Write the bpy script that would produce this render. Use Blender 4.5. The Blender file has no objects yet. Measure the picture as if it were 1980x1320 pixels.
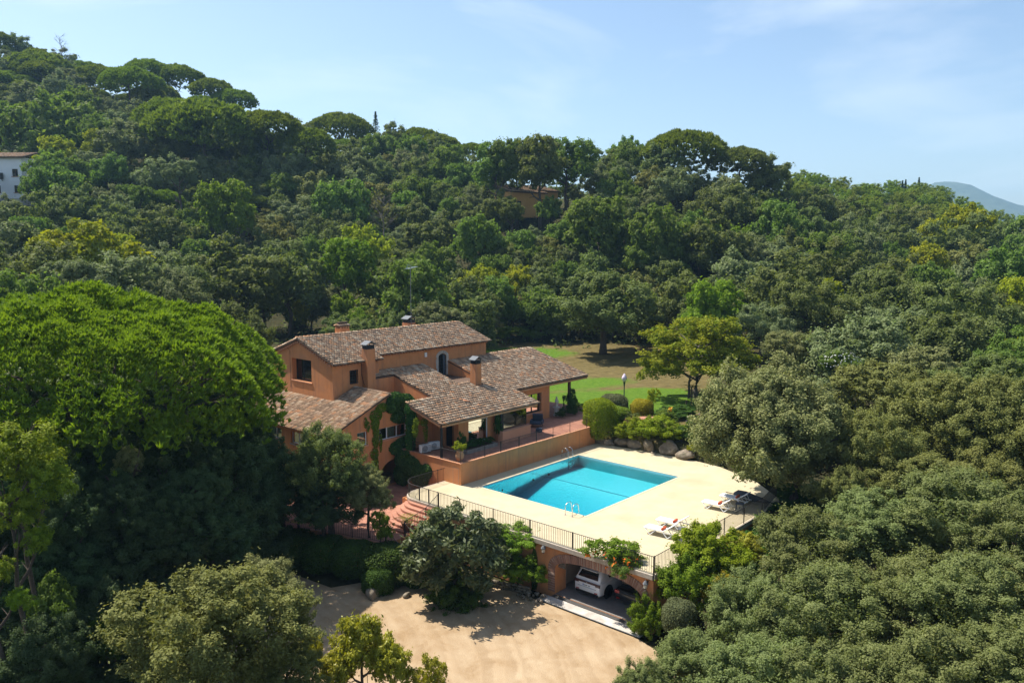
import bpy, math, random
import numpy as np
from mathutils import Vector, Matrix
from mathutils.geometry import tessellate_polygon

R = math.radians
rng = np.random.default_rng(11)
random.seed(5)
scene = bpy.context.scene
COL = scene.collection

# ------------------------------------------------------------------ camera
CAM = np.array([-38.026, -36.796, 16.38]); YAW = R(41.726); PITCH = R(-6.882); FPX = 1540.06
cd = bpy.data.cameras.new("Camera"); cd.lens = 36.0 * FPX / 1980.0; cd.sensor_width = 36.0
cd.clip_start = 0.5; cd.clip_end = 20000
cam = bpy.data.objects.new("Camera", cd); COL.objects.link(cam)
cam.location = CAM; cam.rotation_euler = (math.pi/2 + PITCH, 0, YAW - math.pi/2)
scene.camera = cam

# ------------------------------------------------------------------ sky and sun
SUN_EL = R(57.3); SUN_AZ = R(100.7)            # direction towards the sun, from +X counter-clockwise
world = bpy.data.worlds.new("World"); scene.world = world; world.use_nodes = True
wn = world.node_tree.nodes; wl = world.node_tree.links; wn.clear()
wout = wn.new('ShaderNodeOutputWorld'); wbg = wn.new('ShaderNodeBackground'); wbg.inputs['Strength'].default_value = 0.101
sky = wn.new('ShaderNodeTexSky'); sky.sky_type = 'NISHITA'; sky.sun_disc = False
sky.sun_elevation = SUN_EL; sky.sun_rotation = math.pi/2 - SUN_AZ
sky.altitude = 200; sky.air_density = 1.0; sky.dust_density = 1.3; sky.ozone_density = 1.3
tc = wn.new('ShaderNodeTexCoord'); mp = wn.new('ShaderNodeMapping'); mp.inputs['Scale'].default_value = (1.0, 1.0, 3.2)
mp.inputs['Location'].default_value = (2.1, 0.3, 1.7)
cn = wn.new('ShaderNodeTexNoise'); cn.inputs['Scale'].default_value = 2.6; cn.inputs['Detail'].default_value = 6; cn.inputs['Roughness'].default_value = 0.55
cn.inputs['Distortion'].default_value = 0.5
cr = wn.new('ShaderNodeValToRGB'); cr.color_ramp.elements[0].position = 0.50; cr.color_ramp.elements[1].position = 0.80
cr.color_ramp.elements[1].color = (0.55, 0.55, 0.55, 1)
cm = wn.new('ShaderNodeMixRGB'); cm.inputs['Color2'].default_value = (6.6, 7.0, 7.3, 1)
wl.new(tc.outputs['Generated'], mp.inputs['Vector']); wl.new(mp.outputs['Vector'], cn.inputs['Vector'])
wl.new(cn.outputs['Fac'], cr.inputs['Fac']); wl.new(cr.outputs['Color'], cm.inputs['Fac'])
wl.new(sky.outputs['Color'], cm.inputs['Color1']); wl.new(cm.outputs['Color'], wbg.inputs['Color'])
wl.new(wbg.outputs['Background'], wout.inputs['Surface'])

sl = bpy.data.lights.new("sun", 'SUN'); sl.energy = 5.0; sl.angle = R(0.53); sl.color = (1.0, 0.945, 0.86)
so = bpy.data.objects.new("sun", sl); COL.objects.link(so)
sv = Vector((math.cos(SUN_EL)*math.cos(SUN_AZ), math.cos(SUN_EL)*math.sin(SUN_AZ), math.sin(SUN_EL)))
so.rotation_euler = sv.to_track_quat('Z', 'Y').to_euler(); so.location = (0, 0, 60)

vs = scene.view_settings
vs.view_transform = 'Standard'; vs.look = 'None'; vs.exposure = 0.85; vs.gamma = 1.0; vs.use_curve_mapping = False
cy = scene.cycles
cy.use_denoising = True; cy.max_bounces = 7; cy.diffuse_bounces = 4; cy.glossy_bounces = 3
cy.transmission_bounces = 5; cy.transparent_max_bounces = 10; cy.volume_bounces = 0
cy.caustics_reflective = False; cy.caustics_refractive = False; cy.sample_clamp_indirect = 6

# ------------------------------------------------------------------ geometry of the view (for laying out terrain and trees)
FWD = np.array([math.cos(YAW), math.sin(YAW), 0]); RGT = np.array([math.sin(YAW), -math.cos(YAW), 0])
def W(px, D, z=0.0):
    """world point at forward distance D and photo column px"""
    dep = D*CP + (z-CAM[2])*SP
    p = CAM + FWD*D + RGT*((px-990)/FPX*dep); return np.array([p[0], p[1], z])
CP, SP = math.cos(PITCH), math.sin(PITCH)
def at(px, py, D): return W(px, D, zrow(py, D))
def zrow(py, D):
    """height of what is seen in photo row py at forward distance D"""
    t = math.atan((660-py)/FPX) + PITCH
    return CAM[2] + D*math.tan(t)
def colrow(x, y, z):
    d = np.array([x, y, z]) - CAM; D = d[:2] @ FWD[:2]
    u = d[:2] @ RGT[:2]; return 990 + FPX*u/max(D, .1), D

# ------------------------------------------------------------------ naming
def tag(o, label=None, cat=None, group=None, kind=None):
    if label: o["label"] = label
    if cat: o["category"] = cat
    if group: o["group"] = group
    if kind: o["kind"] = kind
    return o
def thing(name, label, cat, loc=(0, 0, 0), rz=0.0, group=None):
    o = bpy.data.objects.new(name, None); COL.objects.link(o); o.empty_display_size = .3
    o.location = loc; o.rotation_euler = (0, 0, rz)
    return tag(o, label, cat, group)
def link(name, me, parent=None, mat=None, loc=None):
    o = bpy.data.objects.new(name, me); COL.objects.link(o)
    if parent is not None: o.parent = parent
    if mat is not None and not me.materials: me.materials.append(mat)
    if loc is not None: o.location = loc
    return o
def part_empty(name, parent):
    o = bpy.data.objects.new(name, None); COL.objects.link(o); o.parent = parent; o.empty_display_size = .2; return o
def copy_tree(o, parent=None):
    c = o.copy(); COL.objects.link(c); c.parent = parent
    for ch in [k for k in o.children]: copy_tree(ch, c)
    return c

# ------------------------------------------------------------------ materials
def mk(name):
    m = bpy.data.materials.new(name); m.use_nodes = True
    return m, m.node_tree.nodes, m.node_tree.links, m.node_tree.nodes['Principled BSDF']
def c4(c): return (c[0], c[1], c[2], 1)
def surf(name, c1, c2=None, rough=.8, scale=2.0, bump=0.0, bscale=30.0, metal=0.0, spec=.3, c3=None, s3=.4, detail=6, lo=.3, hi=.7):
    m, n, l, b = mk(name)
    b.inputs['Roughness'].default_value = rough; b.inputs['Metallic'].default_value = metal
    b.inputs['Specular IOR Level'].default_value = spec
    g = n.new('ShaderNodeNewGeometry')
    if c2 is None: b.inputs['Base Color'].default_value = c4(c1)
    else:
        t = n.new('ShaderNodeTexNoise'); t.inputs['Scale'].default_value = scale; t.inputs['Detail'].default_value = detail
        t.inputs['Roughness'].default_value = .65
        l.new(g.outputs['Position'], t.inputs['Vector'])
        r = n.new('ShaderNodeValToRGB'); r.color_ramp.elements[0].color = c4(c1); r.color_ramp.elements[1].color = c4(c2)
        r.color_ramp.elements[0].position = lo; r.color_ramp.elements[1].position = hi
        l.new(t.outputs['Fac'], r.inputs['Fac']); out = r.outputs['Color']
        if c3 is not None:
            t2 = n.new('ShaderNodeTexNoise'); t2.inputs['Scale'].default_value = s3; t2.inputs['Detail'].default_value = 5
            l.new(g.outputs['Position'], t2.inputs['Vector'])
            r2 = n.new('ShaderNodeValToRGB'); r2.color_ramp.elements[0].position = .5; r2.color_ramp.elements[1].position = .72
            l.new(t2.outputs['Fac'], r2.inputs['Fac'])
            mx = n.new('ShaderNodeMixRGB'); mx.inputs['Color2'].default_value = c4(c3)
            l.new(r2.outputs['Color'], mx.inputs['Fac']); l.new(out, mx.inputs['Color1']); out = mx.outputs['Color']
        l.new(out, b.inputs['Base Color'])
    if bump:
        t3 = n.new('ShaderNodeTexNoise'); t3.inputs['Scale'].default_value = bscale; t3.inputs['Detail'].default_value = 5
        l.new(g.outputs['Position'], t3.inputs['Vector'])
        bp = n.new('ShaderNodeBump'); bp.inputs['Strength'].default_value = bump; bp.inputs['Distance'].default_value = .03
        l.new(t3.outputs['Fac'], bp.inputs['Height']); l.new(bp.outputs['Normal'], b.inputs['Normal'])
    return m
def leafmat(name, c1, c2, rough=.7, trans=.3, tcol=None, spec=.12, obj=.35, hue=0.02):
    m, n, l, b = mk(name)
    at = n.new('ShaderNodeAttribute'); at.attribute_name = 'v'
    oi = n.new('ShaderNodeObjectInfo')
    mr = n.new('ShaderNodeMath'); mr.operation = 'MULTIPLY_ADD'; mr.inputs[1].default_value = obj; mr.inputs[2].default_value = -obj*.5
    l.new(oi.outputs['Random'], mr.inputs[0])
    ad = n.new('ShaderNodeMath'); ad.operation = 'ADD'; ad.use_clamp = True
    l.new(at.outputs['Fac'], ad.inputs[0]); l.new(mr.outputs[0], ad.inputs[1])
    r = n.new('ShaderNodeValToRGB'); r.color_ramp.elements[0].color = c4(c1); r.color_ramp.elements[1].color = c4(c2)
    l.new(ad.outputs[0], r.inputs['Fac'])
    hs = n.new('ShaderNodeHueSaturation')
    mh = n.new('ShaderNodeMath'); mh.operation = 'MULTIPLY_ADD'; mh.inputs[1].default_value = hue*2; mh.inputs[2].default_value = .5-hue
    l.new(oi.outputs['Random'], mh.inputs[0]); l.new(mh.outputs[0], hs.inputs['Hue']); l.new(r.outputs['Color'], hs.inputs['Color'])
    l.new(hs.outputs['Color'], b.inputs['Base Color'])
    b.inputs['Roughness'].default_value = rough; b.inputs['Specular IOR Level'].default_value = spec
    tr = n.new('ShaderNodeBsdfTranslucent'); mx = n.new('ShaderNodeMixShader'); mx.inputs['Fac'].default_value = trans
    if tcol is None: l.new(hs.outputs['Color'], tr.inputs['Color'])
    else:
        mt = n.new('ShaderNodeMixRGB'); mt.blend_type = 'MULTIPLY'; mt.inputs['Fac'].default_value = 1
        mt.inputs['Color2'].default_value = c4(tcol); l.new(hs.outputs['Color'], mt.inputs['Color1']); l.new(mt.outputs['Color'], tr.inputs['Color'])
    o = n['Material Output']
    l.new(b.outputs[0], mx.inputs[1]); l.new(tr.outputs[0], mx.inputs[2]); l.new(mx.outputs[0], o.inputs['Surface'])
    return m

M = {}
M['stucco'] = surf('stucco', (.54, .225, .092), (.63, .275, .118), rough=.92, scale=1.3, bump=.35, bscale=22, spec=.1, c3=(.48, .225, .115), s3=.55)
def streaks(m, col, amt):
    n, l = m.node_tree.nodes, m.node_tree.links; b = n['Principled BSDF']; src = b.inputs['Base Color'].links[0].from_socket
    g = n.new('ShaderNodeNewGeometry'); mp_ = n.new('ShaderNodeMapping'); mp_.inputs['Scale'].default_value = (2.6, 2.6, .22); l.new(g.outputs['Position'], mp_.inputs['Vector'])
    t = n.new('ShaderNodeTexNoise'); t.inputs['Scale'].default_value = 1.4; t.inputs['Detail'].default_value = 7; t.inputs['Roughness'].default_value = .6; l.new(mp_.outputs['Vector'], t.inputs['Vector'])
    r = n.new('ShaderNodeValToRGB'); r.color_ramp.elements[0].position = .50; r.color_ramp.elements[1].position = .78; r.color_ramp.elements[1].color = (amt, amt, amt, 1); l.new(t.outputs['Fac'], r.inputs['Fac'])
    mx = n.new('ShaderNodeMixRGB'); mx.inputs['Color2'].default_value = c4(col); l.new(r.outputs['Color'], mx.inputs['Fac']); l.new(src, mx.inputs['Color1']); l.new(mx.outputs['Color'], b.inputs['Base Color'])
streaks(M['stucco'], (.34, .17, .10), .75)
M['stucco_dado'] = surf('stucco_dado', (.56, .27, .16), (.62, .31, .19), rough=.9, scale=1.6, bump=.2, spec=.1)
M['deck'] = surf('deck', (.455, .382, .245), (.51, .436, .29), rough=.75, scale=.9, bump=.08, bscale=60, spec=.2, c3=(.42, .35, .215), s3=.35)
M['coping'] = surf('coping', (.50, .42, .31), (.58, .50, .38), rough=.7, scale=6, spec=.3)
M['edge'] = surf('edge', (.34, .28, .22), (.46, .40, .32), rough=.9, scale=5, bump=.3)
M['concrete'] = surf('concrete', (.33, .30, .26), (.50, .46, .41), rough=.9, scale=2.2, bump=.25, bscale=40, c3=(.62, .58, .53), s3=.8)
M['garage_floor'] = surf('garage_floor', (.16, .145, .13), (.23, .21, .19), rough=.7, scale=2)
M['plaster'] = surf('plaster', (.34, .25, .19), (.42, .32, .25), rough=.95, scale=1.5)
M['iron'] = surf('iron', (.02, .019, .02), (.045, .04, .036), rough=.55, scale=20, metal=.3, spec=.4)
M['iron_green'] = surf('iron_green', (.018, .035, .035), (.035, .055, .05), rough=.45, scale=15, spec=.5)
M['dark_metal'] = surf('dark_metal', (.015, .017, .02), (.03, .032, .036), rough=.5, scale=8, metal=.4)
M['zinc'] = surf('zinc', (.12, .13, .14), (.17, .18, .19), rough=.75, scale=6, metal=.0, spec=.2)
M['steel'] = surf('steel', (.75, .75, .76), rough=.18, metal=1.0)
M['white'] = surf('white', (.74, .74, .73), (.80, .80, .79), rough=.5, scale=10, spec=.4)
M['sling'] = surf('sling', (.70, .70, .69), (.76, .76, .75), rough=.8, scale=60)
M['red_towel'] = surf('red_towel', (.42, .075, .03), (.52, .11, .045), rough=.95, scale=25)
M['grey_fabric'] = surf('grey_fabric', (.06, .065, .075), (.10, .105, .115), rough=.95, scale=12)
M['white_wall'] = surf('white_wall', (.78, .78, .77), (.83, .83, .82), rough=.9, scale=.8)
M['ochre'] = surf('ochre', (.55, .28, .085), (.62, .34, .11), rough=.9, scale=.8)
M['stone'] = surf('stone', (.36, .33, .28), (.55, .51, .44), rough=.95, scale=4, bump=.4, bscale=18)
M['boulder'] = surf('boulder', (.13, .10, .07), (.30, .25, .185), rough=.95, scale=2.5, bump=.7, bscale=9, c3=(.09, .08, .05), s3=1.6)
M['bark'] = surf('bark', (.05, .037, .027), (.12, .09, .066), rough=.95, scale=9, bump=.8, bscale=14)
M['bark_grey'] = surf('bark_grey', (.075, .063, .052), (.16, .14, .12), rough=.95, scale=9, bump=.8, bscale=14)
M['terracotta'] = surf('terracotta', (.42, .19, .10), (.52, .26, .15), rough=.85, scale=7)
M['clay_pot'] = surf('clay_pot', (.50, .27, .14), (.60, .36, .2), rough=.9, scale=7)
M['planter'] = surf('planter', (.22, .20, .18), (.32, .29, .26), rough=.9, scale=6)
M['rubber'] = surf('rubber', (.012, .012, .013), rough=.8)
M['soil'] = surf('soil', (.07, .05, .03), (.12, .085, .05), rough=1, scale=6)
M['wood_brown'] = surf('wood_brown', (.10, .055, .03), (.16, .09, .05), rough=.7, scale=12)
M['curtain'] = surf('curtain', (.50, .60, .50), (.60, .70, .60), rough=.95, scale=3)
M['curtain_teal'] = surf('curtain_teal', (.12, .38, .36), (.18, .46, .44), rough=.95, scale=3)
M['blind'] = surf('blind', (.30, .36, .24), (.34, .40, .27), rough=.9, scale=3)
M['red'] = surf('red', (.45, .012, .012), rough=.25, spec=.5)
M['rock_small'] = M['boulder']
M['lantern_glass'] = surf('lantern_glass', (.55, .50, .40), (.65, .60, .5), rough=.3)
M['lamp_globe'] = surf('lamp_globe', (.62, .50, .62), (.70, .60, .70), rough=.35)
M['statue'] = surf('statue', (.42, .38, .33), (.55, .5, .44), rough=.9, scale=8, bump=.2)
def glass(name, col, rough=.04):
    m, n, l, b = mk(name); b.inputs['Base Color'].default_value = c4(col); b.inputs['Roughness'].default_value = rough
    b.inputs['Specular IOR Level'].default_value = .8; return m
M['dark_glass'] = glass('dark_glass', (.012, .014, .016))
def clear_glass(name, tint, fac=.25):
    m, n, l, b = mk(name); n.remove(b)
    tr = n.new('ShaderNodeBsdfTransparent'); tr.inputs['Color'].default_value = c4(tint)
    gl = n.new('ShaderNodeBsdfGlossy'); gl.inputs['Roughness'].default_value = .02; gl.inputs['Color'].default_value = (.9, .95, .93, 1)
    fr = n.new('ShaderNodeFresnel'); fr.inputs['IOR'].default_value = 1.5
    ma = n.new('ShaderNodeMath'); ma.operation = 'ADD'; ma.inputs[1].default_value = fac; ma.use_clamp = True
    l.new(fr.outputs[0], ma.inputs[0])
    mx = n.new('ShaderNodeMixShader'); l.new(ma.outputs[0], mx.inputs['Fac'])
    l.new(tr.outputs[0], mx.inputs[1]); l.new(gl.outputs[0], mx.inputs[2]); l.new(mx.outputs[0], n['Material Output'].inputs['Surface'])
    return m
M['window_glass'] = clear_glass('window_glass', (.75, .85, .82), .10)
M['bay_glass'] = clear_glass('bay_glass', (.45, .55, .50), .28)
def carpaint(name, col):
    m, n, l, b = mk(name); b.inputs['Base Color'].default_value = c4(col); b.inputs['Roughness'].default_value = .3
    b.inputs['Coat Weight'].default_value = .7; b.inputs['Coat Roughness'].default_value = .05; return m
M['car_white'] = carpaint('car_white', (.74, .75, .77)); M['car_black'] = carpaint('car_black', (.012, .012, .014))
M['tail_red'] = carpaint('tail_red', (.35, .01, .012)); M['tail_dark'] = carpaint('tail_dark', (.05, .008, .01))
M['plate'] = surf('plate', (.7, .7, .68), rough=.5); M['blue'] = surf('blue', (.02, .09, .45), rough=.5)
M['plate_ink'] = surf('plate_ink', (.10, .10, .11), rough=.6)

def paving(name, c1, c2, mortar, sx=3.2, rot=0.0):
    m, n, l, b = mk(name); g = n.new('ShaderNodeNewGeometry'); mpp = n.new('ShaderNodeMapping')
    mpp.inputs['Rotation'].default_value = (0, 0, rot); mpp.inputs['Scale'].default_value = (sx, sx, sx)
    br = n.new('ShaderNodeTexBrick'); br.offset = 0.0; br.inputs['Color1'].default_value = c4(c1); br.inputs['Color2'].default_value = c4(c2)
    br.inputs['Mortar'].default_value = c4(mortar); br.inputs['Scale'].default_value = 1; br.inputs['Mortar Size'].default_value = .035
    br.inputs['Brick Width'].default_value = 1; br.inputs['Row Height'].default_value = 1
    l.new(g.outputs['Position'], mpp.inputs['Vector']); l.new(mpp.outputs['Vector'], br.inputs['Vector'])
    t = n.new('ShaderNodeTexNoise'); t.inputs['Scale'].default_value = .9; t.inputs['Detail'].default_value = 6; l.new(g.outputs['Position'], t.inputs['Vector'])
    mx = n.new('ShaderNodeMixRGB'); mx.blend_type = 'MULTIPLY'; mx.inputs['Fac'].default_value = .55
    r = n.new('ShaderNodeValToRGB'); r.color_ramp.elements[0].position = .3; r.color_ramp.elements[0].color = (.55, .5, .5, 1); r.color_ramp.elements[1].position = .65
    l.new(t.outputs['Fac'], r.inputs['Fac']); l.new(br.outputs['Color'], mx.inputs['Color1']); l.new(r.outputs['Color'], mx.inputs['Color2'])
    l.new(mx.outputs['Color'], b.inputs['Base Color']); b.inputs['Roughness'].default_value = .85
    bp = n.new('ShaderNodeBump'); bp.inputs['Strength'].default_value = .4; bp.inputs['Distance'].default_value = .01
    l.new(br.outputs['Fac'], bp.inputs['Height']); bp.invert = True; l.new(bp.outputs['Normal'], b.inputs['Normal'])
    return m
M['paving'] = paving('paving', (.37, .155, .092), (.46, .21, .13), (.27, .15, .11))

def tilemat():
    m, n, l, b = mk('roof_tile')
    at = n.new('ShaderNodeAttribute'); at.attribute_name = 'v'; oi = n.new('ShaderNodeObjectInfo')
    ad = n.new('ShaderNodeMath'); ad.operation = 'ADD'; l.new(at.outputs['Fac'], ad.inputs[0]); l.new(oi.outputs['Random'], ad.inputs[1])
    fr = n.new('ShaderNodeMath'); fr.operation = 'FRACT'; l.new(ad.outputs[0], fr.inputs[0])
    r = n.new('ShaderNodeValToRGB'); e = r.color_ramp.elements
    e[0].position = 0; e[0].color = (.24, .168, .115, 1); e[1].position = 1; e[1].color = (.50, .40, .29, 1)
    for p, c in ((.28, (.32, .222, .150)), (.55, (.42, .290, .192)), (.72, (.46, .290, .175)), (.80, (.53, .27, .14)), (.83, (.52, .395, .275))):
        k = e.new(p); k.color = c4(c)
    l.new(fr.outputs[0], r.inputs['Fac'])
    g = n.new('ShaderNodeNewGeometry'); t = n.new('ShaderNodeTexNoise'); t.inputs['Scale'].default_value = 6; t.inputs['Detail'].default_value = 6
    l.new(g.outputs['Position'], t.inputs['Vector'])
    r2 = n.new('ShaderNodeValToRGB'); r2.color_ramp.elements[0].position = .3; r2.color_ramp.elements[0].color = (.72, .69, .66, 1)
    r2.color_ramp.elements[1].position = .68; r2.color_ramp.elements[1].color = (1.12, 1.1, 1.08, 1)
    l.new(t.outputs['Fac'], r2.inputs['Fac'])
    mx = n.new('ShaderNodeMixRGB'); mx.blend_type = 'MULTIPLY'; mx.inputs['Fac'].default_value = 1
    l.new(r.outputs['Color'], mx.inputs['Color1']); l.new(r2.outputs['Color'], mx.inputs['Color2'])
    l.new(mx.outputs['Color'], b.inputs['Base Color']); b.inputs['Roughness'].default_value = .95; b.inputs['Specular IOR Level'].default_value = .1
    return m
M['tile'] = tilemat()
M['tile_bed'] = surf('tile_bed', (.07, .045, .03), (.14, .09, .06), rough=.95, scale=5)
M['brick'] = None
def brickmat():
    m, n, l, b = mk('arch_brick'); oi = n.new('ShaderNodeObjectInfo'); r = n.new('ShaderNodeValToRGB'); e = r.color_ramp.elements
    e[0].color = (.20, .105, .075, 1); e[1].color = (.40, .27, .20, 1); k = e.new(.45); k.color = (.27, .14, .095, 1); k = e.new(.8); k.color = (.32, .18, .125, 1)
    l.new(oi.outputs['Random'], r.inputs['Fac']); l.new(r.outputs['Color'], b.inputs['Base Color']); b.inputs['Roughness'].default_value = .95
    return m
M['brick'] = brickmat()
M['mortar'] = surf('mortar', (.36, .28, .22), (.46, .37, .30), rough=.95, scale=8)

# foliage colours
M['holm'] = leafmat('holm_leaf', (.074, .104, .026), (.200, .236, .076), trans=.40, tcol=(1.15, 1.2, .5))
M['holm_dark_shade'] = leafmat('holm_dark_shade_leaf', (.036, .066, .022), (.105, .150, .058), trans=.36, tcol=(1.0, 1.2, .6))  # darker holm copy with shade put into its colour; spires share it
M['olive'] = leafmat('olive_leaf', (.112, .132, .042), (.310, .316, .125), trans=.36, tcol=(1.0, 1.05, .7))
M['oak_warm'] = leafmat('oak_warm_leaf', (.105, .125, .028), (.255, .262, .082), trans=.38, tcol=(1.1, 1.05, .6))
M['broad'] = leafmat('broad_leaf', (.070, .125, .020), (.200, .262, .056), trans=.42, tcol=(1.1, 1.25, .5))
M['bright'] = leafmat('bright_leaf', (.075, .145, .010), (.22, .30, .026), trans=.42, tcol=(1.1, 1.2, .5))
M['lime'] = leafmat('lime_leaf', (.14, .195, .010), (.38, .39, .026), trans=.42, tcol=(1.15, 1.15, .4))
M['gold'] = leafmat('gold_leaf', (.22, .19, .012), (.46, .40, .030), trans=.42, tcol=(1.1, 1.05, .5))
M['autumn'] = leafmat('autumn_leaf', (.105, .19, .016), (.32, .305, .022), trans=.42, tcol=(1.1, 1.05, .5))
M['laurel'] = leafmat('laurel_leaf', (.16, .19, .012), (.47, .45, .042), trans=.4, tcol=(1.1, 1.1, .4), rough=.45, spec=.3)
M['loquat'] = leafmat('loquat_leaf', (.048, .078, .022), (.20, .228, .105), trans=.28, tcol=(1, 1.1, .6), rough=.5, spec=.25)
M['ivy'] = leafmat('ivy_leaf', (.022, .062, .012), (.075, .155, .026), trans=.32, tcol=(1.1, 1.3, .5))
M['ivy_light'] = leafmat('ivy_light_leaf', (.090, .16, .010), (.21, .28, .020), trans=.42, tcol=(1.1, 1.2, .4))
M['pine'] = leafmat('pine_needle', (.082, .148, .012), (.265, .345, .022), trans=.34, tcol=(1.15, 1.15, .5), rough=.65)
M['pine_far'] = leafmat('pine_far_needle', (.078, .125, .014), (.215, .270, .028), trans=.34, tcol=(1.1, 1.15, .5))
M['young_pine'] = leafmat('young_pine_needle', (.088, .145, .014), (.235, .295, .030), trans=.34, tcol=(1.1, 1.15, .5))
M['holm_near'] = leafmat('holm_near_leaf', (.092, .124, .036), (.250, .278, .102), trans=.42, tcol=(1.1, 1.15, .55))
M['grey'] = leafmat('grey_leaf', (.100, .128, .046), (.260, .288, .128), trans=.38, tcol=(1.0, 1.1, .7))
M['limegreen'] = leafmat('limegreen_leaf', (.11, .185, .010), (.30, .37, .022), trans=.42, tcol=(1.1, 1.15, .4))
M['bush_grey'] = leafmat('bush_grey_leaf', (.070, .085, .030), (.16, .17, .075), trans=.2)
M['hedge'] = leafmat('hedge_leaf', (.030, .062, .010), (.085, .145, .020), trans=.3, tcol=(1.1, 1.25, .5))
M['flower_red'] = leafmat('flower_red', (.55, .05, .01), (.75, .14, .02), trans=.3, rough=.6)
M['flower_white'] = leafmat('flower_white', (.65, .66, .60), (.80, .80, .76), trans=.3, rough=.6)
M['flower_pink'] = leafmat('flower_pink', (.45, .30, .36), (.60, .45, .50), trans=.3, rough=.6)
M['flower_yellow'] = leafmat('flower_yellow', (.55, .36, .02), (.70, .48, .04), trans=.3, rough=.6)
M['palm'] = leafmat('palm_leaf', (.11, .15, .015), (.27, .29, .04), trans=.3)
M['purple'] = leafmat('purple_leaf', (.05, .028, .035), (.10, .055, .06), trans=.25)
M['dead'] = leafmat('dead_twig', (.09, .07, .06), (.17, .13, .11), trans=.05)

# ------------------------------------------------------------------ mesh builder
class MB:
    def __init__(s): s.v = []; s.f = []
    def add(s, vs, fs):
        o = len(s.v); s.v += [tuple(float(c) for c in p) for p in vs]; s.f += [tuple(i+o for i in f) for f in fs]; return s
    def box(s, x0, y0, z0, x1, y1, z1):
        x0, x1 = min(x0, x1), max(x0, x1); y0, y1 = min(y0, y1), max(y0, y1); z0, z1 = min(z0, z1), max(z0, z1)
        return s.add([(x0, y0, z0), (x1, y0, z0), (x1, y1, z0), (x0, y1, z0), (x0, y0, z1), (x1, y0, z1), (x1, y1, z1), (x0, y1, z1)],
                     [(0, 3, 2, 1), (4, 5, 6, 7), (0, 1, 5, 4), (1, 2, 6, 5), (2, 3, 7, 6), (3, 0, 4, 7)])
    def obox(s, c, ax, ay, az):
        c, ax, ay, az = map(np.array, (c, ax, ay, az)); P = []
        for sz in (-1, 1):
            for sx, sy in ((-1, -1), (1, -1), (1, 1), (-1, 1)): P.append(c + ax*sx + ay*sy + az*sz)
        return s.add(P, [(0, 3, 2, 1), (4, 5, 6, 7), (0, 1, 5, 4), (1, 2, 6, 5), (2, 3, 7, 6), (3, 0, 4, 7)])
    def tube(s, pts, r, n=6, cap=True):
        pts = [np.array(p, float) for p in pts]; rs = r if hasattr(r, '__len__') else [r]*len(pts)
        rings = []
        for i, p in enumerate(pts):
            t = pts[min(i+1, len(pts)-1)] - pts[max(i-1, 0)]; t = t/(np.linalg.norm(t)+1e-9)
            a = np.cross(t, (0, 0, 1.0)); 
            if np.linalg.norm(a) < .05: a = np.cross(t, (1.0, 0, 0))
            a /= np.linalg.norm(a); b = np.cross(t, a)
            rings.append([p + rs[i]*(a*math.cos(2*math.pi*k/n) + b*math.sin(2*math.pi*k/n)) for k in range(n)])
        V = [q for rg in rings for q in rg]; F = []
        for i in range(len(pts)-1):
            for k in range(n): F.append((i*n+k, i*n+(k+1) % n, (i+1)*n+(k+1) % n, (i+1)*n+k))
        if cap: F.append(tuple(range(n))[::-1]); F.append(tuple((len(pts)-1)*n+k for k in range(n)))
        return s.add(V, F)
    def lathe(s, prof, c=(0, 0, 0), n=16):
        V = []; F = []
        for r, z in prof:
            for k in range(n): a = 2*math.pi*k/n; V.append((c[0]+r*math.cos(a), c[1]+r*math.sin(a), c[2]+z))
        for i in range(len(prof)-1):
            for k in range(n): F.append((i*n+k, i*n+(k+1) % n, (i+1)*n+(k+1) % n, (i+1)*n+k))
        F.append(tuple(range(n))[::-1]); F.append(tuple((len(prof)-1)*n+k for k in range(n)))
        return s.add(V, F)
    def prism(s, poly, z0, z1):
        n = len(poly); a = sum(poly[i][0]*poly[(i+1) % n][1]-poly[(i+1) % n][0]*poly[i][1] for i in range(n))
        if a < 0: poly = poly[::-1]
        V = [(x, y, z0) for x, y in poly] + [(x, y, z1) for x, y in poly]
        F = [tuple(range(n))[::-1], tuple(range(n, 2*n))] + [(i, (i+1) % n, (i+1) % n+n, i+n) for i in range(n)]
        return s.add(V, F)
    def mesh(s, name):
        me = bpy.data.meshes.new(name); me.from_pydata(s.v, [], s.f); me.update(); return me
    def build(s, name, mat, parent=None, smooth=False, bevel=0.0):  # noqa
        me = s.mesh(name)
        if smooth: me.shade_smooth()
        if mat is not None: me.materials.append(mat)
        o = link(name, me, parent)
        if bevel:
            b = o.modifiers.new('bevel', 'BEVEL'); b.width = bevel; b.segments = 2; b.limit_method = 'ANGLE'
        return o

def wall(name, outer, holes, O, U, V, thick, mat, parent, label=None):
    """flat wall with openings: outer and holes in (u, v); thick goes to the back"""
    O, U, V = np.array(O, float), np.array(U, float), np.array(V, float); N = np.cross(U, V)
    loops = [list(outer)] + [list(h) for h in holes]
    tris = tessellate_polygon([[Vector((u, v, 0)) for u, v in lp] for lp in loops])
    flat = [p for lp in loops for p in lp]; n = len(flat)
    P = [O + U*u + V*v for u, v in flat]; Q = [p - N*thick for p in P]
    F = []
    for t in tris:
        a, b, c = (np.array(flat[i]) for i in t)
        ccw = (b[0]-a[0])*(c[1]-a[1])-(b[1]-a[1])*(c[0]-a[0]) > 0
        t = tuple(t) if ccw else (t[0], t[2], t[1])
        F.append(t); F.append((t[0]+n, t[2]+n, t[1]+n))
    k = 0
    for lp in loops:
        m = len(lp)
        for i in range(m): F.append((k+i, k+i+n, k+(i+1) % m+n, k+(i+1) % m))
        k += m
    o = MB().add(P+Q, F).build(name, mat, parent)
    if label: o["label"] = label
    return o
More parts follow.
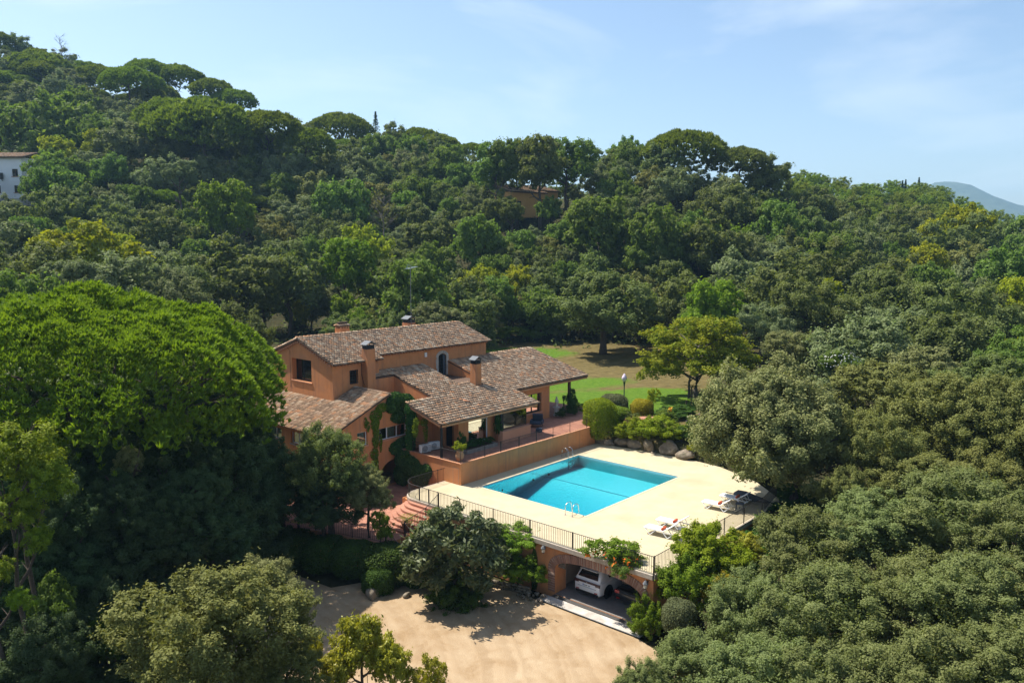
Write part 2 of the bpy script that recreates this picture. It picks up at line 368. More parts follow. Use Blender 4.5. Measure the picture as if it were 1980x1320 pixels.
def rect(u0, v0, u1, v1): return [(u0, v0), (u1, v0), (u1, v1), (u0, v1)]
def archhole(u0, u1, v0, vs_, vt, n=14):
    c, h = (u0+u1)/2, (u1-u0)/2
    return [(u0, v0), (u1, v0)] + [(c + h*math.cos(math.pi*k/n), vs_ + (vt-vs_)*math.sin(math.pi*k/n)) for k in range(n+1)]

def leafmesh(name, P, Nn, L, Wd, V, T=None, seed=0):
    """one rhombic leaf per point; v drives its colour"""
    r = np.random.default_rng(seed); n = len(P)
    Nn = Nn/(np.linalg.norm(Nn, axis=1, keepdims=True)+1e-9)
    if T is None: T = r.normal(size=(n, 3))
    T = T - (T*Nn).sum(1, keepdims=True)*Nn; T /= (np.linalg.norm(T, axis=1, keepdims=True)+1e-9)
    B = np.cross(Nn, T); L = np.broadcast_to(L, n)[:, None]; Wd = np.broadcast_to(Wd, n)[:, None]
    co = np.empty((n, 4, 3), np.float32)
    co[:, 0] = P - T*L*.5; co[:, 1] = P + B*Wd*.5 - T*L*.05; co[:, 2] = P + T*L*.5; co[:, 3] = P - B*Wd*.5 - T*L*.05
    me = bpy.data.meshes.new(name); me.vertices.add(n*4); me.loops.add(n*4); me.polygons.add(n)
    me.vertices.foreach_set('co', co.ravel()); me.loops.foreach_set('vertex_index', np.arange(n*4, dtype=np.int32))
    me.polygons.foreach_set('loop_start', np.arange(0, n*4, 4, dtype=np.int32)); me.polygons.foreach_set('loop_total', np.full(n, 4, np.int32))
    me.update(calc_edges=True)
    a = me.attributes.new('v', 'FLOAT', 'POINT'); a.data.foreach_set('value', np.repeat(np.clip(V, 0, 1).astype(np.float32), 4))
    return me
def unit(n, r): d = r.normal(size=(n, 3)); return d/np.linalg.norm(d, axis=1, keepdims=True)

def crown_blob(seed, nl=11, per=16, leaves=9000, leaf=.09, cr=(.13, .22), low=-.45, spread=.58, lr=(.36, .52), up=.35, wd=.55, fill=.12, jit=.75, conic=0.0, spiky=0.0):
    """crown of unit radius: lobes carrying clumps carrying leaves"""
    r = np.random.default_rng(seed)
    d = unit(nl*4, r); d = d[d[:, 2] > low][:nl]
    c = d*(r.uniform(.55, 1, (len(d), 1))*spread); lrad = r.uniform(lr[0], lr[1], len(d))
    c = np.vstack([c, [[0, 0, .05]]]); lrad = np.append(lrad, .55)
    if conic: s = 1 - conic*np.clip(c[:, 2], -.2, 1); c[:, :2] *= s[:, None]; lrad = lrad*(1 - .4*conic*np.clip(c[:, 2], 0, 1))
    cc = []; cd_ = []
    for i in range(len(c)):
        q = unit(per*2, r); q = q[q[:, 2] > -.65][:per]
        p = c[i] + q*lrad[i]*r.uniform(.82, 1.05, (len(q), 1))
        for k in range(len(p)):
            if all(np.linalg.norm(p[k]-c[j]) > lrad[j]*.80 for j in range(len(c)) if j != i): cc.append(p[k]); cd_.append(q[k])
    cc = np.array(cc); cd_ = np.array(cd_); keep = r.uniform(0, 1, len(cc)) > .10; cc = cc[keep]; cd_ = cd_[keep]; stx = r.uniform(.75, 1.9, len(cc)); crad = r.uniform(cr[0], cr[1], len(cc)); cv = r.uniform(0, 1, len(cc))
    w = crad**2; w /= w.sum(); nf = int(leaves*fill); n = leaves - nf
    k = r.choice(len(cc), n, p=w)
    q = unit(n, r) + cd_[k]*.75 + np.array([0, 0, up]); q /= np.linalg.norm(q, axis=1, keepdims=True)
    P = cc[k] + q*(crad[k]*r.uniform(.45, 1.12, n)*np.where(r.uniform(0, 1, n) < .16, r.uniform(1.0, 1.55, n), 1.0))[:, None]
    sa = cd_ + np.array([0, 0, spiky]) + r.normal(size=cd_.shape)*.35*(spiky > 0); sa /= np.linalg.norm(sa, axis=1, keepdims=True)
    P = P + sa[k]*(((P-cc[k])*sa[k]).sum(1)*(stx[k]*(1+.45*(spiky > 0))-1))[:, None]
    N = q*.8 + r.normal(size=(n, 3))*jit*.6 + np.array([0, 0, up*.6])
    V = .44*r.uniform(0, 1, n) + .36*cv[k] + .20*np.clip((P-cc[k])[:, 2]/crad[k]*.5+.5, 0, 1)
    j = r.choice(len(c), nf); Pf = c[j] + unit(nf, r)*(lrad[j]*r.uniform(.3, .85, nf))[:, None]
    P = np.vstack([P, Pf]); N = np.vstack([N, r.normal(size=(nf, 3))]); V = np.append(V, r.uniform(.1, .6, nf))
    L = leaf*r.uniform(.65, 1.35, len(P)); L[n:] *= 1.6
    return leafmesh('crown', P, N, L, L*wd, V, seed=seed+1)

def pine_dome(name, seed, tufts, needles, nl, nw, amp=.03, fq=1.0, low_share=.13, top=.57, pw=.60, ragged=1.0):
    """umbrella crown of unit radius: tufts of needles over a bumpy dome, with hanging clumps below the rim"""
    r = np.random.default_rng(seed)
    a = r.uniform(0, 6.283, tufts); q0 = np.sqrt(r.uniform(0, 1, tufts)); ph = r.uniform(0, 6, 12); ux, uy = q0*np.cos(a), q0*np.sin(a)
    bump = np.sin(ux*9*fq+ph[0])*np.sin(uy*9*fq+ph[1]) + .8*np.sin((ux*17+uy*5)*fq+ph[2])*np.sin((uy*16-ux*6)*fq+ph[3]) + .6*np.sin(ux*31*fq+ph[4])*np.sin(uy*29*fq+ph[5])
    edge = 1 + ragged*(.05*np.sin(a*5+ph[6]) + .04*np.sin(a*11+ph[7]))
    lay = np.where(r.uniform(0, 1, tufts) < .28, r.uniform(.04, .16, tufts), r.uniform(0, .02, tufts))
    zz = top*np.clip(1-q0**2, 0, 1)**pw + amp*bump - lay; C0 = np.stack([ux*edge, uy*edge, zz], 1)
    low = r.uniform(0, 1, tufts) < low_share; al = np.floor(r.uniform(0, 46, tufts))*2.399; ql = .50+.45*((al*.37) % 1); zl = -.15+.20*((al*.61) % 1)
    C0[low] = np.stack([ql*np.cos(al), ql*np.sin(al), zl], 1)[low] + r.normal(size=(int(low.sum()), 3))*np.array((.04, .04, .025))
    d = np.stack([ux, uy, .55*np.ones(tufts)], 1); ax = d*.6 + np.array([0, 0, .7]) + r.normal(size=d.shape)*.25; ax /= np.linalg.norm(ax, axis=1, keepdims=True)
    tv = r.uniform(0, 1, tufts); A = np.repeat(ax, needles, 0); q = unit(tufts*needles, r)*.60 + A; q /= np.linalg.norm(q, axis=1, keepdims=True)
    L = nl*r.uniform(.7, 1.25, len(q)); P = np.repeat(C0, needles, 0) + q*(L*.5)[:, None]; N = np.cross(q, r.normal(size=q.shape)) + np.array((0, 0, .4))
    patch = np.sin(ux*4+ph[8])*np.sin(uy*4.6+ph[9])
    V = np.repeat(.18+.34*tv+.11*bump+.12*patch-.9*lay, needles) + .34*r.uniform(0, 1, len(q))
    return leafmesh(name, P, N, L, nw*r.uniform(.8, 1.3, len(q)), V, T=q, seed=seed)

def trunk_mesh(seed, h=1.0, r0=.05, limbs=6, spread=.5, up=.45, start=.45, bend=.04, n=7, twigs=2):
    """tapered trunk of height h with limbs reaching into the crown"""
    r = np.random.default_rng(seed); mb = MB()
    pts = [np.array([0, 0, -.06*h])]
    for i in range(1, 6): pts.append(np.array([r.normal()*bend*h*i/5, r.normal()*bend*h*i/5, h*i/5]))
    mb.tube(pts, [r0*1.45, r0*1.05, r0*.9, r0*.75, r0*.58, r0*.35], n)
    for k in range(limbs):
        t = start + (1-start)*k/max(1, limbs-1)*.9; i = min(int(t*5), 4); f = t*5-i; p = pts[i]*(1-f)+pts[i+1]*f
        a = k*2.4 + r.uniform(-.4, .4); ln = spread*r.uniform(.7, 1.1)*(1.15-.5*t)
        d = np.array([math.cos(a), math.sin(a), up*r.uniform(.6, 1.3)])
        q1 = p + d*ln*.5; q2 = p + d*ln + np.array([0, 0, .12*ln])
        mb.tube([p, q1, q2], [r0*.55*(1.1-.5*t), r0*.34, r0*.12], 5, cap=False)
        for w in range(twigs):
            e = d + r.normal(size=3)*.6; mb.tube([q1, q1 + e*ln*.45], [r0*.2, r0*.06], 4, cap=False)
    me = mb.mesh('trunk'); me.shade_smooth(); return me

# ================================================================== terrain
HILL = {   # photo column: (forward distance, ground height)
 -350: ((20, -4), (45, -2.5), (65, 0), (90, 5), (125, 15), (160, 27), (190, 42), (220, 62), (250, 82), (290, 90), (420, 70)),
 0:    ((20, -4), (45, -2.8), (65, 0), (90, 5), (125, 14), (150, 22), (162, 25), (180, 31), (215, 51), (250, 73), (290, 78), (420, 60)),
 250:  ((20, -4), (45, -2.6), (65, .5), (90, 4), (125, 11), (160, 24), (178, 34), (195, 41), (220, 52), (245, 61), (285, 65), (420, 52)),
 480:  ((20, -4), (45, -2.2), (65, 1), (95, 2.2), (122, 3.6), (160, 19), (178, 32), (195, 36), (232, 47), (275, 50), (420, 40)),
 620:  ((20, -4), (45, -2), (65, 1.3), (95, 2.2), (120, 3.6), (160, 18), (178, 27), (195, 31), (228, 41), (270, 42), (420, 30)),
 760:  ((20, -4), (45, -2), (65, 1.4), (95, 2), (115, 3), (160, 17), (195, 31), (222, 41), (265, 41), (420, 28)),
 900:  ((20, -4), (45, -3), (65, 1.4), (95, 1.8), (115, 2.8), (160, 17), (190, 28), (215, 35), (260, 36), (420, 24)),
 1060: ((20, -4), (40, -3.2), (65, 1.4), (95, 1.8), (116, 2.6), (150, 15), (166, 22.5), (180, 24), (210, 28), (255, 30), (420, 24)),
 1250: ((20, -4), (40, -3.4), (65, 1.5), (95, 1.8), (114, 2.6), (145, 15), (175, 30), (205, 33), (255, 31), (420, 22)),
 1400: ((20, -4.5), (40, -3), (52, -.4), (66, 1.6), (90, 1.9), (110, 4), (140, 14), (176, 28), (210, 30), (260, 28), (420, 22)),
 1560: ((20, -5), (40, -2.6), (52, -.6), (66, .6), (90, 3), (120, 7.5), (160, 15.5), (200, 24), (232, 31.5), (280, 31), (420, 20)),
 1750: ((20, -5), (40, -3), (60, -1.5), (85, 1.5), (120, 6.5), (170, 13.5), (220, 24), (262, 31.5), (300, 30), (420, 20)),
 1980: ((20, -5.5), (40, -3.2), (58, -2), (85, 1), (130, 6), (180, 11), (230, 16.5), (262, 20), (300, 19), (420, 14)),
 2350: ((20, -6), (40, -4), (58, -3), (85, 0), (130, 4.5), (180, 9), (260, 15), (300, 15), (420, 10))}
HC = sorted(HILL)
def hill_z(px, D):
    px = min(max(px, HC[0]), HC[-1]); i = 0
    while i < len(HC)-2 and px > HC[i+1]: i += 1
    f = (px-HC[i])/(HC[i+1]-HC[i]); f = f*f*(3-2*f)
    a = np.interp(D, *zip(*HILL[HC[i]])); b = np.interp(D, *zip(*HILL[HC[i+1]]))
    return float(a*(1-f)+b*f)
def sstep(a, b, x): t = min(max((x-a)/(b-a), 0), 1); return t*t*(3-2*t)
def ground_z(x, y):
    px, D = colrow(x, y, 0)
    if D < 15: px, D = 990 + (px-990)*D/15, 15
    z = hill_z(px, D)
    # the levelled plots of the house
    lot = sstep(-6.5, -3.5, -abs(y+8)+9.5) * sstep(3, 6, -x) * sstep(-34, -27, x)      # the drive
    lot = max(lot, sstep(0, 3, 9-abs(y+6)) * sstep(0, 2, -x-4.2) * sstep(-26, -18, x))
    z = z*(1-lot) + -3.0*lot
    if -6 < x < 15.6 and -17.2 < y < 2.2:                     # below the pool deck and garage
        z = min(z, -3.3)
    ter = sstep(0, 4, x+1.5)*sstep(0, 1.2, y-1.6)*sstep(0, 6, 24-x)*sstep(0, 6, 24-y)
    z = z*(1-ter) + 1.25*ter
    if -11.5 < x < 1.3 and -1.2 < y < 13: z = min(z, -1.45)      # below the courtyard
    gard = sstep(0, 1.2, x-15.4)*sstep(0, 3, y+8)*sstep(0, 6, 28-x)*sstep(0, 4, 9-y)
    z = z*(1-gard) + gard*(.75 + .8*sstep(15.5, 19, x))
    if y < -17.2 and y > -26 and -3 < x < 16: z = z*.25 + .75*(-.9 + .06*x)
    return z
def axis(lo, hi, c0, c1, fine, coarse):
    a = list(np.arange(c0, c1, fine)); x = c0
    while x > lo: x -= coarse*min(1, .25+abs(x-c0)/60); a.insert(0, x)
    x = c1
    while x < hi: x += coarse*min(1, .25+abs(x-c1)/60); a.append(x)
    return a
GX = axis(-120, 420, -24, 46, 1.0, 8); GY = axis(-150, 420, -26, 48, 1.0, 8)
gv = np.array([(x, y, ground_z(x, y)) for y in GY for x in GX]); nx = len(GX)
gf = [(j*nx+i, j*nx+i+1, (j+1)*nx+i+1, (j+1)*nx+i) for j in range(len(GY)-1) for i in range(nx-1)]
gme = bpy.data.meshes.new('ground'); gme.from_pydata([tuple(p) for p in gv], [], gf); gme.shade_smooth()
def ell(x, y, cx, cy_, a, b, rot):
    c, s = math.cos(rot), math.sin(rot); dx, dy = x-cx, y-cy_
    return ((dx*c+dy*s)/a)**2 + ((-dx*s+dy*c)/b)**2
# colours of the ground: grass that is watered (green), dry lawn (dry), bare drive (sand)
wA, wB, wC_, wD_ = W(1190, 75, 1.7), W(985, 104, 1.8), W(1110, 84, 1.7), W(1260, 79, 1.7)
green = np.zeros(len(gv)); dry = np.zeros(len(gv)); sand = np.zeros(len(gv))
for i, (x, y, z) in enumerate(gv):
    px, D = colrow(x, y, z)
    g = max(1.15-ell(x, y, wA[0], wA[1], 11.5, 5.8, YAW-1.52), 1.1-ell(x, y, wB[0], wB[1], 10, 5.0, YAW-1.4), .85-ell(x, y, wC_[0], wC_[1], 9, 4.2, YAW-1.2), 1.0-ell(x, y, wD_[0], wD_[1], 5, 3.4, YAW-1.5))
    green[i] = min(max(g*1.6, 0), 1)
    dry[i] = (sstep(840, 930, px)*sstep(0, 60, 1420-px))*sstep(58, 66, D)*sstep(0, 8, 117-D)  # dry stops at the left and far end; dark litter stands in for shade
for nm, arr in (('green', green), ('dry', dry), ('sand', sand)):
    a = gme.attributes.new(nm, 'FLOAT', 'POINT'); a.data.foreach_set('value', arr.astype(np.float32))
def groundmat():
    m, n, l, b = mk('ground'); g = n.new('ShaderNodeNewGeometry')
    def noise(s, d=6):
        t = n.new('ShaderNodeTexNoise'); t.inputs['Scale'].default_value = s; t.inputs['Detail'].default_value = d; t.inputs['Roughness'].default_value = .62
        l.new(g.outputs['Position'], t.inputs['Vector']); return t.outputs['Fac']
    def ramp(f, c1, c2, a=.3, z=.7):
        r = n.new('ShaderNodeValToRGB'); r.color_ramp.elements[0].color = c4(c1); r.color_ramp.elements[1].color = c4(c2)
        r.color_ramp.elements[0].position = a; r.color_ramp.elements[1].position = z; l.new(f, r.inputs['Fac']); return r.outputs['Color']
    def mix(f, a, c):
        x = n.new('ShaderNodeMixRGB'); l.new(f, x.inputs['Fac']); l.new(a, x.inputs['Color1']); l.new(c, x.inputs['Color2']); return x.outputs['Color']
    def attr(nm, ns, amt, lo, hi):
        a = n.new('ShaderNodeAttribute'); a.attribute_name = nm
        s = n.new('ShaderNodeMath'); s.operation = 'MULTIPLY_ADD'; s.inputs[1].default_value = amt; l.new(ns, s.inputs[0]); l.new(a.outputs['Fac'], s.inputs[2])
        q = n.new('ShaderNodeMath'); q.operation = 'SUBTRACT'; q.inputs[1].default_value = amt*.5; l.new(s.outputs[0], q.inputs[0])
        r = n.new('ShaderNodeValToRGB'); r.color_ramp.elements[0].position = lo; r.color_ramp.elements[1].position = hi; l.new(q.outputs[0], r.inputs['Fac']); return r.outputs['Color']
    litter = ramp(noise(1.2), (.026, .028, .012), (.060, .052, .024))
    dryc = ramp(noise(1.1), (.085, .068, .026), (.155, .120, .050))
    grn = ramp(noise(3.4), (.050, .108, .010), (.105, .170, .022))
    snd = ramp(noise(.75, 8), (.42, .29, .16), (.54, .40, .25))
    c = mix(attr('dry', noise(.3), .6, .45, .6), litter, dryc)
    c = mix(attr('green', noise(.8, 9), 1.5, .22, .75), c, grn)
    c = mix(attr('sand', noise(1.0), .3, .35, .6), c, snd)
    l.new(c, b.inputs['Base Color']); b.inputs['Roughness'].default_value = 1; b.inputs['Specular IOR Level'].default_value = .05
    bp = n.new('ShaderNodeBump'); bp.inputs['Strength'].default_value = .5; bp.inputs['Distance'].default_value = .06
    l.new(noise(9, 8), bp.inputs['Height']); l.new(bp.outputs['Normal'], b.inputs['Normal'])
    return m
tag(link('ground', gme, None, groundmat()), kind='structure')

# the beaten earth drive, a sheet of its own just above the ground
def drivemat():
    m, n, l, b = mk('drive'); g = n.new('ShaderNodeNewGeometry')
    t = n.new('ShaderNodeTexNoise'); t.inputs['Scale'].default_value = .6; t.inputs['Detail'].default_value = 9; t.inputs['Roughness'].default_value = .66; t.inputs['Distortion'].default_value = .4
    l.new(g.outputs['Position'], t.inputs['Vector'])
    r = n.new('ShaderNodeValToRGB'); e = r.color_ramp.elements; e[0].position = .3; e[0].color = (.275, .185, .10, 1); e[1].position = .72; e[1].color = (.405, .31, .20, 1)
    k = e.new(.5); k.color = (.345, .25, .152, 1); l.new(t.outputs['Fac'], r.inputs['Fac'])
    # wheel tracks sweeping round to the garage: rings about a turning centre
    sp = n.new('ShaderNodeVectorMath'); sp.operation = 'DISTANCE'; sp.inputs[1].default_value = (-27, -1.0, -3); l.new(g.outputs['Position'], sp.inputs[0])
    ms = n.new('ShaderNodeMath'); ms.operation = 'MULTIPLY'; ms.inputs[1].default_value = 1.1; l.new(sp.outputs['Value'], ms.inputs[0])
    sp2 = n.new('ShaderNodeMath'); sp2.operation = 'MULTIPLY_ADD'; sp2.inputs[1].default_value = 1.3; l.new(t.outputs['Fac'], sp2.inputs[0]); l.new(ms.outputs[0], sp2.inputs[2])
    t2 = n.new('ShaderNodeTexNoise'); t2.noise_dimensions = '1D'; t2.inputs['Scale'].default_value = 1.6; t2.inputs['Detail'].default_value = 5; l.new(sp2.outputs[0], t2.inputs['W'])
    r2 = n.new('ShaderNodeValToRGB'); r2.color_ramp.elements[0].position = .35; r2.color_ramp.elements[0].color = (.80, .76, .72, 1); r2.color_ramp.elements[1].position = .62; r2.color_ramp.elements[1].color = (1.1, 1.1, 1.1, 1)
    l.new(t2.outputs['Fac'], r2.inputs['Fac'])
    mx = n.new('ShaderNodeMixRGB'); mx.blend_type = 'MULTIPLY'; mx.inputs['Fac'].default_value = .42
    l.new(r.outputs['Color'], mx.inputs['Color1']); l.new(r2.outputs['Color'], mx.inputs['Color2'])
    l.new(mx.outputs['Color'], b.inputs['Base Color']); b.inputs['Roughness'].default_value = 1; b.inputs['Specular IOR Level'].default_value = .05
    t3 = n.new('ShaderNodeTexNoise'); t3.inputs['Scale'].default_value = 14; t3.inputs['Detail'].default_value = 8; l.new(g.outputs['Position'], t3.inputs['Vector'])
    bp = n.new('ShaderNodeBump'); bp.inputs['Strength'].default_value = .55; bp.inputs['Distance'].default_value = .05
    l.new(t3.outputs['Fac'], bp.inputs['Height']); l.new(bp.outputs['Normal'], b.inputs['Normal'])
    return m
dv = [(-5.9, -8.2), (-8.6, -2.0), (-12.5, -.2), (-12.9, 3.4), (-14.6, 6.0), (-17, 5), (-20, -2), (-22, -9), (-20, -16), (-16, -21), (-10, -22), (-6.5, -18.5), (-5.9, -16.5)]
mb = MB(); mb.add([(x, y, -2.985) for x, y in dv], [tuple(range(len(dv)))[::-1]])
tag(mb.build('drive', drivemat()), kind='structure')

# ================================================================== pool deck
XF, YR = -4.79, -16.64            # front and right-hand edges of the deck
PX, PY = 11.14, -8.89             # pool runs 0..PX and PY..0
rc = [(XF+1.3-1.3*math.cos(a), 2.75-1.3+1.3*math.sin(a)) for a in np.linspace(0, math.pi/2, 8)]
front = [(XF, YR), (0, YR), (0, 1.23), (-.69, 1.23), (-.69, 2.75)] + rc[::-1]
back = [(PX, YR), (8, YR), (11.4, -16.0), (13.6, -13.6), (15.4, -10), (15.9, -6.5), (15.6, -2.8), (15.3, 0), (15.2, 1.23), (PX, 1.23)]
back = [(PX, YR+.10), (11.4, -16.0), (13.6, -13.6), (15.4, -10), (15.9, -6.5), (15.6, -2.8), (15.3, 0), (15.2, 1.23), (PX, 1.23)]
mb = MB()
mb.prism(front, -.2, 0); mb.prism(back, -.2, 0)
mb.prism([(0, 0), (PX, 0), (PX, 1.23), (0, 1.23)], -.2, 0)
mb.prism([(0, YR), (8, YR), (PX, YR+.10), (PX, PY), (0, PY)], -.2, 0)
deck = tag(mb.build('pool_deck', M['deck']), kind='structure')
# darker concrete lip along the outer edge
lip = MB()
ring = [(-.69, 2.75)] + rc[::-1] + [(XF, YR), (8, YR), (11.4, -16.0)]
for a, b_ in zip(ring[:-1], ring[1:]):
    d = np.array([b_[0]-a[0], b_[1]-a[1]]); d /= np.linalg.norm(d); nrm = np.array([d[1], -d[0]])
    cx = (a[0]+b_[0])/2 + nrm[0]*.03*-1; cy_ = (a[1]+b_[1])/2 + nrm[1]*.03*-1
    L = math.hypot(b_[0]-a[0], b_[1]-a[1])/2
    lip.obox((cx - nrm[0]*-.08, cy_ - nrm[1]*-.08, -.125), (d[0]*(L+.01), d[1]*(L+.01), 0), (nrm[0]*.06, nrm[1]*.06, 0), (0, 0, .122))
o = lip.build('deck_edge', M['edge'], deck)

# pool
pool = thing('swimming_pool', 'large rectangular swimming pool with turquoise water in the cream deck', 'swimming pool')
M['pool_wall'] = surf('pool_wall', (.38, .64, .68), (.42, .68, .71), rough=.5, scale=3)
XS = 7.18                          # edge of the shallow end
mb = MB()
def quad(*p): mb.add(p, [(0, 1, 2, 3)])
zd, zs = -2.1, -.9
e_ = .004; X9, Y9, Y0_ = PX-e_, PY+e_, -e_
quad((e_, Y9, zd), (1.2, Y9, zd), (1.2, Y0_, zd), (e_, Y0_, zd)); quad((1.2, Y9, zd), (XS, Y9, zs), (XS, Y0_, zs), (1.2, Y0_, zd)); quad((XS, Y9, zs), (X9, Y9, zs), (X9, Y0_, zs), (XS, Y0_, zs))
quad((e_, Y9, -.01), (X9, Y9, -.01), (X9, Y9, zd), (e_, Y9, zd)); quad((e_, Y0_, zd), (X9, Y0_, zd), (X9, Y0_, -.01), (e_, Y0_, -.01))
quad((e_, Y9, zd), (e_, Y0_, zd), (e_, Y0_, -.01), (e_, Y9, -.01)); quad((X9, Y9, -.01), (X9, Y0_, -.01), (X9, Y0_, zd), (X9, Y9, zd))
mb.build('basin', M['pool_wall'], pool)
mb = MB().box(XS-.02, PY+.01, zs+.004, XS+.035, -.01, zs+.02); mb.build('shelf_line', surf('line_blue', (.03, .16, .25), rough=.5), pool)
mb = MB()
for a in (2.2, 5.6, 8.6): mb.lathe([(.07, 0), (.07, .03), (.03, .04)], (0, 0, 0), 10)
for i, xx in enumerate((2.2, 5.6, 7.4)):
    l_ = MB().obox((xx, -.02, -.75), (.07, 0, 0), (0, .02, 0), (0, 0, .07)); l_.build('pool_light', M['dark_metal'], pool, bevel=.02)
mb = MB(); cw = .16
mb.box(-cw, -cw+PY, -.03, PX+cw, PY, .012); mb.box(-cw, 0, -.03, PX+cw, cw, .012); mb.box(-cw, PY, -.03, 0, 0, .0121); mb.box(PX, PY, -.03, PX+cw, 0, .0121)
mb.build('coping', surf('coping_cream', (.50, .42, .28), (.56, .475, .33), rough=.7, scale=3), pool)
def watermat():
    m, n, l, b = mk('pool_water'); n.remove(b); out = n['Material Output']
    tr = n.new('ShaderNodeBsdfTransparent'); tr.inputs['Color'].default_value = (.97, 1, 1, 1)
    gl = n.new('ShaderNodeBsdfGlossy'); gl.inputs['Roughness'].default_value = .03
    fr = n.new('ShaderNodeFresnel'); fr.inputs['IOR'].default_value = 1.33
    g = n.new('ShaderNodeNewGeometry'); t = n.new('ShaderNodeTexNoise'); t.inputs['Scale'].default_value = 3.2; t.inputs['Detail'].default_value = 3; t.inputs['Distortion'].default_value = .8
    l.new(g.outputs['Position'], t.inputs['Vector']); bp = n.new('ShaderNodeBump'); bp.inputs['Strength'].default_value = .30; bp.inputs['Distance'].default_value = .06
    l.new(t.outputs['Fac'], bp.inputs['Height']); l.new(bp.outputs['Normal'], gl.inputs['Normal']); l.new(bp.outputs['Normal'], fr.inputs['Normal'])
    mx = n.new('ShaderNodeMixShader'); l.new(fr.outputs[0], mx.inputs['Fac']); l.new(tr.outputs[0], mx.inputs[1]); l.new(gl.outputs[0], mx.inputs[2])
    l.new(mx.outputs[0], out.inputs['Surface'])
    va = n.new('ShaderNodeVolumeAbsorption'); va.inputs['Color'].default_value = (.20, .82, .87, 1); va.inputs['Density'].default_value = .74
    l.new(va.outputs[0], out.inputs['Volume'])
    return m
MB().box(.010, PY+.010, zd+.01, PX-.010, -.010, -.10).build('water', watermat(), pool)

def ladder(name, label, x, y, rz):
    t = thing(name, label, 'pool ladder', (x, y, 0), rz, 'pool ladders')
    for s in (-.27, .27):
        pts = [(s, .62, .0), (s, .60, .45)] + [(s, .30+.30*math.cos(a), .50+.24*math.sin(a)) for a in np.linspace(0.3, math.pi-.35, 8)] + [(s, -.06, .25), (s, -.10, -.55), (s, -.10, -1.1)]
        MB().tube(pts, .024, 8).build('rail', M['steel'], t, smooth=True)
        MB().lathe([(.055, .006), (.055, .02), (.03, .028)], (s, .62, 0), 12).build('foot_plate', M['steel'], t)
    for k in range(3): MB().box(-.27, -.14, -.36-.26*k, .27, -.06, -.33-.26*k).build('tread', M['steel'], t)
    return t
ladder('pool_ladder', 'steel pool ladder at the front corner of the pool near the loungers', -.06, -8.12, R(90))
ladder('pool_ladder', 'steel pool ladder at the far corner below the terracotta terrace', 10.1, .06, 0)

# ================================================================== walls of the deck and garage
FX = -4.70
GA0, GA1, GZS, GZT, GZ0 = -15.95, -10.30, -1.55, -.78, -2.95
def arch_pt(t, off=0.0):
    """garage arch from the right jamb foot to the left jamb foot; off moves outwards"""
    c, h = (GA0+GA1)/2, (GA1-GA0)/2; n_ = 2.5
    a = math.pi*t; cs, sn = math.cos(a), math.sin(a)
    y = c + math.copysign(abs(cs)**(2/n_), cs)*-h; z = GZS + abs(sn)**(2/n_)*(GZT-GZS)
    ny, nz = math.copysign(abs(cs)**(2-2/n_), cs)*-1/h, abs(sn)**(2-2/n_)/(GZT-GZS); k = math.hypot(ny, nz) or 1
    return y+ny/k*off, z+nz/k*off, ny/k, nz/k
hole = [(GA0, GZ0), ] + [arch_pt(t)[:2] for t in np.linspace(0, 1, 30)] + [(GA1, GZ0)]
gar = thing('garage', 'open garage under the pool deck with a wide flat brick arch', 'garage', (FX, -13, -2.95))
gar.location = (0, 0, 0)
oc = [(16.64-0, 0)]
# outward -X: u runs along -Y
outer = [(-2.7, -3.2), (16.6, -3.2), (16.6, -.2), (-2.7, -.2)]
wall('front_wall', [(2.75-2.75+0, -3.2), (16.6, -3.2), (16.6, -.2), (0, -.2)], [[(-y, z) for y, z in hole]], (FX, 0, 0), (0, -1, 0), (0, 0, 1), .35, M['stucco'], gar)
wall('front_wall', rect(-2.6, -3.2, 0, -.2), [], (FX, 0, 0), (0, -1, 0), (0, 0, 1), .35, M['stucco'], gar)
MB().box(FX+.35, YR+.04, -3.2, 11, YR+.30, -.2).build('side_wall', M['stucco'], gar)
MB().box(FX+.02, 2.45, -3.2, -.69, 2.68, -.2).build('side_wall', M['stucco'], gar)
g2 = MB(); g2.box(1.6, -16.2, -3.1, 1.8, -9.7, -.21); g2.box(FX+.36, -9.95, -3.1, 1.6, -9.7, -.21); g2.box(FX+.36, -16.34, -3.1, 1.6, -16.2, -.21)
g2.build('inner_wall', M['plaster'], gar)
MB().box(FX+.36, -16.2, -.24, 1.6, -9.95, -.205).build('ceiling', M['plaster'], gar)
MB().box(FX+.02, -16.2, -3.1, 1.6, -9.95, -2.93).build('floor', M['garage_floor'], gar)
MB().box(FX+.36, GA1+.02, -2.93, FX+1.0, GA1+.33, -.25).build('pier', M['stucco'], gar)
MB().box(FX+1.0, GA1+.05, -2.93, FX+1.06, GA1+.33, -.25).build('door_post', M['concrete'], gar)
MB().box(-5.05, -16.1, -3.02, -4.74, GA1, -2.945).build('threshold', surf('asphalt', (.05, .048, .045), (.08, .075, .07), scale=8), gar)
MB().box(-5.75, -16.5, -3.03, -5.054, -9.9, -2.955).build('apron', M['concrete'], gar, bevel=.02)
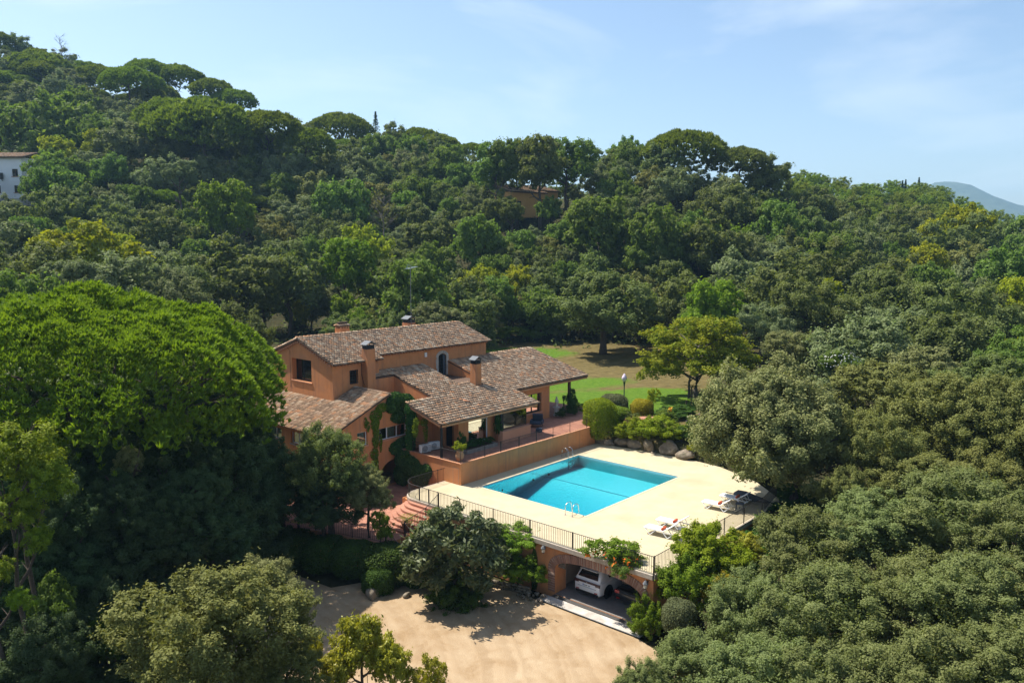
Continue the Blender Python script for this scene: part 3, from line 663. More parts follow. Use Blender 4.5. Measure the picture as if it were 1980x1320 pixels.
# voussoirs: every brick of the arch is a piece
bm_ = MB().obox((0, 0, 0), (.045, 0, 0), (0, .052, 0), (0, 0, .235)).mesh('brick'); bm_.materials.append(M['brick'])
bed = MB(); path = []
for t in np.linspace(0, 1, 240): path.append(arch_pt(t, .24))
jr = [(GA0-.24, z, -1, 0) for z in np.arange(GZ0+.06, GZS, .02)]; jl = [(GA1+.24, z, 1, 0) for z in np.arange(GZS, GZ0+.06, -.02)]
path = jr + path + jl; acc = 0; last = path[0]; bricks = []
for p_ in path:
    acc += math.hypot(p_[0]-last[0], p_[1]-last[1]); last = p_
    if acc >= .122 or not bricks: bricks.append(p_); acc = 0
for y, z, ny, nz in bricks:
    o = link('brick', bm_, gar); o.location = (FX-.005+random.uniform(-.008, .008), y, z)
    o.rotation_euler = (math.atan2(-ny, nz) , 0, 0)
for i in range(len(bricks)-1):
    (y, z, ny, nz), (y2, z2, ny2, nz2) = bricks[i], bricks[i+1]
    bed.add([(FX-.028, y-ny*.225, z-nz*.225), (FX-.028, y+ny*.225, z+nz*.225), (FX-.028, y2+ny2*.225, z2+nz2*.225), (FX-.028, y2-ny2*.225, z2-nz2*.225)], [(0, 1, 2, 3)])
bed.build('mortar', M['mortar'], gar)
sgn = MB().box(FX+.30, -10.9, -1.55, FX+.33, -10.33, -.95); 
MB().obox((FX+.2, -10.62, -1.2), (.02, 0, 0), (0, .25, 0), (0, 0, .22)).build('old_metal_plate', surf('old_plate', (.06, .055, .05), (.22, .18, .14), scale=9), gar)

def lantern(label, x, y, z):
    t = thing('wall_lantern', label, 'lantern', (x, y, z), 0, 'wall lanterns beside the garage arch')
    MB().box(.02, -.03, -.05, .16, .03, .03).build('bracket', M['iron_green'], t)
    MB().lathe([(.085, -.30), (.11, -.10), (.10, -.09)], (-.06, 0, 0), 6).build('glass', M['lantern_glass'], t)
    MB().lathe([(.15, -.10), (.14, -.06), (.07, .05), (.03, .07), (.02, .12)], (-.06, 0, 0), 6).build('hood', M['zinc'], t)
    MB().lathe([(.04, -.36), (.09, -.31), (.09, -.30)], (-.06, 0, 0), 6).build('base', M['iron_green'], t)
lantern('small zinc hooded lantern beside the hedge at the end of the brick arch', FX-.16, -9.62, -.33)
lantern('small zinc hooded lantern under the red flowered vine', FX-.16, -16.28, -.45)

# ================================================================== terrace and courtyard
TZ = 1.5
tpoly = [(-.69, 1.23), (14.9, 1.23), (15.6, 2.2), (17.2, 2.3), (19.2, 3.4), (20.3, 5.2), (20.6, 7.2), (20.4, 12.6), (1.3, 12.6), (1.3, 7.9), (-.69, 7.86)]
mb = MB(); mb.add([(x, y, TZ) for x, y in tpoly], [tuple(range(len(tpoly)))]); tag(mb.build('terrace', M['paving']), kind='structure')
rw = thing('retaining_wall', 'smooth orange retaining wall between the pool deck and the terrace', 'wall')
MB().box(-.69, 1.23, -1.25, 15.0, 1.48, TZ-.006).build('wall', M['stucco'], rw)
MB().box(-.69, 1.481, -1.25, -.44, 7.86, TZ-.006).build('side_wall', M['stucco'], rw)
MB().box(-.74, 1.18, TZ-.004, 15.0, 1.44, TZ+.035).build('coping', M['terracotta'], rw)
MB().box(-.74, 1.445, TZ-.004, -.48, 7.8, TZ+.035).build('coping', M['terracotta'], rw)
hd = MB(); hd.box(-.70, 1.42, .02, -.695, 1.95, 1.16); hd.build('hatch_door', surf('hatch', (.50, .20, .085), (.55, .235, .105), rough=.9), rw)
h2 = MB(); h2.box(-.704, 1.40, .0, -.697, 1.42, 1.18); h2.box(-.704, 1.95, 0, -.697, 1.97, 1.18); h2.box(-.704, 1.42, 1.16, -.697, 1.95, 1.18); h2.build('hatch_frame', M['plaster'], rw)
CZ = -1.2
cpoly = [(-9.0, -.95), (-4.9, -.95), (-4.9, 2.0), (-4.0, 2.72), (-.70, 2.72), (-.70, 7.86), (1.0, 7.86), (1.0, 12), (-6.4, 12), (-12.5, 8.5), (-11.2, 5.2), (-10.6, 4.2), (-9.8, 1.4)]
mb = MB().prism(cpoly, -3.2, CZ); co = tag(mb.build('courtyard', M['stucco']), kind='structure')
mb = MB(); mb.add([(x, y, CZ+.004) for x, y in cpoly], [tuple(range(len(cpoly)))]); mb.build('paving', M['paving'], co)
# curved flight of steps from the deck down to the courtyard
st = thing('garden_steps', 'curved flight of red tiled steps below the corner of the pool deck', 'steps')
for k in range(7):
    z = -.155*(k+1)+.0; x1 = XF - .36*(k+1); e = .36*(k+1); rr = 1.3+e*.9
    pts = [(XF+.3, -.92), (x1, -.92-.0), (x1, 2.2+e*.35-rr*.75)]
    cx, cyy = x1+rr*.75, 2.2+e*.35-rr*.75
    pts += [(cx-rr*.75*math.cos(a), cyy+rr*.75*math.sin(a)) for a in np.linspace(.15, math.pi/2, 8)] + [(XF+1.0, 2.2+e*.35), (XF+1.0, 0)]
    mb = MB().prism(pts, z-.17, z); mb.build('step', M['paving'], st, bevel=.012)
mb = MB().prism([(XF-.01, -1.22), (-7.9, -1.22), (-7.9, -.94), (XF-.01, -.94)], -3.1, -1.0)
mb = MB(); P_ = [(XF, -.3), (-5.2, -.3), (-7.3, -1.08), (-7.9, -1.08), (-7.9, -3.1), (XF, -3.1)]
mb.add([(x, -1.22, z) for x, z in P_] + [(x, -.945, z) for x, z in P_], [tuple(range(6))] + [tuple(range(6, 12))[::-1]] + [(i, i+6, (i+1) % 6+6, (i+1) % 6) for i in range(6)])
mb.build('cheek_wall', M['stucco'], st)
for k in range(5):
    MB().box(-9.05+.0, -1.28-.33*(k+1), -3.1, -7.75, -1.28-.33*k+.33-.003, CZ-.2*(k+1)).build('lower_step', M['paving'], st, bevel=.01)

# ================================================================== railings
bar_me = MB().box(-.008, -.008, 0, .008, .008, 1).mesh('bar'); bar_me.materials.append(M['iron'])
def railing(label, path, h=.93, posts=(), bs=.125, mat=None, group=None, drop=.0, bars=True, pr=.022, rail=.018):
    mat = mat or M['iron']; t = thing('iron_railing', label, 'railing', tuple(path[0]), 0, group); t.location = (0, 0, 0)
    P = [np.array(p, float) for p in path]
    MB().tube([p + (0, 0, h) for p in P], rail, 6).build('top_rail', mat, t, smooth=True)
    if bars: MB().tube([p + (0, 0, .09) for p in P], .011, 4).build('bottom_rail', mat, t)
    seg = [np.linalg.norm(P[i+1]-P[i]) for i in range(len(P)-1)]; tot = sum(seg)
    def atl(s):
        for i, L in enumerate(seg):
            if s <= L or i == len(seg)-1: return P[i] + (P[i+1]-P[i])*(s/L)
            s -= L
    for s in posts:
        p = atl(min(s, tot)); MB().box(p[0]-pr, p[1]-pr, p[2]-drop, p[0]+pr, p[1]+pr, p[2]+h+.03).build('post', mat, t)
    if bars:
        n_ = int(tot/bs)
        for k in range(1, n_):
            s = k*tot/n_
            if min(abs(s-q) for q in posts) < .045: continue
            p = atl(s); b = link('bar', bar_me, t); b.location = p + (0, 0, .09); b.scale = (1, 1, h-.09)
    return t
fx = XF-.015
rcp = [(fx+1.3-1.3*math.cos(a), 2.75-1.28+1.3*math.sin(a), 0) for a in np.linspace(0, math.pi/2, 7)]
pl = [(fx, YR-.02, 0), (fx, -11.56, 0), (fx, -.9, 0), (fx, 1.47, 0)] + rcp[1:] + [(-.72, 2.77, 0)]
railing('long dark iron railing along the front of the pool deck above the garage', pl, h=.95,
        posts=(0, 5.08, 8.13, 10.99, 13.82, 15.75, 16.6, 17.5, 19.6, 22.3), drop=.32, bs=.128)
railing('iron railing at the edge of the pool deck behind the sun loungers', [(fx+.05, YR-.02, 0), (8.0, YR-.02, 0), (11.5, -15.98, 0)], h=.95,
        posts=(.02, 2.5, 5.0, 7.5, 9.98, 12.5, 16.2), drop=.25, bs=.135)
railing('slim iron railing along the red tiled terrace above the pool', [(-.62, 6.2, TZ), (-.62, 3.3, TZ), (-.62, 1.30, TZ), (14.1, 1.30, TZ)], h=.80,
        posts=(0, 2.9, 4.9, 7.3, 9.0, 11.0, 13.0, 15.0, 17.2, 19.4), bs=.125, pr=.018, rail=.013)
railing('sloping iron handrail beside the curved red steps', [(-4.83, -1.02, -.05), (-5.95, -1.02, -.72), (-7.65, -1.02, -1.12)], h=.95, posts=(.02, 1.3, 3.04), bs=.13)
railing('short sloping iron handrail below the courtyard', [(-7.72, -1.05, -1.12), (-7.72, -3.0, -2.2)], h=.9, posts=(.02, 2.2), bs=.14)
railing('short iron handrail on the outer side of the lower steps', [(-9.08, -1.0, -1.2), (-9.08, -2.9, -2.2)], h=.9, posts=(.02, 2.1), bs=.14)
railing('iron railing along the shaded front of the courtyard', [(-9.0, -.85, CZ), (-9.75, 1.4, CZ), (-10.5, 4.2, CZ), (-11.1, 5.2, CZ)], h=.85, posts=(.02, 2.37, 5.2, 6.4), bs=.13)

# ================================================================== the villa
villa = thing('villa', 'rambling orange stucco villa with weathered clay tile roofs', 'house', (5, 12, TZ)); villa.location = (0, 0, 0)
ST = M['stucco']
X0, X1, XJ = -3.44, 13.66, .90            # main block
YF, YL, YB, YRG = 12.45, 11.80, 19.80, 16.05
MS = .345; ZR = 9.26
def mz(y): return ZR - MS*abs(y-YRG)
SH0, SHM, SHY = 3.95, .28, 3.17
def sz(y): return SH0 + SHM*(y-SHY)
UP = (0, 0, 1)
# --- main block walls
wall('wall', [(XJ, 1.2), (X1, 1.2), (X1, mz(YF)-.14), (XJ, mz(YF)-.14)], [archhole(7.79, 8.70, 5.34, 6.95, 7.22)], (0, YF, 0), (1, 0, 0), UP, .4, ST, villa)
wall('wall', [(X0, 1.2), (XJ, 1.2), (XJ, mz(YL)-.14), (X0, mz(YL)-.14)], [rect(-1.92, 5.95, -1.14, 7.01)], (0, YL, 0), (1, 0, 0), UP, .4, ST, villa)
MB().box(XJ-.25, YL+.4, 1.2, XJ-.002, YF+.4, mz(YL)-.1).build('wall', ST, villa)
T_ = .402
gp = [(T_, 1.2), (YB-YL-T_, 1.2), (YB-YL-T_, mz(YL+T_)-.14), (YB-YRG, ZR-.14), (T_, mz(YB-T_)-.14)]
wall('wall', gp, [rect(YB-17.15, 5.95, YB-14.52, 7.66)], (X0, YB, 0), (0, -1, 0), UP, .5, ST, villa)
wall('wall', [(T_, 1.2), (YB-YF-T_, 1.2), (YB-YF-T_, mz(YB-T_)-.14), (YRG-YF, ZR-.14), (T_, mz(YF+T_)-.14)], [], (X1, YF, 0), (0, 1, 0), UP, .4, ST, villa)
wall('wall', rect(0, 1.2, X1-X0, mz(YB)-.14), [], (X1, YB, 0), (-1, 0, 0), UP, .4, ST, villa)
# --- left wing walls
LX0, LX1, LRX, LYF = -6.42, 1.0, -1.59, 7.88
LS, LZR = .43, 5.66
def lz(x): return LZR - LS*abs(x-LRX)
wall('wall', [(LX0, -1.25), (LX1, -1.25), (LX1, lz(LX1)-.12), (LRX, LZR-.12), (LX0, lz(LX0)-.12)],
     [rect(-2.37, 2.33, .27, 3.22), rect(-4.30, 2.26, -3.42, 3.25), archhole(-2.36, .46, -1.19, -.45, .74), archhole(-5.6, -3.55, -1.19, -.75, .12)],
     (0, LYF, 0), (1, 0, 0), UP, .4, ST, villa)
wall('wall', rect(0, -1.25, YB-LYF-T_, lz(LX0)-.12), [rect(YB-17.65, 2.12, YB-14.15, 2.98), rect(YB-12.95, 2.12, YB-9.6, 3.02)], (LX0, YB, 0), (0, -1, 0), UP, .4, ST, villa)
MB().box(LX1-.3, LYF+.4, -1.2, LX1-.002, YL, lz(LX1)-.13).build('wall', ST, villa)
MB().box(LX0+.4, LYF+6.2, -1.2, LX1-.31, LYF+6.4, 1.2).build('inner_wall', M['garage_floor'], villa)  # garage floor colour darkens this wall, standing in for shade behind the arches
MB().box(LX0+.4, LYF+.41, 1.2, LX1-.31, YB-.5, 1.35).build('inner_floor', M['plaster'], villa)
# --- centre and east wings
wall('wall', rect(1.9, 1.45, 5.75, sz(4.05)-.12), [rect(2.95, 1.72, 5.05, 3.46)], (0, 4.05, 0), (1, 0, 0), UP, .35, ST, villa)
wall('wall', rect(0, 1.45, 3.2-.352, sz(4.05)-.12), [rect(3.2-1.55, 1.55, 3.2-.65, 3.55)], (1.9, 7.25, 0), (0, -1, 0), UP, .3, ST, villa)
MB().box(1.9, 7.0, 1.45, 2.2, 11.4, 3.5).build('wall', ST, villa)
# parapet wall below the upper rake of the centre roof
wall('wall', [(0, 3.6), (4.55, 3.6), (4.55, sz(6.9)-.10), (0, sz(11.45)-.10)], [], (2.02, 11.45, 0), (0, -1, 0), UP, .3, ST, villa)
MB().box(.0, 11.35, 3.0, 2.0, 11.79, sz(11.4)-.12).build('wall', ST, villa)
MB().box(-.6, 6.85, 1.45, 2.0, 7.0, sz(6.85)-.1).build('wall', ST, villa)
MB().box(5.75, 3.42, 1.45, 5.95, 4.4, sz(3.42)-.12).build('wall', ST, villa)
MB().box(8.62, 3.75, 1.45, 8.9, 6.43, sz(3.75)-.12).build('wall', ST, villa)
wall('wall', rect(8.9, 1.45, 14.95, sz(6.08)-.12), [rect(11.75, 2.25, 13.85, 3.88)], (0, 6.08, 0), (1, 0, 0), UP, .35, ST, villa)
wall('wall', [(.352, 1.45), (6.1, 1.45), (6.1, sz(12.18)-.12), (.352, sz(6.43)-.12)], [], (14.95, 6.08, 0), (0, 1, 0), UP, .35, ST, villa)
MB().box(13.7, 12.2, 1.45, 19.6, 12.45, sz(12.2)-.14).build('wall', ST, villa)
# roof slot in front of the upper door
SX0, SX1, SY0, SZF = 5.98, 8.86, 8.35, 5.33
wall('wall', [(0, SZF-.6), (YF-SY0-.02, SZF-.6), (YF-SY0-.02, sz(YF)+.06), (0, sz(SY0)+.06)], [], (SX1+.02, SY0+0, 0), (0, 1, 0), UP, -.25, ST, villa)
# (outward face looks to -X)
wall('wall', [(0, SZF-.6), (YF-SY0-.02, SZF-.6), (YF-SY0-.02, sz(YF)-.05), (0, sz(SY0)-.05)], [], (SX0, SY0, 0), (0, 1, 0), UP, .2, ST, villa)
MB().box(SX0-.1, SY0-.3, SZF-.12, SX1+.1, YF-.001, SZF).build('roof_terrace', M['tile_bed'], villa)
# --- low wall and glazed bay
bay = part_empty('bay_window', villa)
MB().box(5.45, 2.92, 1.45, 8.72, 3.4, 2.34).build('parapet', M['stucco_dado'], bay)
MB().box(5.42, 2.88, 2.34, 8.76, 3.42, 2.39).build('sill', M['stucco_dado'], bay)
MB().box(5.95, 3.30, 2.39, 8.58, 3.32, 3.88).build('pane', M['bay_glass'], bay)
f = MB(); f.box(5.66, 3.27, 2.39, 5.94, 3.36, 3.9); f.box(8.58, 3.28, 2.39, 8.62, 3.34, 3.9); f.build('frame', M['dark_metal'], bay)
MB().box(5.95, 5.6, 1.6, 8.6, 5.7, 3.9).build('back_panel', surf('stone_dark', (.10, .10, .085), (.20, .19, .15), scale=2), bay)
# --- porch posts
MB().box(-.60, 3.20, TZ+.03, -.47, 3.33, sz(3.26)-.16).build('porch_post', M['dark_metal'], villa)
MB().box(17.6, 5.95, TZ, 17.8, 6.15, sz(6.05)-.14).build('porch_post', M['wood_brown'], villa)
MB().box(17.6, 12.0, TZ, 17.8, 12.2, sz(12.1)-.14).build('porch_post', M['wood_brown'], villa)
# --- doors and windows
def window(name, O, U, u0, v0, u1, v1, mull=(), inset=.22, frame='white', fw=.055, curtain=None, pane='window_glass', bars=None, sill=None, outN=None):
    O = np.array(O, float); U = np.array(U, float); N = np.cross(U, (0, 0, 1.0))
    w = part_empty(name, villa); V = np.array((0, 0, 1.0))
    def slab(nm, a0, b0, a1, b1, d0, d1, mat, parent=w):
        c = O + U*(a0+a1)/2 + V*(b0+b1)/2 - N*(d0+d1)/2
        return MB().obox(c, U*(a1-a0)/2, N*(d1-d0)/2, V*(b1-b0)/2).build(nm, mat, parent)
    slab('frame', u0, v1-fw, u1, v1, inset, inset+.07, M[frame]); slab('frame', u0, v0, u1, v0+fw, inset, inset+.07, M[frame])
    xs = [u0] + [u0+(u1-u0)*m for m in mull] + [u1]
    slab('frame', u0, v0+fw, u0+fw, v1-fw, inset, inset+.07, M[frame]); slab('frame', u1-fw, v0+fw, u1, v1-fw, inset, inset+.07, M[frame])
    for x in xs[1:-1]: slab('mullion', x-fw*.6, v0+fw, x+fw*.6, v1-fw, inset, inset+.065, M[frame])
    for a, b in zip(xs[:-1], xs[1:]): slab('pane', a+fw*.6, v0+fw, b-fw*.6, v1-fw, inset+.03, inset+.036, M[pane])
    if curtain:
        for (a, b, mt) in curtain:
            ca, cb = u0+(u1-u0)*a, u0+(u1-u0)*b; n_ = max(8, int((cb-ca)/.05)); vv = []; ff = []
            for k in range(n_+1):
                x = ca+(cb-ca)*k/n_; dd = inset+.16+.03*math.sin(k*1.7)
                for z in (v0, v1): vv.append(O+U*x+V*z-N*dd)
            for k in range(n_): ff.append((2*k, 2*k+2, 2*k+3, 2*k+1))
            MB().add(vv, ff).build('curtain', M[mt], w)
    if bars:
        nb, nv, rr, off = bars; mb = MB()
        for k in range(nb):
            x = u0+(u1-u0)*(k+.5)/nb; p = O+U*x-N*off; mb.tube([p+V*(v0-.03), p+V*(v1+.03)], rr, 5)
        for k in range(nv):
            z = v0+(v1-v0)*(k+.5)/nv; p = O+V*z-N*off; mb.tube([p+U*(u0-.04), p+U*(u1+.04)], rr, 5)
        mb.build('grille', M['iron'], w)
    if sill: slab('sill', u0-.08, v0-.09, u1+.08, v0-.002, -.06, inset, M[sill])
    return w
window('gable_window', (X0, YB, 0), (0, -1, 0), YB-17.15, 5.95, YB-14.52, 7.66, inset=.42, frame='dark_metal', pane='dark_glass', mull=(.38,), fw=.06, sill='terracotta')
window('grille_window', (0, YL, 0), (1, 0, 0), -1.92, 5.95, -1.14, 7.01, inset=.2, frame='dark_metal', pane='dark_glass', bars=(5, 5, .012, -.02))
window('white_window', (0, LYF, 0), (1, 0, 0), -2.37, 2.33, .27, 3.22, mull=(.31, .66), inset=.14, curtain=((.33, .64, 'curtain'), (.68, .98, 'curtain')), sill='stucco_dado')
window('white_window', (0, LYF, 0), (1, 0, 0), -4.30, 2.26, -3.42, 3.25, inset=.14, curtain=((.05, .85, 'curtain_teal'),), sill='stucco_dado')
window('side_window', (LX0, YB, 0), (0, -1, 0), YB-17.65, 2.12, YB-14.15, 2.98, mull=(.25, .5, .75), inset=.14, sill='planter')
window('side_window', (LX0, YB, 0), (0, -1, 0), YB-12.95, 2.12, YB-9.6, 3.02, mull=(.25, .5, .75), inset=.14, curtain=((.05, .3, 'curtain'),), sill='planter')
window('picture_window', (0, 4.05, 0), (1, 0, 0), 2.95, 1.72, 5.05, 3.46, inset=.1, frame='white', fw=.07, curtain=((.0, 1.0, 'blind'),), pane='bay_glass')
window('dining_window', (0, 6.08, 0), (1, 0, 0), 11.75, 2.25, 13.85, 3.88, inset=.22, frame='dark_metal', fw=.09, mull=(.5,), pane='bay_glass', sill='stucco_dado')
dr = part_empty('porch_door', villa)
MB().box(2.1, 4.6+.05, 1.5, 2.16, 5.6-.05, 3.55).build('door_leaf', M['dark_metal'], dr)
sh = MB()
for k in range(22): sh.box(1.86, 4.52, 1.62+.085*k, 1.90, 4.66, 1.66+.085*k)
sh.build('shutter', M['wood_brown'], dr)
ud = part_empty('upper_door', villa)
MB().box(7.78, YF+.22, SZF, 8.71, YF+.26, 7.3).build('door_leaf', M['dark_glass'], ud)
gr = MB()
for k in range(6): gr.tube([(7.84+.105*k, YF+.10, SZF), (7.84+.105*k, YF+.10, 7.15)], .011, 5)
for k in range(7): gr.tube([(7.8, YF+.10, SZF+.18+.26*k), (8.4, YF+.10, SZF+.18+.26*k)], .011, 5)
gr.build('grille', M['iron'], ud); MB().box(8.42, YF+.08, SZF, 8.69, YF+.13, 7.08).build('side_leaf', surf('blue_grey', (.06, .075, .09), (.09, .11, .125), scale=6), ud)
# stones of the door surround
sr = random.Random(3); zz = SZF
while zz < 6.9:
    hh = sr.uniform(.30, .46)
    for s in (0, 1):
        w_ = sr.uniform(.20, .34); xa = 7.79-w_ if s == 0 else 8.70
        MB().box(xa, YF-.03-sr.uniform(0, .015), zz+.008, xa+w_, YF+.1, min(zz+hh, 6.95)-.008).build('stone', M['stone'], ud, bevel=.015)
    zz += hh
for k in range(7):
    a0, a1 = math.pi*k/7+.02, math.pi*(k+1)/7-.02; vv = []
    for d in (-.035, .12):
        for a, rx, rz_ in ((a0, .46, .28), (a1, .46, .28), (a1, .74, .54), (a0, .74, .54)): vv.append((8.245+rx*math.cos(a), YF+d, 6.95+rz_*math.sin(a)))
    MB().add(vv, [(0, 1, 2, 3)[::-1], (4, 5, 6, 7), (0, 1, 5, 4), (1, 2, 6, 5), (2, 3, 7, 6), (3, 0, 4, 7)]).build('stone', M['stone'], ud)
MB().box(6.19, YF-.10, 7.13, 6.44, YF-.005, 7.50).build('alarm_box', M['white'], villa, bevel=.02)
MB().tube([(X0-.02, 17.35, 5.3), (X0-.02, 17.35, 8.2), (X0-.02, 17.75, 8.45)], .012, 4).build('cable', M['dark_metal'], villa)
MB().tube([(-.82, YL-.03, 7.5), (-.84, YL-.05, 6.6), (-.80, YL-.25, 5.9), (-.60, YL-.62, 5.45)], .02, 5).build('cable', M['dark_metal'], villa)

# --- roofs
tile_prof = [(.104*math.cos(a), .09*math.sin(a)) for a in np.linspace(math.pi*.02, math.pi*.98, 6)]
TV = [(-x, -.21, z) for x, z in tile_prof] + [(-x*.80, .21, z*.80-.052) for x, z in tile_prof]
TV = np.array(TV); TF = [(i, i+1, i+7, i+6) for i in range(5)] + [(5, 4, 3, 2, 1, 0)]
tile_me = bpy.data.meshes.new('tile'); tile_me.from_pydata([tuple(p) for p in TV], [], TF); tile_me.materials.append(M['tile'])
tile_me.shade_smooth()
SP_C, SP_R = .222, .335
def tiles_on(O, U, S, ulen, slen, mask):
    """columns of barrel tiles: O the eave corner, U along the eave, S up the slope"""
    O, U, S = (np.array(k, float) for k in (O, U, S)); S /= np.linalg.norm(S); N = np.cross(U, S)
    out = []; r = np.random.default_rng(int(abs(O[0]*10)+7))
    for i in range(int(ulen/SP_C)+1):
        for j in range(int(slen/SP_R)+1):
            u = .11 + i*SP_C; s = .12 + j*SP_R
            p = O + U*u + S*s
            if u > ulen or s > slen or not mask(p[0], p[1]): continue
            p = p + N*(.075+r.normal()*.006) + U*r.normal()*.008 + S*r.normal()*.012; a = r.normal()*.035
            U2 = U*math.cos(a)+S*math.sin(a); S2 = S*math.cos(a)-U*math.sin(a)
            S2 = S2 - N*-.05 + N*r.normal()*.012
            out.append((p, U2, S2/np.linalg.norm(S2), N))
    return out
def tile_stuff(name, recs, parent):
    n = len(recs); co = np.zeros((n, 12, 3)); 
    for k, (p, u, s, nn) in enumerate(recs): co[k] = p + TV[:, :1]*u + TV[:, 1:2]*s + TV[:, 2:3]*nn
    r = np.random.default_rng(n); F = [tuple(i+12*k for i in f) for k in range(n) for f in TF]
    me = bpy.data.meshes.new(name); me.from_pydata([tuple(p) for p in co.reshape(-1, 3)], [], F)
    a = me.attributes.new('v', 'FLOAT', 'POINT'); a.data.foreach_set('value', np.repeat(r.uniform(0, 1, n), 12).astype(np.float32))
    me.shade_smooth(); o = link(name, me, parent, M['tile']); o["kind"] = "stuff"; return o
def ridge(recs, a, b):
    a, b = np.array(a, float), np.array(b, float); L = np.linalg.norm(b-a); d = (b-a)/L; u = np.cross(d, (0, 0, 1.0)); u /= np.linalg.norm(u)
    for k in range(int(L/.34)):
        p = a + d*(.17+.34*k); nn = np.cross(u, d); recs.append((p, u*1.25, d+np.array((0, 0, .04)), nn))
def slab(name, pts, t, parent, mat=None):
    """roof board: polygon pts (x, y, z) with thickness t downwards"""
    n = len(pts); V = [tuple(p) for p in pts] + [(p[0], p[1], p[2]-t) for p in pts]
    F = [tuple(range(n)), tuple(range(n, 2*n))[::-1]] + [(i, i+n, (i+1) % n+n, (i+1) % n) for i in range(n)]
    return MB().add(V, F).build(name, mat or M['tile_bed'], parent)
EB = -.02
# main roof
mr_ = part_empty('main_roof', villa)
RX0, RX1, EYR, EYL, XK = -3.66, 13.90, 12.10, 11.42, 1.05
slab('board', [(RX0, EYL, mz(EYL)), (XK, EYL, mz(EYL)), (XK, EYR, mz(EYR)), (XK, YRG, ZR), (RX0, YRG, ZR)], .10, mr_)
slab('board', [(XK, EYR, mz(EYR)), (RX1, EYR, mz(EYR)), (RX1, YRG, ZR), (XK, YRG, ZR)], .10, mr_)
slab('board', [(RX1, 20.2, mz(20.2)), (RX0, 20.2, mz(20.2)), (RX0, YRG, ZR), (RX1, YRG, ZR)], .10, mr_)
mrec = tiles_on((RX0, EYL-.06, mz(EYL-.06)), (1, 0, 0), (0, 1, MS), RX1-RX0, 4.98, lambda x, y: x < XK or y > EYR-.02)
mrec += tiles_on((RX1, 20.26, mz(20.26)), (-1, 0, 0), (0, -1, MS), RX1-RX0, 4.4, lambda x, y: True)
ridge(mrec, (RX0, YRG, ZR+.10), (RX1, YRG, ZR+.10))
# left wing roof
lr_ = part_empty('wing_roof', villa)
LE, LY0, LY1 = -6.79, 7.62, 19.95
slab('board', [(LE, LY1, lz(LE)), (LE, LY0, lz(LE)), (LRX, LY0, LZR), (LRX, YL, LZR), (X0, YL, lz(X0)), (X0, LY1, lz(X0))], .10, lr_)
slab('board', [(LX1+.25, LY0, lz(LX1+.25)), (LX1+.25, YL-.5, lz(LX1+.25)), (LRX, YL-.5, LZR), (LRX, LY0, LZR)], .10, lr_)
lrec = tiles_on((LE-.05, LY1, lz(LE-.05)), (0, -1, 0), (1, 0, LS), LY1-LY0, 5.7, lambda x, y: x < LRX and (x < X0 or y < YL))
lrec += tiles_on((LX1+.3, LY0, lz(LX1+.3)), (0, 1, 0), (-1, 0, LS), YL-LY0-.5, 3.0, lambda x, y: x > LRX)
ridge(lrec, (LRX, LY0, LZR+.10), (LRX, YL, LZR+.10))
# shed roof over the centre and east wings
cr_ = part_empty('terrace_roof', villa)
def sp_(x, y): return (x, y, sz(y))
CX0, CX1, EXR, EYE = -.66, 9.88, 19.92, 5.62
slab('board', [sp_(CX0, SHY), sp_(CX1, SHY), sp_(CX1, EYE), sp_(CX1, 6.85), sp_(CX0, 6.85)], .10, cr_)
slab('board', [sp_(CX1, EYE), sp_(EXR, EYE), sp_(EXR, YF), sp_(CX1, YF)], .10, cr_)
slab('board', [sp_(2.0, 6.851), sp_(CX1, 6.851), sp_(CX1, SY0), sp_(2.0, SY0)], .10, cr_)
slab('board', [sp_(2.0, SY0), sp_(SX0, SY0), sp_(SX0, YF), sp_(2.0, YF)], .10, cr_)
slab('board', [sp_(SX1, SY0), sp_(CX1, SY0), sp_(CX1, YF), sp_(SX1, YF)], .10, cr_)
slab('board', [sp_(.05, 11.38), sp_(1.999, 11.38), sp_(1.999, YF), sp_(.05, YF)], .10, cr_)
slab('board', [(EXR, 17, sz(YF)-1.3), (X1+.05, 17, sz(YF)-1.3), (X1+.05, YF+.02, sz(YF)), (EXR, YF+.02, sz(YF))], .10, cr_)
def cmask(x, y):
    if y < EYE-.05: return CX0 <= x <= CX1+.05
    if y < 6.9: return CX0 <= x <= EXR+.1
    if y < 11.36: ok = 2.0 <= x
    else: ok = x >= .08
    return ok and x <= EXR+.1 and not (SX0-.03 < x < SX1+.03 and y > SY0) and not (7.15 < x < 8.0 and 7.4 < y < 8.2)
crec = tiles_on((CX0, SHY-.06, sz(SHY-.06)), (1, 0, 0), (0, 1, SHM), EXR-CX0+.1, 9.6, cmask)
ridge(crec, (X1+.1, YF+.05, sz(YF)+.10), (EXR, YF+.05, sz(YF)+.10))
crec.sort(key=lambda q: (q[0][0]-CAM[0])**2 + (q[0][1]-CAM[1])**2)
for p, u, s, nn in crec[:290]:
    o = link('tile', tile_me, cr_); mtx = Matrix.Identity(4)
    for a, vec in enumerate((u, s, nn)):
        for b in range(3): mtx[b][a] = vec[b]
    for b in range(3): mtx[b][3] = p[b]
    o.matrix_world = mtx
tile_stuff('far_tiles', crec[290:], cr_); tile_stuff('tiles', mrec, mr_); tile_stuff('tiles', lrec, lr_)
lo = link('loose_tile', tile_me.copy(), cr_); lo.data.materials.clear(); lo.data.materials.append(surf('new_clay', (.55, .22, .10), (.62, .30, .16), scale=5)); lo.location = (3.9, 5.2, sz(5.2)+.2); lo.rotation_euler = (.32, .1, .5); lo.scale = (1.25, 1.25, 1.25)
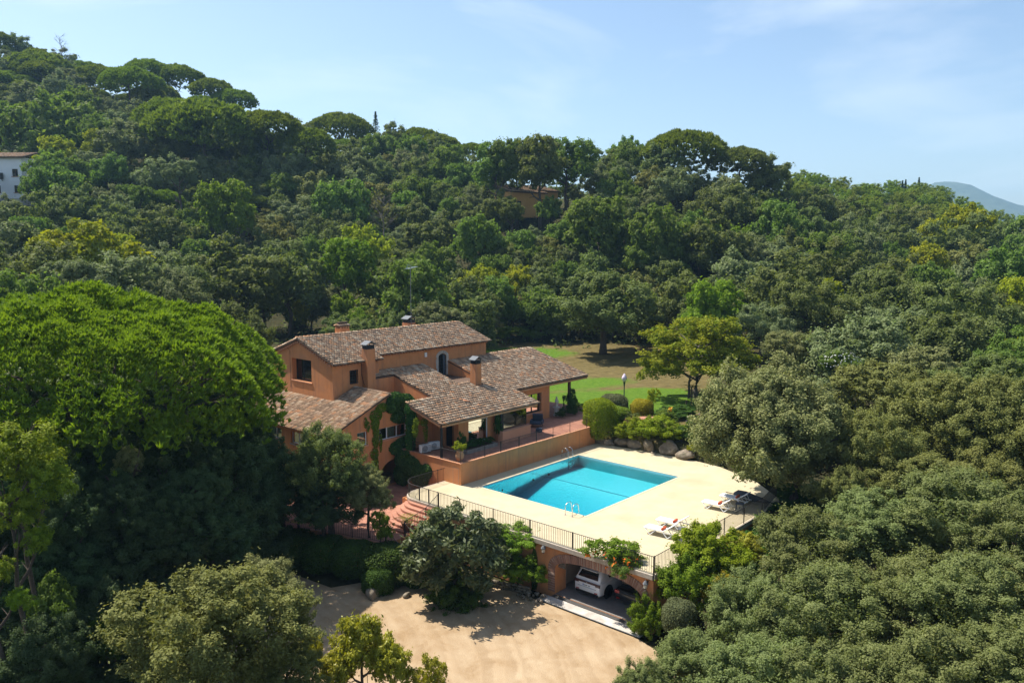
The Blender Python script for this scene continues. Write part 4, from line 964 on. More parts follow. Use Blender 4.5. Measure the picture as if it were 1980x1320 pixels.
# eaves: boards and toothed brick cornice
cor = MB()
cor.box(CX0+.02, SHY+.02, sz(SHY)-.24, CX1-.03, SHY+.13, sz(SHY)-.102); cor.box(CX1+.0, EYE+.03, sz(EYE)-.24, EXR-.05, EYE+.14, sz(EYE)-.102)
cor.add([(CX0+.02, SHY+.02, sz(SHY)-.24), (CX0+.10, SHY+.02, sz(SHY)-.24), (CX0+.10, 6.8, sz(6.8)-.24), (CX0+.02, 6.8, sz(6.8)-.24), (CX0+.02, SHY+.02, sz(SHY)-.101), (CX0+.10, SHY+.02, sz(SHY)-.101), (CX0+.10, 6.8, sz(6.8)-.101), (CX0+.02, 6.8, sz(6.8)-.101)],
        [(0, 3, 2, 1), (4, 5, 6, 7), (0, 1, 5, 4), (1, 2, 6, 5), (2, 3, 7, 6), (3, 0, 4, 7)])
cor.build('fascia', surf('fascia_orange', (.45, .22, .11), (.55, .28, .14), rough=.8, scale=4), cr_)
cor = MB()
for k in range(int((X1-XK)/.30)): cor.box(XK+.12+.30*k, YF-.24, mz(YF)-.34, XK+.24+.30*k, YF-.002, mz(YF)-.20)
cor.box(XK, YF-.30, mz(YF)-.20, X1, YF-.002, mz(YF)-.13)
for k in range(int((XJ-X0)/.30)): cor.box(X0+.12+.30*k, YL-.24, mz(YL)-.34, X0+.24+.30*k, YL-.002, mz(YL)-.20)
cor.box(X0, YL-.30, mz(YL)-.20, XJ, YL-.002, mz(YL)-.13)
for k in range(27):
    y = YL+.1+.29*k
    if y < YB: cor.box(X0-.17, y, mz(y)-.34, X0-.002, y+.12, mz(y)-.17)
cor.build('cornice', M['terracotta'], mr_)['kind'] = 'stuff'
# chimneys
def chimney(name, x0, y0, x1, y1, z0, z1, cap, parent):
    t = part_empty(name, parent)
    MB().box(x0, y0, z0, x1, y1, z1).build('stack', ST, t)
    if cap == 'metal':
        MB().box(x0+.03, y0+.03, z1, x1-.03, y1-.03, z1+.26).build('collar', M['dark_metal'], t)
        cx, cyy = (x0+x1)/2, (y0+y1)/2; z2 = z1+.26
        V = [(x0-.12, y0-.05, z2+.10), (x1+.12, y0-.05, z2+.10), (x1+.12, y1+.05, z2+.10), (x0-.12, y1+.05, z2+.10), (cx, y0-.05, z2+.36), (cx, y1+.05, z2+.36)]
        V += [(a, b, c-.03) for a, b, c in V]
        MB().add(V, [(0, 4, 5, 3), (4, 1, 2, 5), (6, 9, 11, 10), (10, 11, 8, 7), (0, 3, 9, 6), (1, 7, 8, 2), (0, 6, 10, 4), (4, 10, 7, 1), (3, 5, 11, 9), (5, 2, 8, 11)]).build('hood', M['zinc'], t)
        p = MB()
        for a in (x0+.03, x1-.07):
            for b in (y0+.03, y1-.07): p.box(a, b, z2, a+.04, b+.04, z2+.14)
        p.build('hood_legs', M['dark_metal'], t)['kind'] = 'stuff'
    else:
        p = MB()
        for a in np.linspace(x0+.02, x1-.14, 4): p.box(a, y0+.02, z1, a+.12, y0+.14, z1+.17); p.box(a, y1-.14, z1, a+.12, y1-.02, z1+.17)
        p.build('vent_bricks', M['terracotta'], t)['kind'] = 'stuff'; cx, cyy = (x0+x1)/2, (y0+y1)/2; z2 = z1+.17
        rec = []
        for k in range(5):
            xx = x0-.02+(x1-x0+.04)*k/4
            for sgn_ in (-1, 1): rec.append((np.array((xx, cyy+sgn_*.22, z2+.13)), np.array((1.0*-sgn_*-1, 0, 0)), np.array((0, -sgn_*.93, .36)), np.array((0, sgn_*.36, .93))))
        MB().box(x0-.06, y0-.06, z2, x1+.06, y1+.06, z2+.07).build('cap_slab', M['tile_bed'], t)
        rec = [(p_, (u_ if np.dot(np.cross(u_, s_), n_) > 0 else -u_), s_, n_) for p_, u_, s_, n_ in rec]
        tile_stuff('cap_tiles', rec, t)
        MB().tube([(x0-.05, cyy, z2+.28), (x1+.05, cyy, z2+.28)], .09, 8).build('cap_ridge', M['tile_bed'], t)
    return t
chimney('chimney', -.76, 11.12, .0, 11.78, 4.8, 8.55, 'metal', villa)
chimney('chimney', 7.25, 7.50, 7.91, 8.12, 4.7, 6.88, 'metal', villa)
chimney('chimney', 1.24, 17.1, 2.12, 17.9, 8.3, 9.55, 'tile', villa)
chimney('chimney', 8.52, 17.1, 9.37, 17.9, 8.3, 9.50, 'metal', villa)
ant = part_empty('aerial', villa)
MB().tube([(8.8, 17.02, 8.7), (8.8, 17.02, 14.5)], .028, 6).build('mast', M['zinc'], ant)
a_ = MB(); a_.tube([(8.3, 17.02, 14.3), (9.5, 17.02, 14.5)], .018, 4)
for k in range(9): a_.tube([(8.4+.13*k, 16.72, 14.32+.02*k), (8.4+.13*k, 17.32, 14.32+.02*k)], .010, 4)
for s in (-1, 1): a_.tube([(8.35, 17.02, 14.35), (8.55, 17.02+.1*s, 14.35+.35), (9.0, 17.02, 14.5)], .012, 4)
a_.build('antenna', surf('aerial_blue', (.16, .24, .26), rough=.5), ant)

# ================================================================== things on the deck
def lounger(label, x, y, rz):
    t = thing('sun_lounger', label, 'sun lounger', (x, y, 0), rz, 'white sun loungers on the pool deck')
    # local +Y towards the head
    for s in (-.31, .31):
        f = MB(); f.tube([(s, 0, .34), (s, .06, .36), (s, 1.28, .33), (s, 1.9, .30)], .028, 6)
        f.build('side_rail', M['white'], t, smooth=True)
        for y0 in (.12, 1.22):
            MB().tube([(s, y0-.02, .33), (s, y0+.24, .03), (s, y0+.30, .03), (s, y0+.60, .31)], .026, 6).build('leg', M['white'], t, smooth=True)
    for y0 in (.38, 1.50): MB().tube([(-.31, y0, .03), (.31, y0, .03)], .022, 6).build('cross_bar', M['white'], t)
    MB().box(-.33, -.02, .35, .33, 1.22, .40).build('seat_sling', M['sling'], t, bevel=.02)
    MB().tube([(-.30, .0, .345), (0, -.05, .33), (.30, .0, .345)], .03, 6).build('foot_bar', M['white'], t)
    a = R(36); c, s_ = math.cos(a), math.sin(a)
    MB().obox((0, 1.22+c*.36, .38+s_*.36), (.33, 0, 0), (0, c*.38, s_*.38), (0, -s_*.02, c*.02)).build('backrest', M['sling'], t, bevel=.018)
    for sx in (-.31, .31): MB().tube([(sx, 1.20, .36), (sx, 1.22+c*.76, .37+s_*.76)], .026, 6).build('backrest_rail', M['white'], t)
    MB().tube([(-.31, 1.22+c*.76, .37+s_*.76), (.31, 1.22+c*.76, .37+s_*.76)], .024, 6).build('backrest_top', M['white'], t)
    for sx in (-.2, .2): MB().tube([(sx, 1.22+c*.5, .36+s_*.5), (sx, 1.80, .30)], .016, 5).build('prop', M['white'], t)
    return t
def towel(label, x, y, z, rz):
    t = MB().tube([(-.24, 0, 0), (-.12, 0, .005), (.12, 0, .004), (.24, 0, 0)], [.07, .08, .08, .07], 10).build('rolled_towel', M['red_towel'], None, smooth=True)
    t.location = (x, y, z); t.rotation_euler = (0, 0, rz); tag(t, label, 'towel', 'rolled red towels on the loungers')
LG = ((.18, -13.10, 'white sun lounger nearest the railing corner, in full sun'), (1.70, -12.95, 'white sun lounger second from the railing corner, in full sun'),
      (6.45, -13.35, 'white sun lounger third from the corner, at the edge of the tree shade'), (8.35, -13.60, 'white sun lounger in the tree shade farthest from the garage'))
for (x, y, lb), tl in zip(LG, ('nearest the railing corner', 'second from the railing corner', 'at the edge of the tree shade', 'in the tree shade')):
    lounger(lb, x, y, R(180)+R(4)); towel('rolled red towel on the sun lounger '+tl, x+.02, y-1.13, .48, R(4))
def side_table(label, x, y):
    t = thing('side_table', label, 'table', (x, y, 0), R(20), 'small grey side tables between the loungers')
    MB().box(-.25, -.25, .40, .25, .25, .435).build('table_top', M['grey_fabric'], t, bevel=.01)
    for a in (-1, 1):
        for b in (-1, 1): MB().tube([(a*.2, b*.2, .4), (a*.22, b*.22, 0)], .018, 5).build('leg', M['grey_fabric'], t)
    MB().box(-.21, -.02, .14, .21, .02, .17).build('stretcher', M['grey_fabric'], t)
side_table('small grey plastic table between the two sunlit loungers', .95, -15.0); side_table('small grey plastic table between the two loungers by the tree', 7.3, -15.4)
pu = thing('folded_parasol', 'dark grey parasol lying folded on the deck behind the shaded loungers', 'parasol', (9.35, -14.0, 0), R(-95))
c_ = MB(); prof = [(0, .07), (.3, .30), (.9, .34), (1.7, .22), (2.3, .10), (2.5, .04)]; vv = []; ff = []; nn_ = 12
for i, (xx, rr) in enumerate(prof):
    for k in range(nn_): a = 2*math.pi*k/nn_; q = 1+.22*math.cos(4*a); vv.append((xx, rr*math.cos(a)*q*1.2, .30+ max(-.26, rr*math.sin(a)*q*.8)))
for i in range(len(prof)-1):
    for k in range(nn_): ff.append((i*nn_+k, i*nn_+(k+1) % nn_, (i+1)*nn_+(k+1) % nn_, (i+1)*nn_+k))
c_.add(vv, ff).build('canopy', M['grey_fabric'], pu, smooth=True); MB().tube([(-.6, 0, .24), (2.75, 0, .30)], .025, 6).build('pole', M['dark_metal'], pu)

# boulders along the garden side of the deck
def boulder(name, label, x, y, z, sx, sy, sz_, seed, group, n=3, mat='boulder', rz=0.0):
    import bmesh
    r = np.random.default_rng(seed); bm = bmesh.new(); bmesh.ops.create_icosphere(bm, subdivisions=n, radius=1)
    off = r.uniform(-9, 9, 3); cuts = [(unit(1, r)[0], r.uniform(.50, .80)) for _ in range(11)]
    from mathutils import noise
    for v in bm.verts:
        p = np.array(v.co)
        for d, lim in cuts:
            e = p @ d
            if e > lim: p = p - d*(e-lim)*.97
        k = 1 + .16*noise.noise(Vector(p*1.6+off)) + .05*noise.noise(Vector(p*5+off)); v.co = Vector(p*k*np.array((sx, sy, sz_)))
    me = bpy.data.meshes.new(name); bm.to_mesh(me); bm.free(); me.shade_smooth()
    o = link(name, me, None, M[mat], (x, y, z)); o.rotation_euler = (0, 0, rz); return tag(o, label, 'rock', group)
BL = ((15.25, 1.0, .25, .5, .6, .5, 'low boulder at the foot of the orange wall under the clipped hedge'), (15.35, .05, .25, .45, .45, .45, 'small boulder second from the orange wall'),
      (15.7, -.95, .42, .55, .62, .62, 'pale grey rounded boulder third from the orange wall'), (15.85, -2.15, .4, .6, .85, .62, 'broad boulder under the middle of the hedge'),
      (15.75, -3.45, .5, .5, .55, .8, 'tall narrow boulder between two broad ones at the deck edge'), (16.0, -5.0, .5, .75, 1.15, .95, 'largest boulder, sloping down towards the round tree'),
      (15.75, -6.75, .38, .65, .75, .68, 'rounded boulder at the end of the row beneath the round tree'), (15.30, -4.05, .12, .22, .25, .2, 'fist-like small stone in front of the tall narrow boulder'))
for i, b in enumerate(BL): boulder('boulder', b[6], b[0]+.12, b[1], b[2]-.12, b[3], b[4]*1.2, b[5]*.82, 40+i, 'boulders along the edge of the pool deck')

# ------------------------------------------------------------------ terrace furniture
def pot(name, label, x, y, z, s, mat, cat='plant pot', prof=((.16, 0), (.27, .22), (.30, .42), (.22, .62), (.26, .66), (.26, .70), (.20, .70), (.18, .60))):
    o = MB().lathe([(a*s, b*s) for a, b in prof], (0, 0, 0), 18).build(name, M[mat], None, smooth=True); o.location = (x, y, z); return tag(o, label, cat)
pot('clay_urn', 'tall pale clay urn with a green plant at the terrace corner', -.14, 1.86, TZ, 1.05, 'clay_pot')
def ac(label, x, y):
    t = thing('air_conditioner', label, 'air conditioner', (x, y, TZ), R(-12), 'air conditioning units in the porch')
    MB().box(-.42, -.16, .05, .42, .16, .62).build('case', M['white'], t, bevel=.02)
    MB().lathe([(.22, 0), (.22, .02), (.05, .03)], (0, 0, 0), 20).build('fan', surf('fan_grey', (.30, .31, .32), rough=.6), t).matrix_local = Matrix.Translation((-.08, -.165, .34)) @ Matrix.Rotation(math.pi/2, 4, 'X')
    MB().box(-.42, -.12, 0, .42, .12, .05).build('foot', M['dark_metal'], t)
    for k in range(7): MB().box(-.30, -.20, .14+.065*k, .14, -.19, .15+.065*k).build('guard_bar', M['white'], t)
ac('white air conditioning unit beside the ivy at the end of the porch', -.22, 5.35); ac('white air conditioning unit just behind the porch post', .75, 5.45)
pl_ = thing('planter_bed', 'low grey planter of leafy plants under the big window', 'planter', (3.3, 3.2, TZ))
MB().box(-1.9, -.5, 0, 1.35, -.38, .26).build('front', M['planter'], pl_); MB().box(-1.9, .7, 0, 1.35, .8, .26).build('back', M['planter'], pl_)
MB().box(-1.9, -.379, 0, -1.8, .699, .26).build('end', M['planter'], pl_); MB().box(1.25, -.379, 0, 1.35, .699, .26).build('end', M['planter'], pl_)
MB().box(-1.8, -.379, .1, 1.25, .699, .2).build('soil', M['soil'], pl_)
ch = thing('garden_chair', 'dark blue grey fabric armchair on the terrace beside the glazed bay', 'chair', (11.4, 4.55, TZ), R(-60))
bl = surf('blue_grey_fabric', (.035, .05, .075), (.06, .08, .11), rough=.9, scale=20)
MB().box(-.42, -.35, .26, .42, .45, .44).build('seat', bl, ch, bevel=.05); MB().obox((0, .50, .68), (.44, 0, 0), (0, .07, .015), (0, -.08, .36)).build('backrest', bl, ch, bevel=.05)
for s in (-1, 1):
    MB().box(s*.48-.05, -.35, .30, s*.48+.05, .48, .60).build('armrest', bl, ch, bevel=.03)
    for y in (-.3, .42): MB().tube([(s*.40, y, .26), (s*.42, y*1.05, 0)], .02, 5).build('leg', M['dark_metal'], ch)
fs = MB().box(-.22, -.22, 0, .22, .22, .30).build('footstool', bl, None, bevel=.04); fs.location = (10.2, 3.3, TZ); fs.rotation_euler = (0, 0, .3); tag(fs, 'small dark footstool by the terrace railing', 'stool')
# statue
stt = thing('garden_statue', 'weathered stone statue of a draped figure on a pedestal', 'statue', (16.0, 6.15, TZ))
MB().lathe([(.30, 0), (.30, .08), (.22, .12), (.20, .62), (.24, .66), (.34, .72), (.34, .78), (.2, .80)], (0, 0, 0), 12).build('pedestal', M['statue'], stt)
sk = [(0, 0, .78), (0, 0, 1.0), (0, 0, 1.25), (.01, 0, 1.42), (.01, 0, 1.52), (.02, 0, 1.60), (.02, 0, 1.70)]
sr_ = [(.17, .15), (.15, .13), (.12, .10), (.17, .10), (.06, .06), (.085, .09), (.03, .03)]
fb = MB(); vv = []; ff = []
for (a, b, c), (ra, rb) in zip(sk, sr_):
    for k in range(14): an = 2*math.pi*k/14; q = 1+(.10*math.cos(5*an) if c < 1.2 else 0); vv.append((a+ra*math.cos(an)*q, b+rb*math.sin(an)*q, c))
for i in range(len(sk)-1):
    for k in range(14): ff.append((i*14+k, i*14+(k+1) % 14, (i+1)*14+(k+1) % 14, (i+1)*14+k))
fb.add(vv, ff)
for s in (-1, 1): fb.tube([(s*.16, 0, 1.40), (s*.22, -.06, 1.22), (s*.06, -.14, 1.14)], [.045, .04, .03], 7)
fb.build('figure', M['statue'], stt, smooth=True)
# garden lamp
lp = thing('garden_lamp', 'green garden lamp post with a pale violet globe on the lawn', 'lamp post', (25.2, 5.2, 1.35))
MB().lathe([(.12, 0), (.10, .25), (.055, .35), (.05, 1.6), (.06, 1.65), (.11, 2.05), (.13, 2.1)], (0, 0, 0), 10).build('post', M['iron_green'], lp, smooth=True)
MB().lathe([(.13, 2.1), (.24, 2.35), (.25, 2.5), (.17, 2.68), (.12, 2.72)], (0, 0, 0), 14).build('globe', M['lamp_globe'], lp, smooth=True)
MB().lathe([(.15, 2.70), (.14, 2.76), (.05, 2.84), (.02, 2.90)], (0, 0, 0), 10).build('finial', M['lamp_globe'], lp)
o = MB().prism([(-1.5, -.45), (1.4, -.5), (1.6, .3), (.6, .6), (-1.2, .5)], 0, .4).build('garden_bench', M['paving'], None, bevel=.03); o.location = (19.2, -.6, 1.35); o.rotation_euler = (0, 0, R(-48)); tag(o, 'low curved terracotta bench among the clipped bushes', 'bench')
o = MB().box(-.11, -.14, 0, .11, .14, .55).build('gate_pillar', M['stucco_dado'], None, bevel=.01); o.location = (14.65, 1.75, TZ); tag(o, 'short pale pillar at the end of the terrace railing beside the hedge', 'pillar')

# ------------------------------------------------------------------ cars
def car(name, label, x, y, rz, paint, suv=True, open_boot=False):
    """local +x forward, rear bumper at x=0"""
    t = thing(name, label, 'car', (x, y, -2.93), rz)
    def loft(secs, nm, mat, parent=t):
        vv = []; ff = []; n = len(secs[0])
        for s in secs: vv += s
        for i in range(len(secs)-1):
            for k in range(n): ff.append((i*n+k, i*n+(k+1) % n, (i+1)*n+(k+1) % n, (i+1)*n+k))
        ff.append(tuple(range(n))[::-1]); ff.append(tuple((len(secs)-1)*n+k for k in range(n)))
        o = MB().add(vv, ff).build(nm, mat, parent, smooth=True)
        b = o.modifiers.new('bevel', 'BEVEL'); b.width = .03; b.segments = 2; b.limit_method = 'ANGLE'; b.angle_limit = R(50)
        return o
    def sec(x, w, z0, z1, wt=None, r=.10):
        wt = wt or w
        return [(x, -w+r, z0), (x, w-r, z0), (x, w, z0+r), (x, w, (z0+z1)*.55), (x, wt, z1-r*.7), (x, wt-r, z1), (x, -wt+r, z1), (x, -wt, z1-r*.7), (x, -w, (z0+z1)*.55), (x, -w, z0+r)]
    h = 1.02 if suv else .92; top = 1.56 if suv else 1.44
    loft([sec(.0, .80, .32, h-.16), sec(.07, .86, .24, h-.05), sec(.35, .885, .22, h), sec(1.1, .89, .20, h), sec(2.7, .89, .20, h-.02), sec(3.3, .87, .2, h-.08), sec(3.9, .82, .22, h-.2), sec(4.1, .72, .3, .72)], 'body', paint)
    g0 = .18
    def gs(x, w0, w1, z0, z1, r=.09): return [(x, -w0, z0), (x, w0, z0), (x, w0-.02, z0+.05), (x, (w0+w1)/2, (z0+z1)/2), (x, w1, z1-.06), (x, w1-r, z1), (x, -w1+r, z1), (x, -w1, z1-.06), (x, -(w0+w1)/2, (z0+z1)/2), (x, -w0+.02, z0+.05)]
    if not open_boot:
        loft([gs(.10, .84, .80, h-.06, h+.02), gs(.42, .86, .70, h-.04, top-.05), gs(.62, .86, .69, h-.04, top), gs(1.9, .86, .68, h-.04, top-.02), gs(2.5, .85, .66, h-.05, top-.15), gs(3.15, .82, .74, h-.1, h+.02)], 'cabin', paint)
        # rear glass lies on the slope of the cabin
        MB().add([(.085, -.66, h+.09), (.085, .66, h+.09), (.355, .55, top-.12), (.355, -.55, top-.12), (.13, -.66, h+.09), (.13, .66, h+.09), (.40, .55, top-.12), (.40, -.55, top-.12)],
                 [(0, 3, 2, 1), (4, 5, 6, 7), (0, 1, 5, 4), (1, 2, 6, 5), (2, 3, 7, 6), (3, 0, 4, 7)]).build('rear_window', M['dark_glass'], t)
        MB().obox((.30, 0, top+.01), (.15, 0, .03), (0, .58, 0), (-.004, 0, .02)).build('spoiler', paint, t, bevel=.01)
    else:
        loft([gs(.62, .86, .69, h-.04, top), gs(1.9, .86, .68, h-.04, top-.02), gs(2.5, .85, .66, h-.05, top-.15), gs(3.15, .82, .74, h-.1, h+.02)], 'cabin', paint)
        lid = MB().obox((.05, 0, top+.42), (.50, 0, -.28), (0, .66, 0), (.02, 0, .035)); lid.build('tailgate', paint, t, bevel=.02)
        MB().box(.02, -.60, .45, .9, .60, .9).build('boot', M['rubber'], t)
    for s in (-1, 1):
        MB().add([(.95, s*.842, h+.07), (1.75, s*.842, h+.06), (1.75, s*.725, top-.13), (.85, s*.735, top-.13), (.95, s*.80, h+.07), (1.75, s*.80, h+.06), (1.75, s*.69, top-.13), (.85, s*.70, top-.13)],
                 [(0, 1, 2, 3), (4, 7, 6, 5), (0, 4, 5, 1), (1, 5, 6, 2), (2, 6, 7, 3), (3, 7, 4, 0)]).build('side_window', M['dark_glass'], t)
        MB().add([(1.85, s*.842, h+.06), (2.75, s*.835, h+.05), (2.45, s*.725, top-.2), (1.85, s*.725, top-.13), (1.85, s*.80, h+.06), (2.75, s*.80, h+.05), (2.45, s*.69, top-.2), (1.85, s*.69, top-.13)],
                 [(0, 1, 2, 3), (4, 7, 6, 5), (0, 4, 5, 1), (1, 5, 6, 2), (2, 6, 7, 3), (3, 7, 4, 0)]).build('side_window', M['dark_glass'], t)
        for wx in (.80, 3.3):
            w = part_empty('wheel', t); w.location = (wx, s*.80, .33); w.rotation_euler = (math.pi/2, 0, 0)
            MB().lathe([(.20, -.11), (.32, -.105), (.335, -.06), (.335, .06), (.32, .105), (.20, .11)], (0, 0, 0), 24).build('tyre', M['rubber'], w, smooth=True)
            rm = MB().lathe([(.20, -.06), (.21, -.07), (.06, -.05), (.06, .05), (.21, .07), (.20, .06)], (0, 0, 0), 20)
            for k in range(5): a = k*2*math.pi/5; rm.obox((.12*math.cos(a), .12*math.sin(a), 0), (.09*math.cos(a), .09*math.sin(a), 0), (-.025*math.sin(a), .025*math.cos(a), 0), (0, 0, .10))
            rm.build('rim', M['dark_metal'], w)
            MB().tube([(wx+.40*math.cos(a), s*.885, .33+.40*math.sin(a)) for a in np.linspace(.05, math.pi-.05, 14)], .03, 6).build('wheel_arch', M['rubber'], t)
            MB().lathe([(.39, 0), (.39, .04)], (0, 0, 0), 24).build('arch_shade', M['rubber'], t).matrix_local = Matrix.Translation((wx, s*.87, .34)) @ Matrix.Rotation(math.pi/2, 4, 'X')  # dark disc stands in for shade inside the wheel arch
        MB().obox((.045, s*.70, h-.17), (.05, 0, 0), (0, .155, 0), (0, 0, .085)).build('tail_light', M['tail_red'] if open_boot else M['tail_dark'], t, bevel=.02)
        MB().obox((2.78, s*.95, h+.06), (.06, 0, 0), (0, .09, 0), (0, 0, .06)).build('mirror', paint, t, bevel=.02)
        MB().obox((.01, s*.62, .42), (.03, 0, 0), (0, .10, 0), (0, 0, .025)).build('reflector', M['tail_red'], t)
    if not open_boot:
        MB().obox((.025, 0, h-.13), (.04, 0, 0), (0, .56, 0), (0, 0, .05)).build('light_bar', M['tail_dark'], t, bevel=.01)
        MB().lathe([(.05, 0), (.05, .012)], (0, 0, 0), 16).build('badge', M['steel'], t).matrix_local = Matrix.Translation((-.012, 0, h-.14)) @ Matrix.Rotation(-math.pi/2, 4, 'Y')
        np_ = MB().obox((-.012, .0, h-.30), (.008, 0, 0), (0, .26, 0), (0, 0, .055)).build('number_plate', M['plate'], t)
        MB().obox((-.021, .235, h-.30), (.002, 0, 0), (0, .024, 0), (0, 0, .053)).build('blue_band', M['blue'], t)
        for k in range(7):
            if k == 4: continue
            MB().obox((-.021, .165-.06*k, h-.30), (.002, 0, 0), (0, .017, 0), (0, 0, .033)).build('plate_character', M['plate_ink'], t)
        MB().obox((.0, 0, h-.40), (.03, 0, 0), (0, .62, 0), (0, 0, .012)).build('shadow_line', surf('painted_shadow', (.35, .40, .45), rough=.4), t)  # grey-blue strip: a shadow line put into colour, not a fitted trim
        MB().obox((.03, 0, .30), (.06, 0, 0), (0, .74, 0), (0, 0, .075)).build('lower_bumper', M['rubber'], t, bevel=.02)
        MB().tube([(1.2, -.62, top+.03), (2.3, -.62, top+.0)], .018, 5).build('roof_rail', M['steel'], t); MB().tube([(1.2, .62, top+.03), (2.3, .62, top+.0)], .018, 5).build('roof_rail', M['steel'], t)
    return t
car('parked_car', 'white sport utility car parked in the garage, rear outwards', -3.95, -11.93, 0, M['car_white'])
car('parked_car', 'black car with its boot open, deeper in the garage', -3.55, -14.35, 0, M['car_black'], suv=False, open_boot=True)

# dry stone edging and heap by the garage
rr = random.Random(8)
hp = W(1035, 43.5, -3)
for i in range(22):
    boulder('garden_stone', 'rounded garden stone in the small heap beside the garage apron', -5.9+rr.uniform(-.55, .5), -9.75+rr.uniform(-.75, .95), -2.93+rr.uniform(0, .16), rr.uniform(.09, .16), rr.uniform(.09, .16), rr.uniform(.07, .12), 100+i, 'heap of garden stones by the garage', n=2)
dw = thing('dry_stone_wall', 'low dry stone edging wall under the hedge beside the drive', 'wall', (-5.9, -8, -3)); dw.location = (0, 0, 0)
stm = []
for k in range(5):
    o_ = boulder('stone', None, 0, 0, 0, .17, .10, .085, 200+k, None, n=2); stm.append(o_.data); bpy.data.objects.remove(o_)
for k in range(26):
    f = k/25; x = -6.5 + f*.9; y = -5.9 - f*3.3
    for row in range(3):
        o_ = link('stone', stm[(k*3+row) % 5], dw); o_.location = (x+rr.uniform(-.04, .04), y+rr.uniform(-.05, .05), -2.95+.15*row); o_.rotation_euler = (rr.uniform(-.2, .2), rr.uniform(-.2, .2), 1.3+rr.uniform(-.3, .3))
boulder('boulder', 'dark boulder in the shade at the foot of the drive hedge', -11.75, -2.9, -2.8, .45, .6, .4, 300, None)
boulder('boulder', 'small dark boulder beside the larger one at the drive hedge', -10.4, -4.3, -2.92, .28, .3, .22, 301, None)

# ================================================================== plants
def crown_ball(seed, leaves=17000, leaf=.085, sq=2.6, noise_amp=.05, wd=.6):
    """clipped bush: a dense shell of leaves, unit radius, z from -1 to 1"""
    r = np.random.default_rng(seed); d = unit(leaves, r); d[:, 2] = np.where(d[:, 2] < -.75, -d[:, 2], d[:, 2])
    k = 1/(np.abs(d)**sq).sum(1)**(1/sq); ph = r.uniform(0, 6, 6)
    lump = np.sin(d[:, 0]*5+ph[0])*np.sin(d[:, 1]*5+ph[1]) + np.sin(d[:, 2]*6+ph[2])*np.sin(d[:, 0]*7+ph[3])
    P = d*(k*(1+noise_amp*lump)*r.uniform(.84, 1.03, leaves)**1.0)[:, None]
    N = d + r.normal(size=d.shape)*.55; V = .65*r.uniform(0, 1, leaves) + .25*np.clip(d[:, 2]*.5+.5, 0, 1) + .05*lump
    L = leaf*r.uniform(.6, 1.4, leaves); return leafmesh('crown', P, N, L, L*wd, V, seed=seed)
def slot(me): 
    if not me.materials: me.materials.append(None)
    return me
PR = {
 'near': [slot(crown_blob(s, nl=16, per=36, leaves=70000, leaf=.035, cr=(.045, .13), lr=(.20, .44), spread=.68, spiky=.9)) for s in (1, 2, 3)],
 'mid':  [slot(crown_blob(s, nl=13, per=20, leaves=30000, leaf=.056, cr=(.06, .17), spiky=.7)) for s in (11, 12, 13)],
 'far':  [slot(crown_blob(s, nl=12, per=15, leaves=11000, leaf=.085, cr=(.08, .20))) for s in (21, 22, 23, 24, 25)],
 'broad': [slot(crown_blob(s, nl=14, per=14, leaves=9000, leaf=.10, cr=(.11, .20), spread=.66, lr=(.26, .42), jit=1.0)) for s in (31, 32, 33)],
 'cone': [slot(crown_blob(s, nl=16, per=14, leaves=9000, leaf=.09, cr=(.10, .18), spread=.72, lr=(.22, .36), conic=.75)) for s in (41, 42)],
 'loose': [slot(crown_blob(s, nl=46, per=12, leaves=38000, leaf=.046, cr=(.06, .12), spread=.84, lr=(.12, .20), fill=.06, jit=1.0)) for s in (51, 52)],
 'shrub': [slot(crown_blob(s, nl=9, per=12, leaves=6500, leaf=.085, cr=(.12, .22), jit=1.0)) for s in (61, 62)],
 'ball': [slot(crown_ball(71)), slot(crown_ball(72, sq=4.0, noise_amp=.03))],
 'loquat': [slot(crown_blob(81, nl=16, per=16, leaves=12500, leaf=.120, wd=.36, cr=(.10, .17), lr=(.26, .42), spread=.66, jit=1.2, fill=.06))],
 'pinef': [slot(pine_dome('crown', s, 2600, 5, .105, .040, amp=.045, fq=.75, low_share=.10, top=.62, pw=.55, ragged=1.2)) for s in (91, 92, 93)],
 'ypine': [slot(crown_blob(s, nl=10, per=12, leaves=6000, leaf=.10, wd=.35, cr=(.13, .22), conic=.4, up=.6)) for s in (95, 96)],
}
TR = [trunk_mesh(s, h=1, r0=.045, limbs=7, spread=.42) for s in (1, 2, 3)]
for m_ in TR: m_.materials.append(M['bark'])
TRP = [trunk_mesh(s, h=1, r0=.028, limbs=6, spread=.34, start=.62, up=.5) for s in (4, 5)]
for m_ in TRP: m_.materials.append(M['bark'])
def crown_obj(parent, me, mat, loc, scale, rz, name='crown'):
    o = link(name, me, parent); o.material_slots[0].link = 'OBJECT'; o.material_slots[0].material = M[mat]
    o.location = loc; o.scale = scale; o.rotation_euler = (0, 0, rz); return o
prnd = random.Random(21)
def plantw(name, label, cat, x, y, zc, rx, rz_, kind, mat, gz=None, group=None, var=None, depth=1.0, trunk=True, rot=None, part='crown'):
    gz = ground_z(x, y) if gz is None else gz
    t = thing(name, label, cat, (x, y, gz), 0, group); me = PR[kind][(var if var is not None else prnd.randrange(99)) % len(PR[kind])]
    crown_obj(t, me, mat, (0, 0, zc-gz), (rx, rx*depth, rz_), prnd.uniform(0, 6.28) if rot is None else rot, part)
    if trunk:
        h = max(zc - gz + .35*rz_, .3); k = link('trunk', TR[prnd.randrange(3)], t); s = max(rx*1.25, .35*h); k.scale = (s, s, h); k.rotation_euler = (0, 0, prnd.uniform(0, 6))
    return t
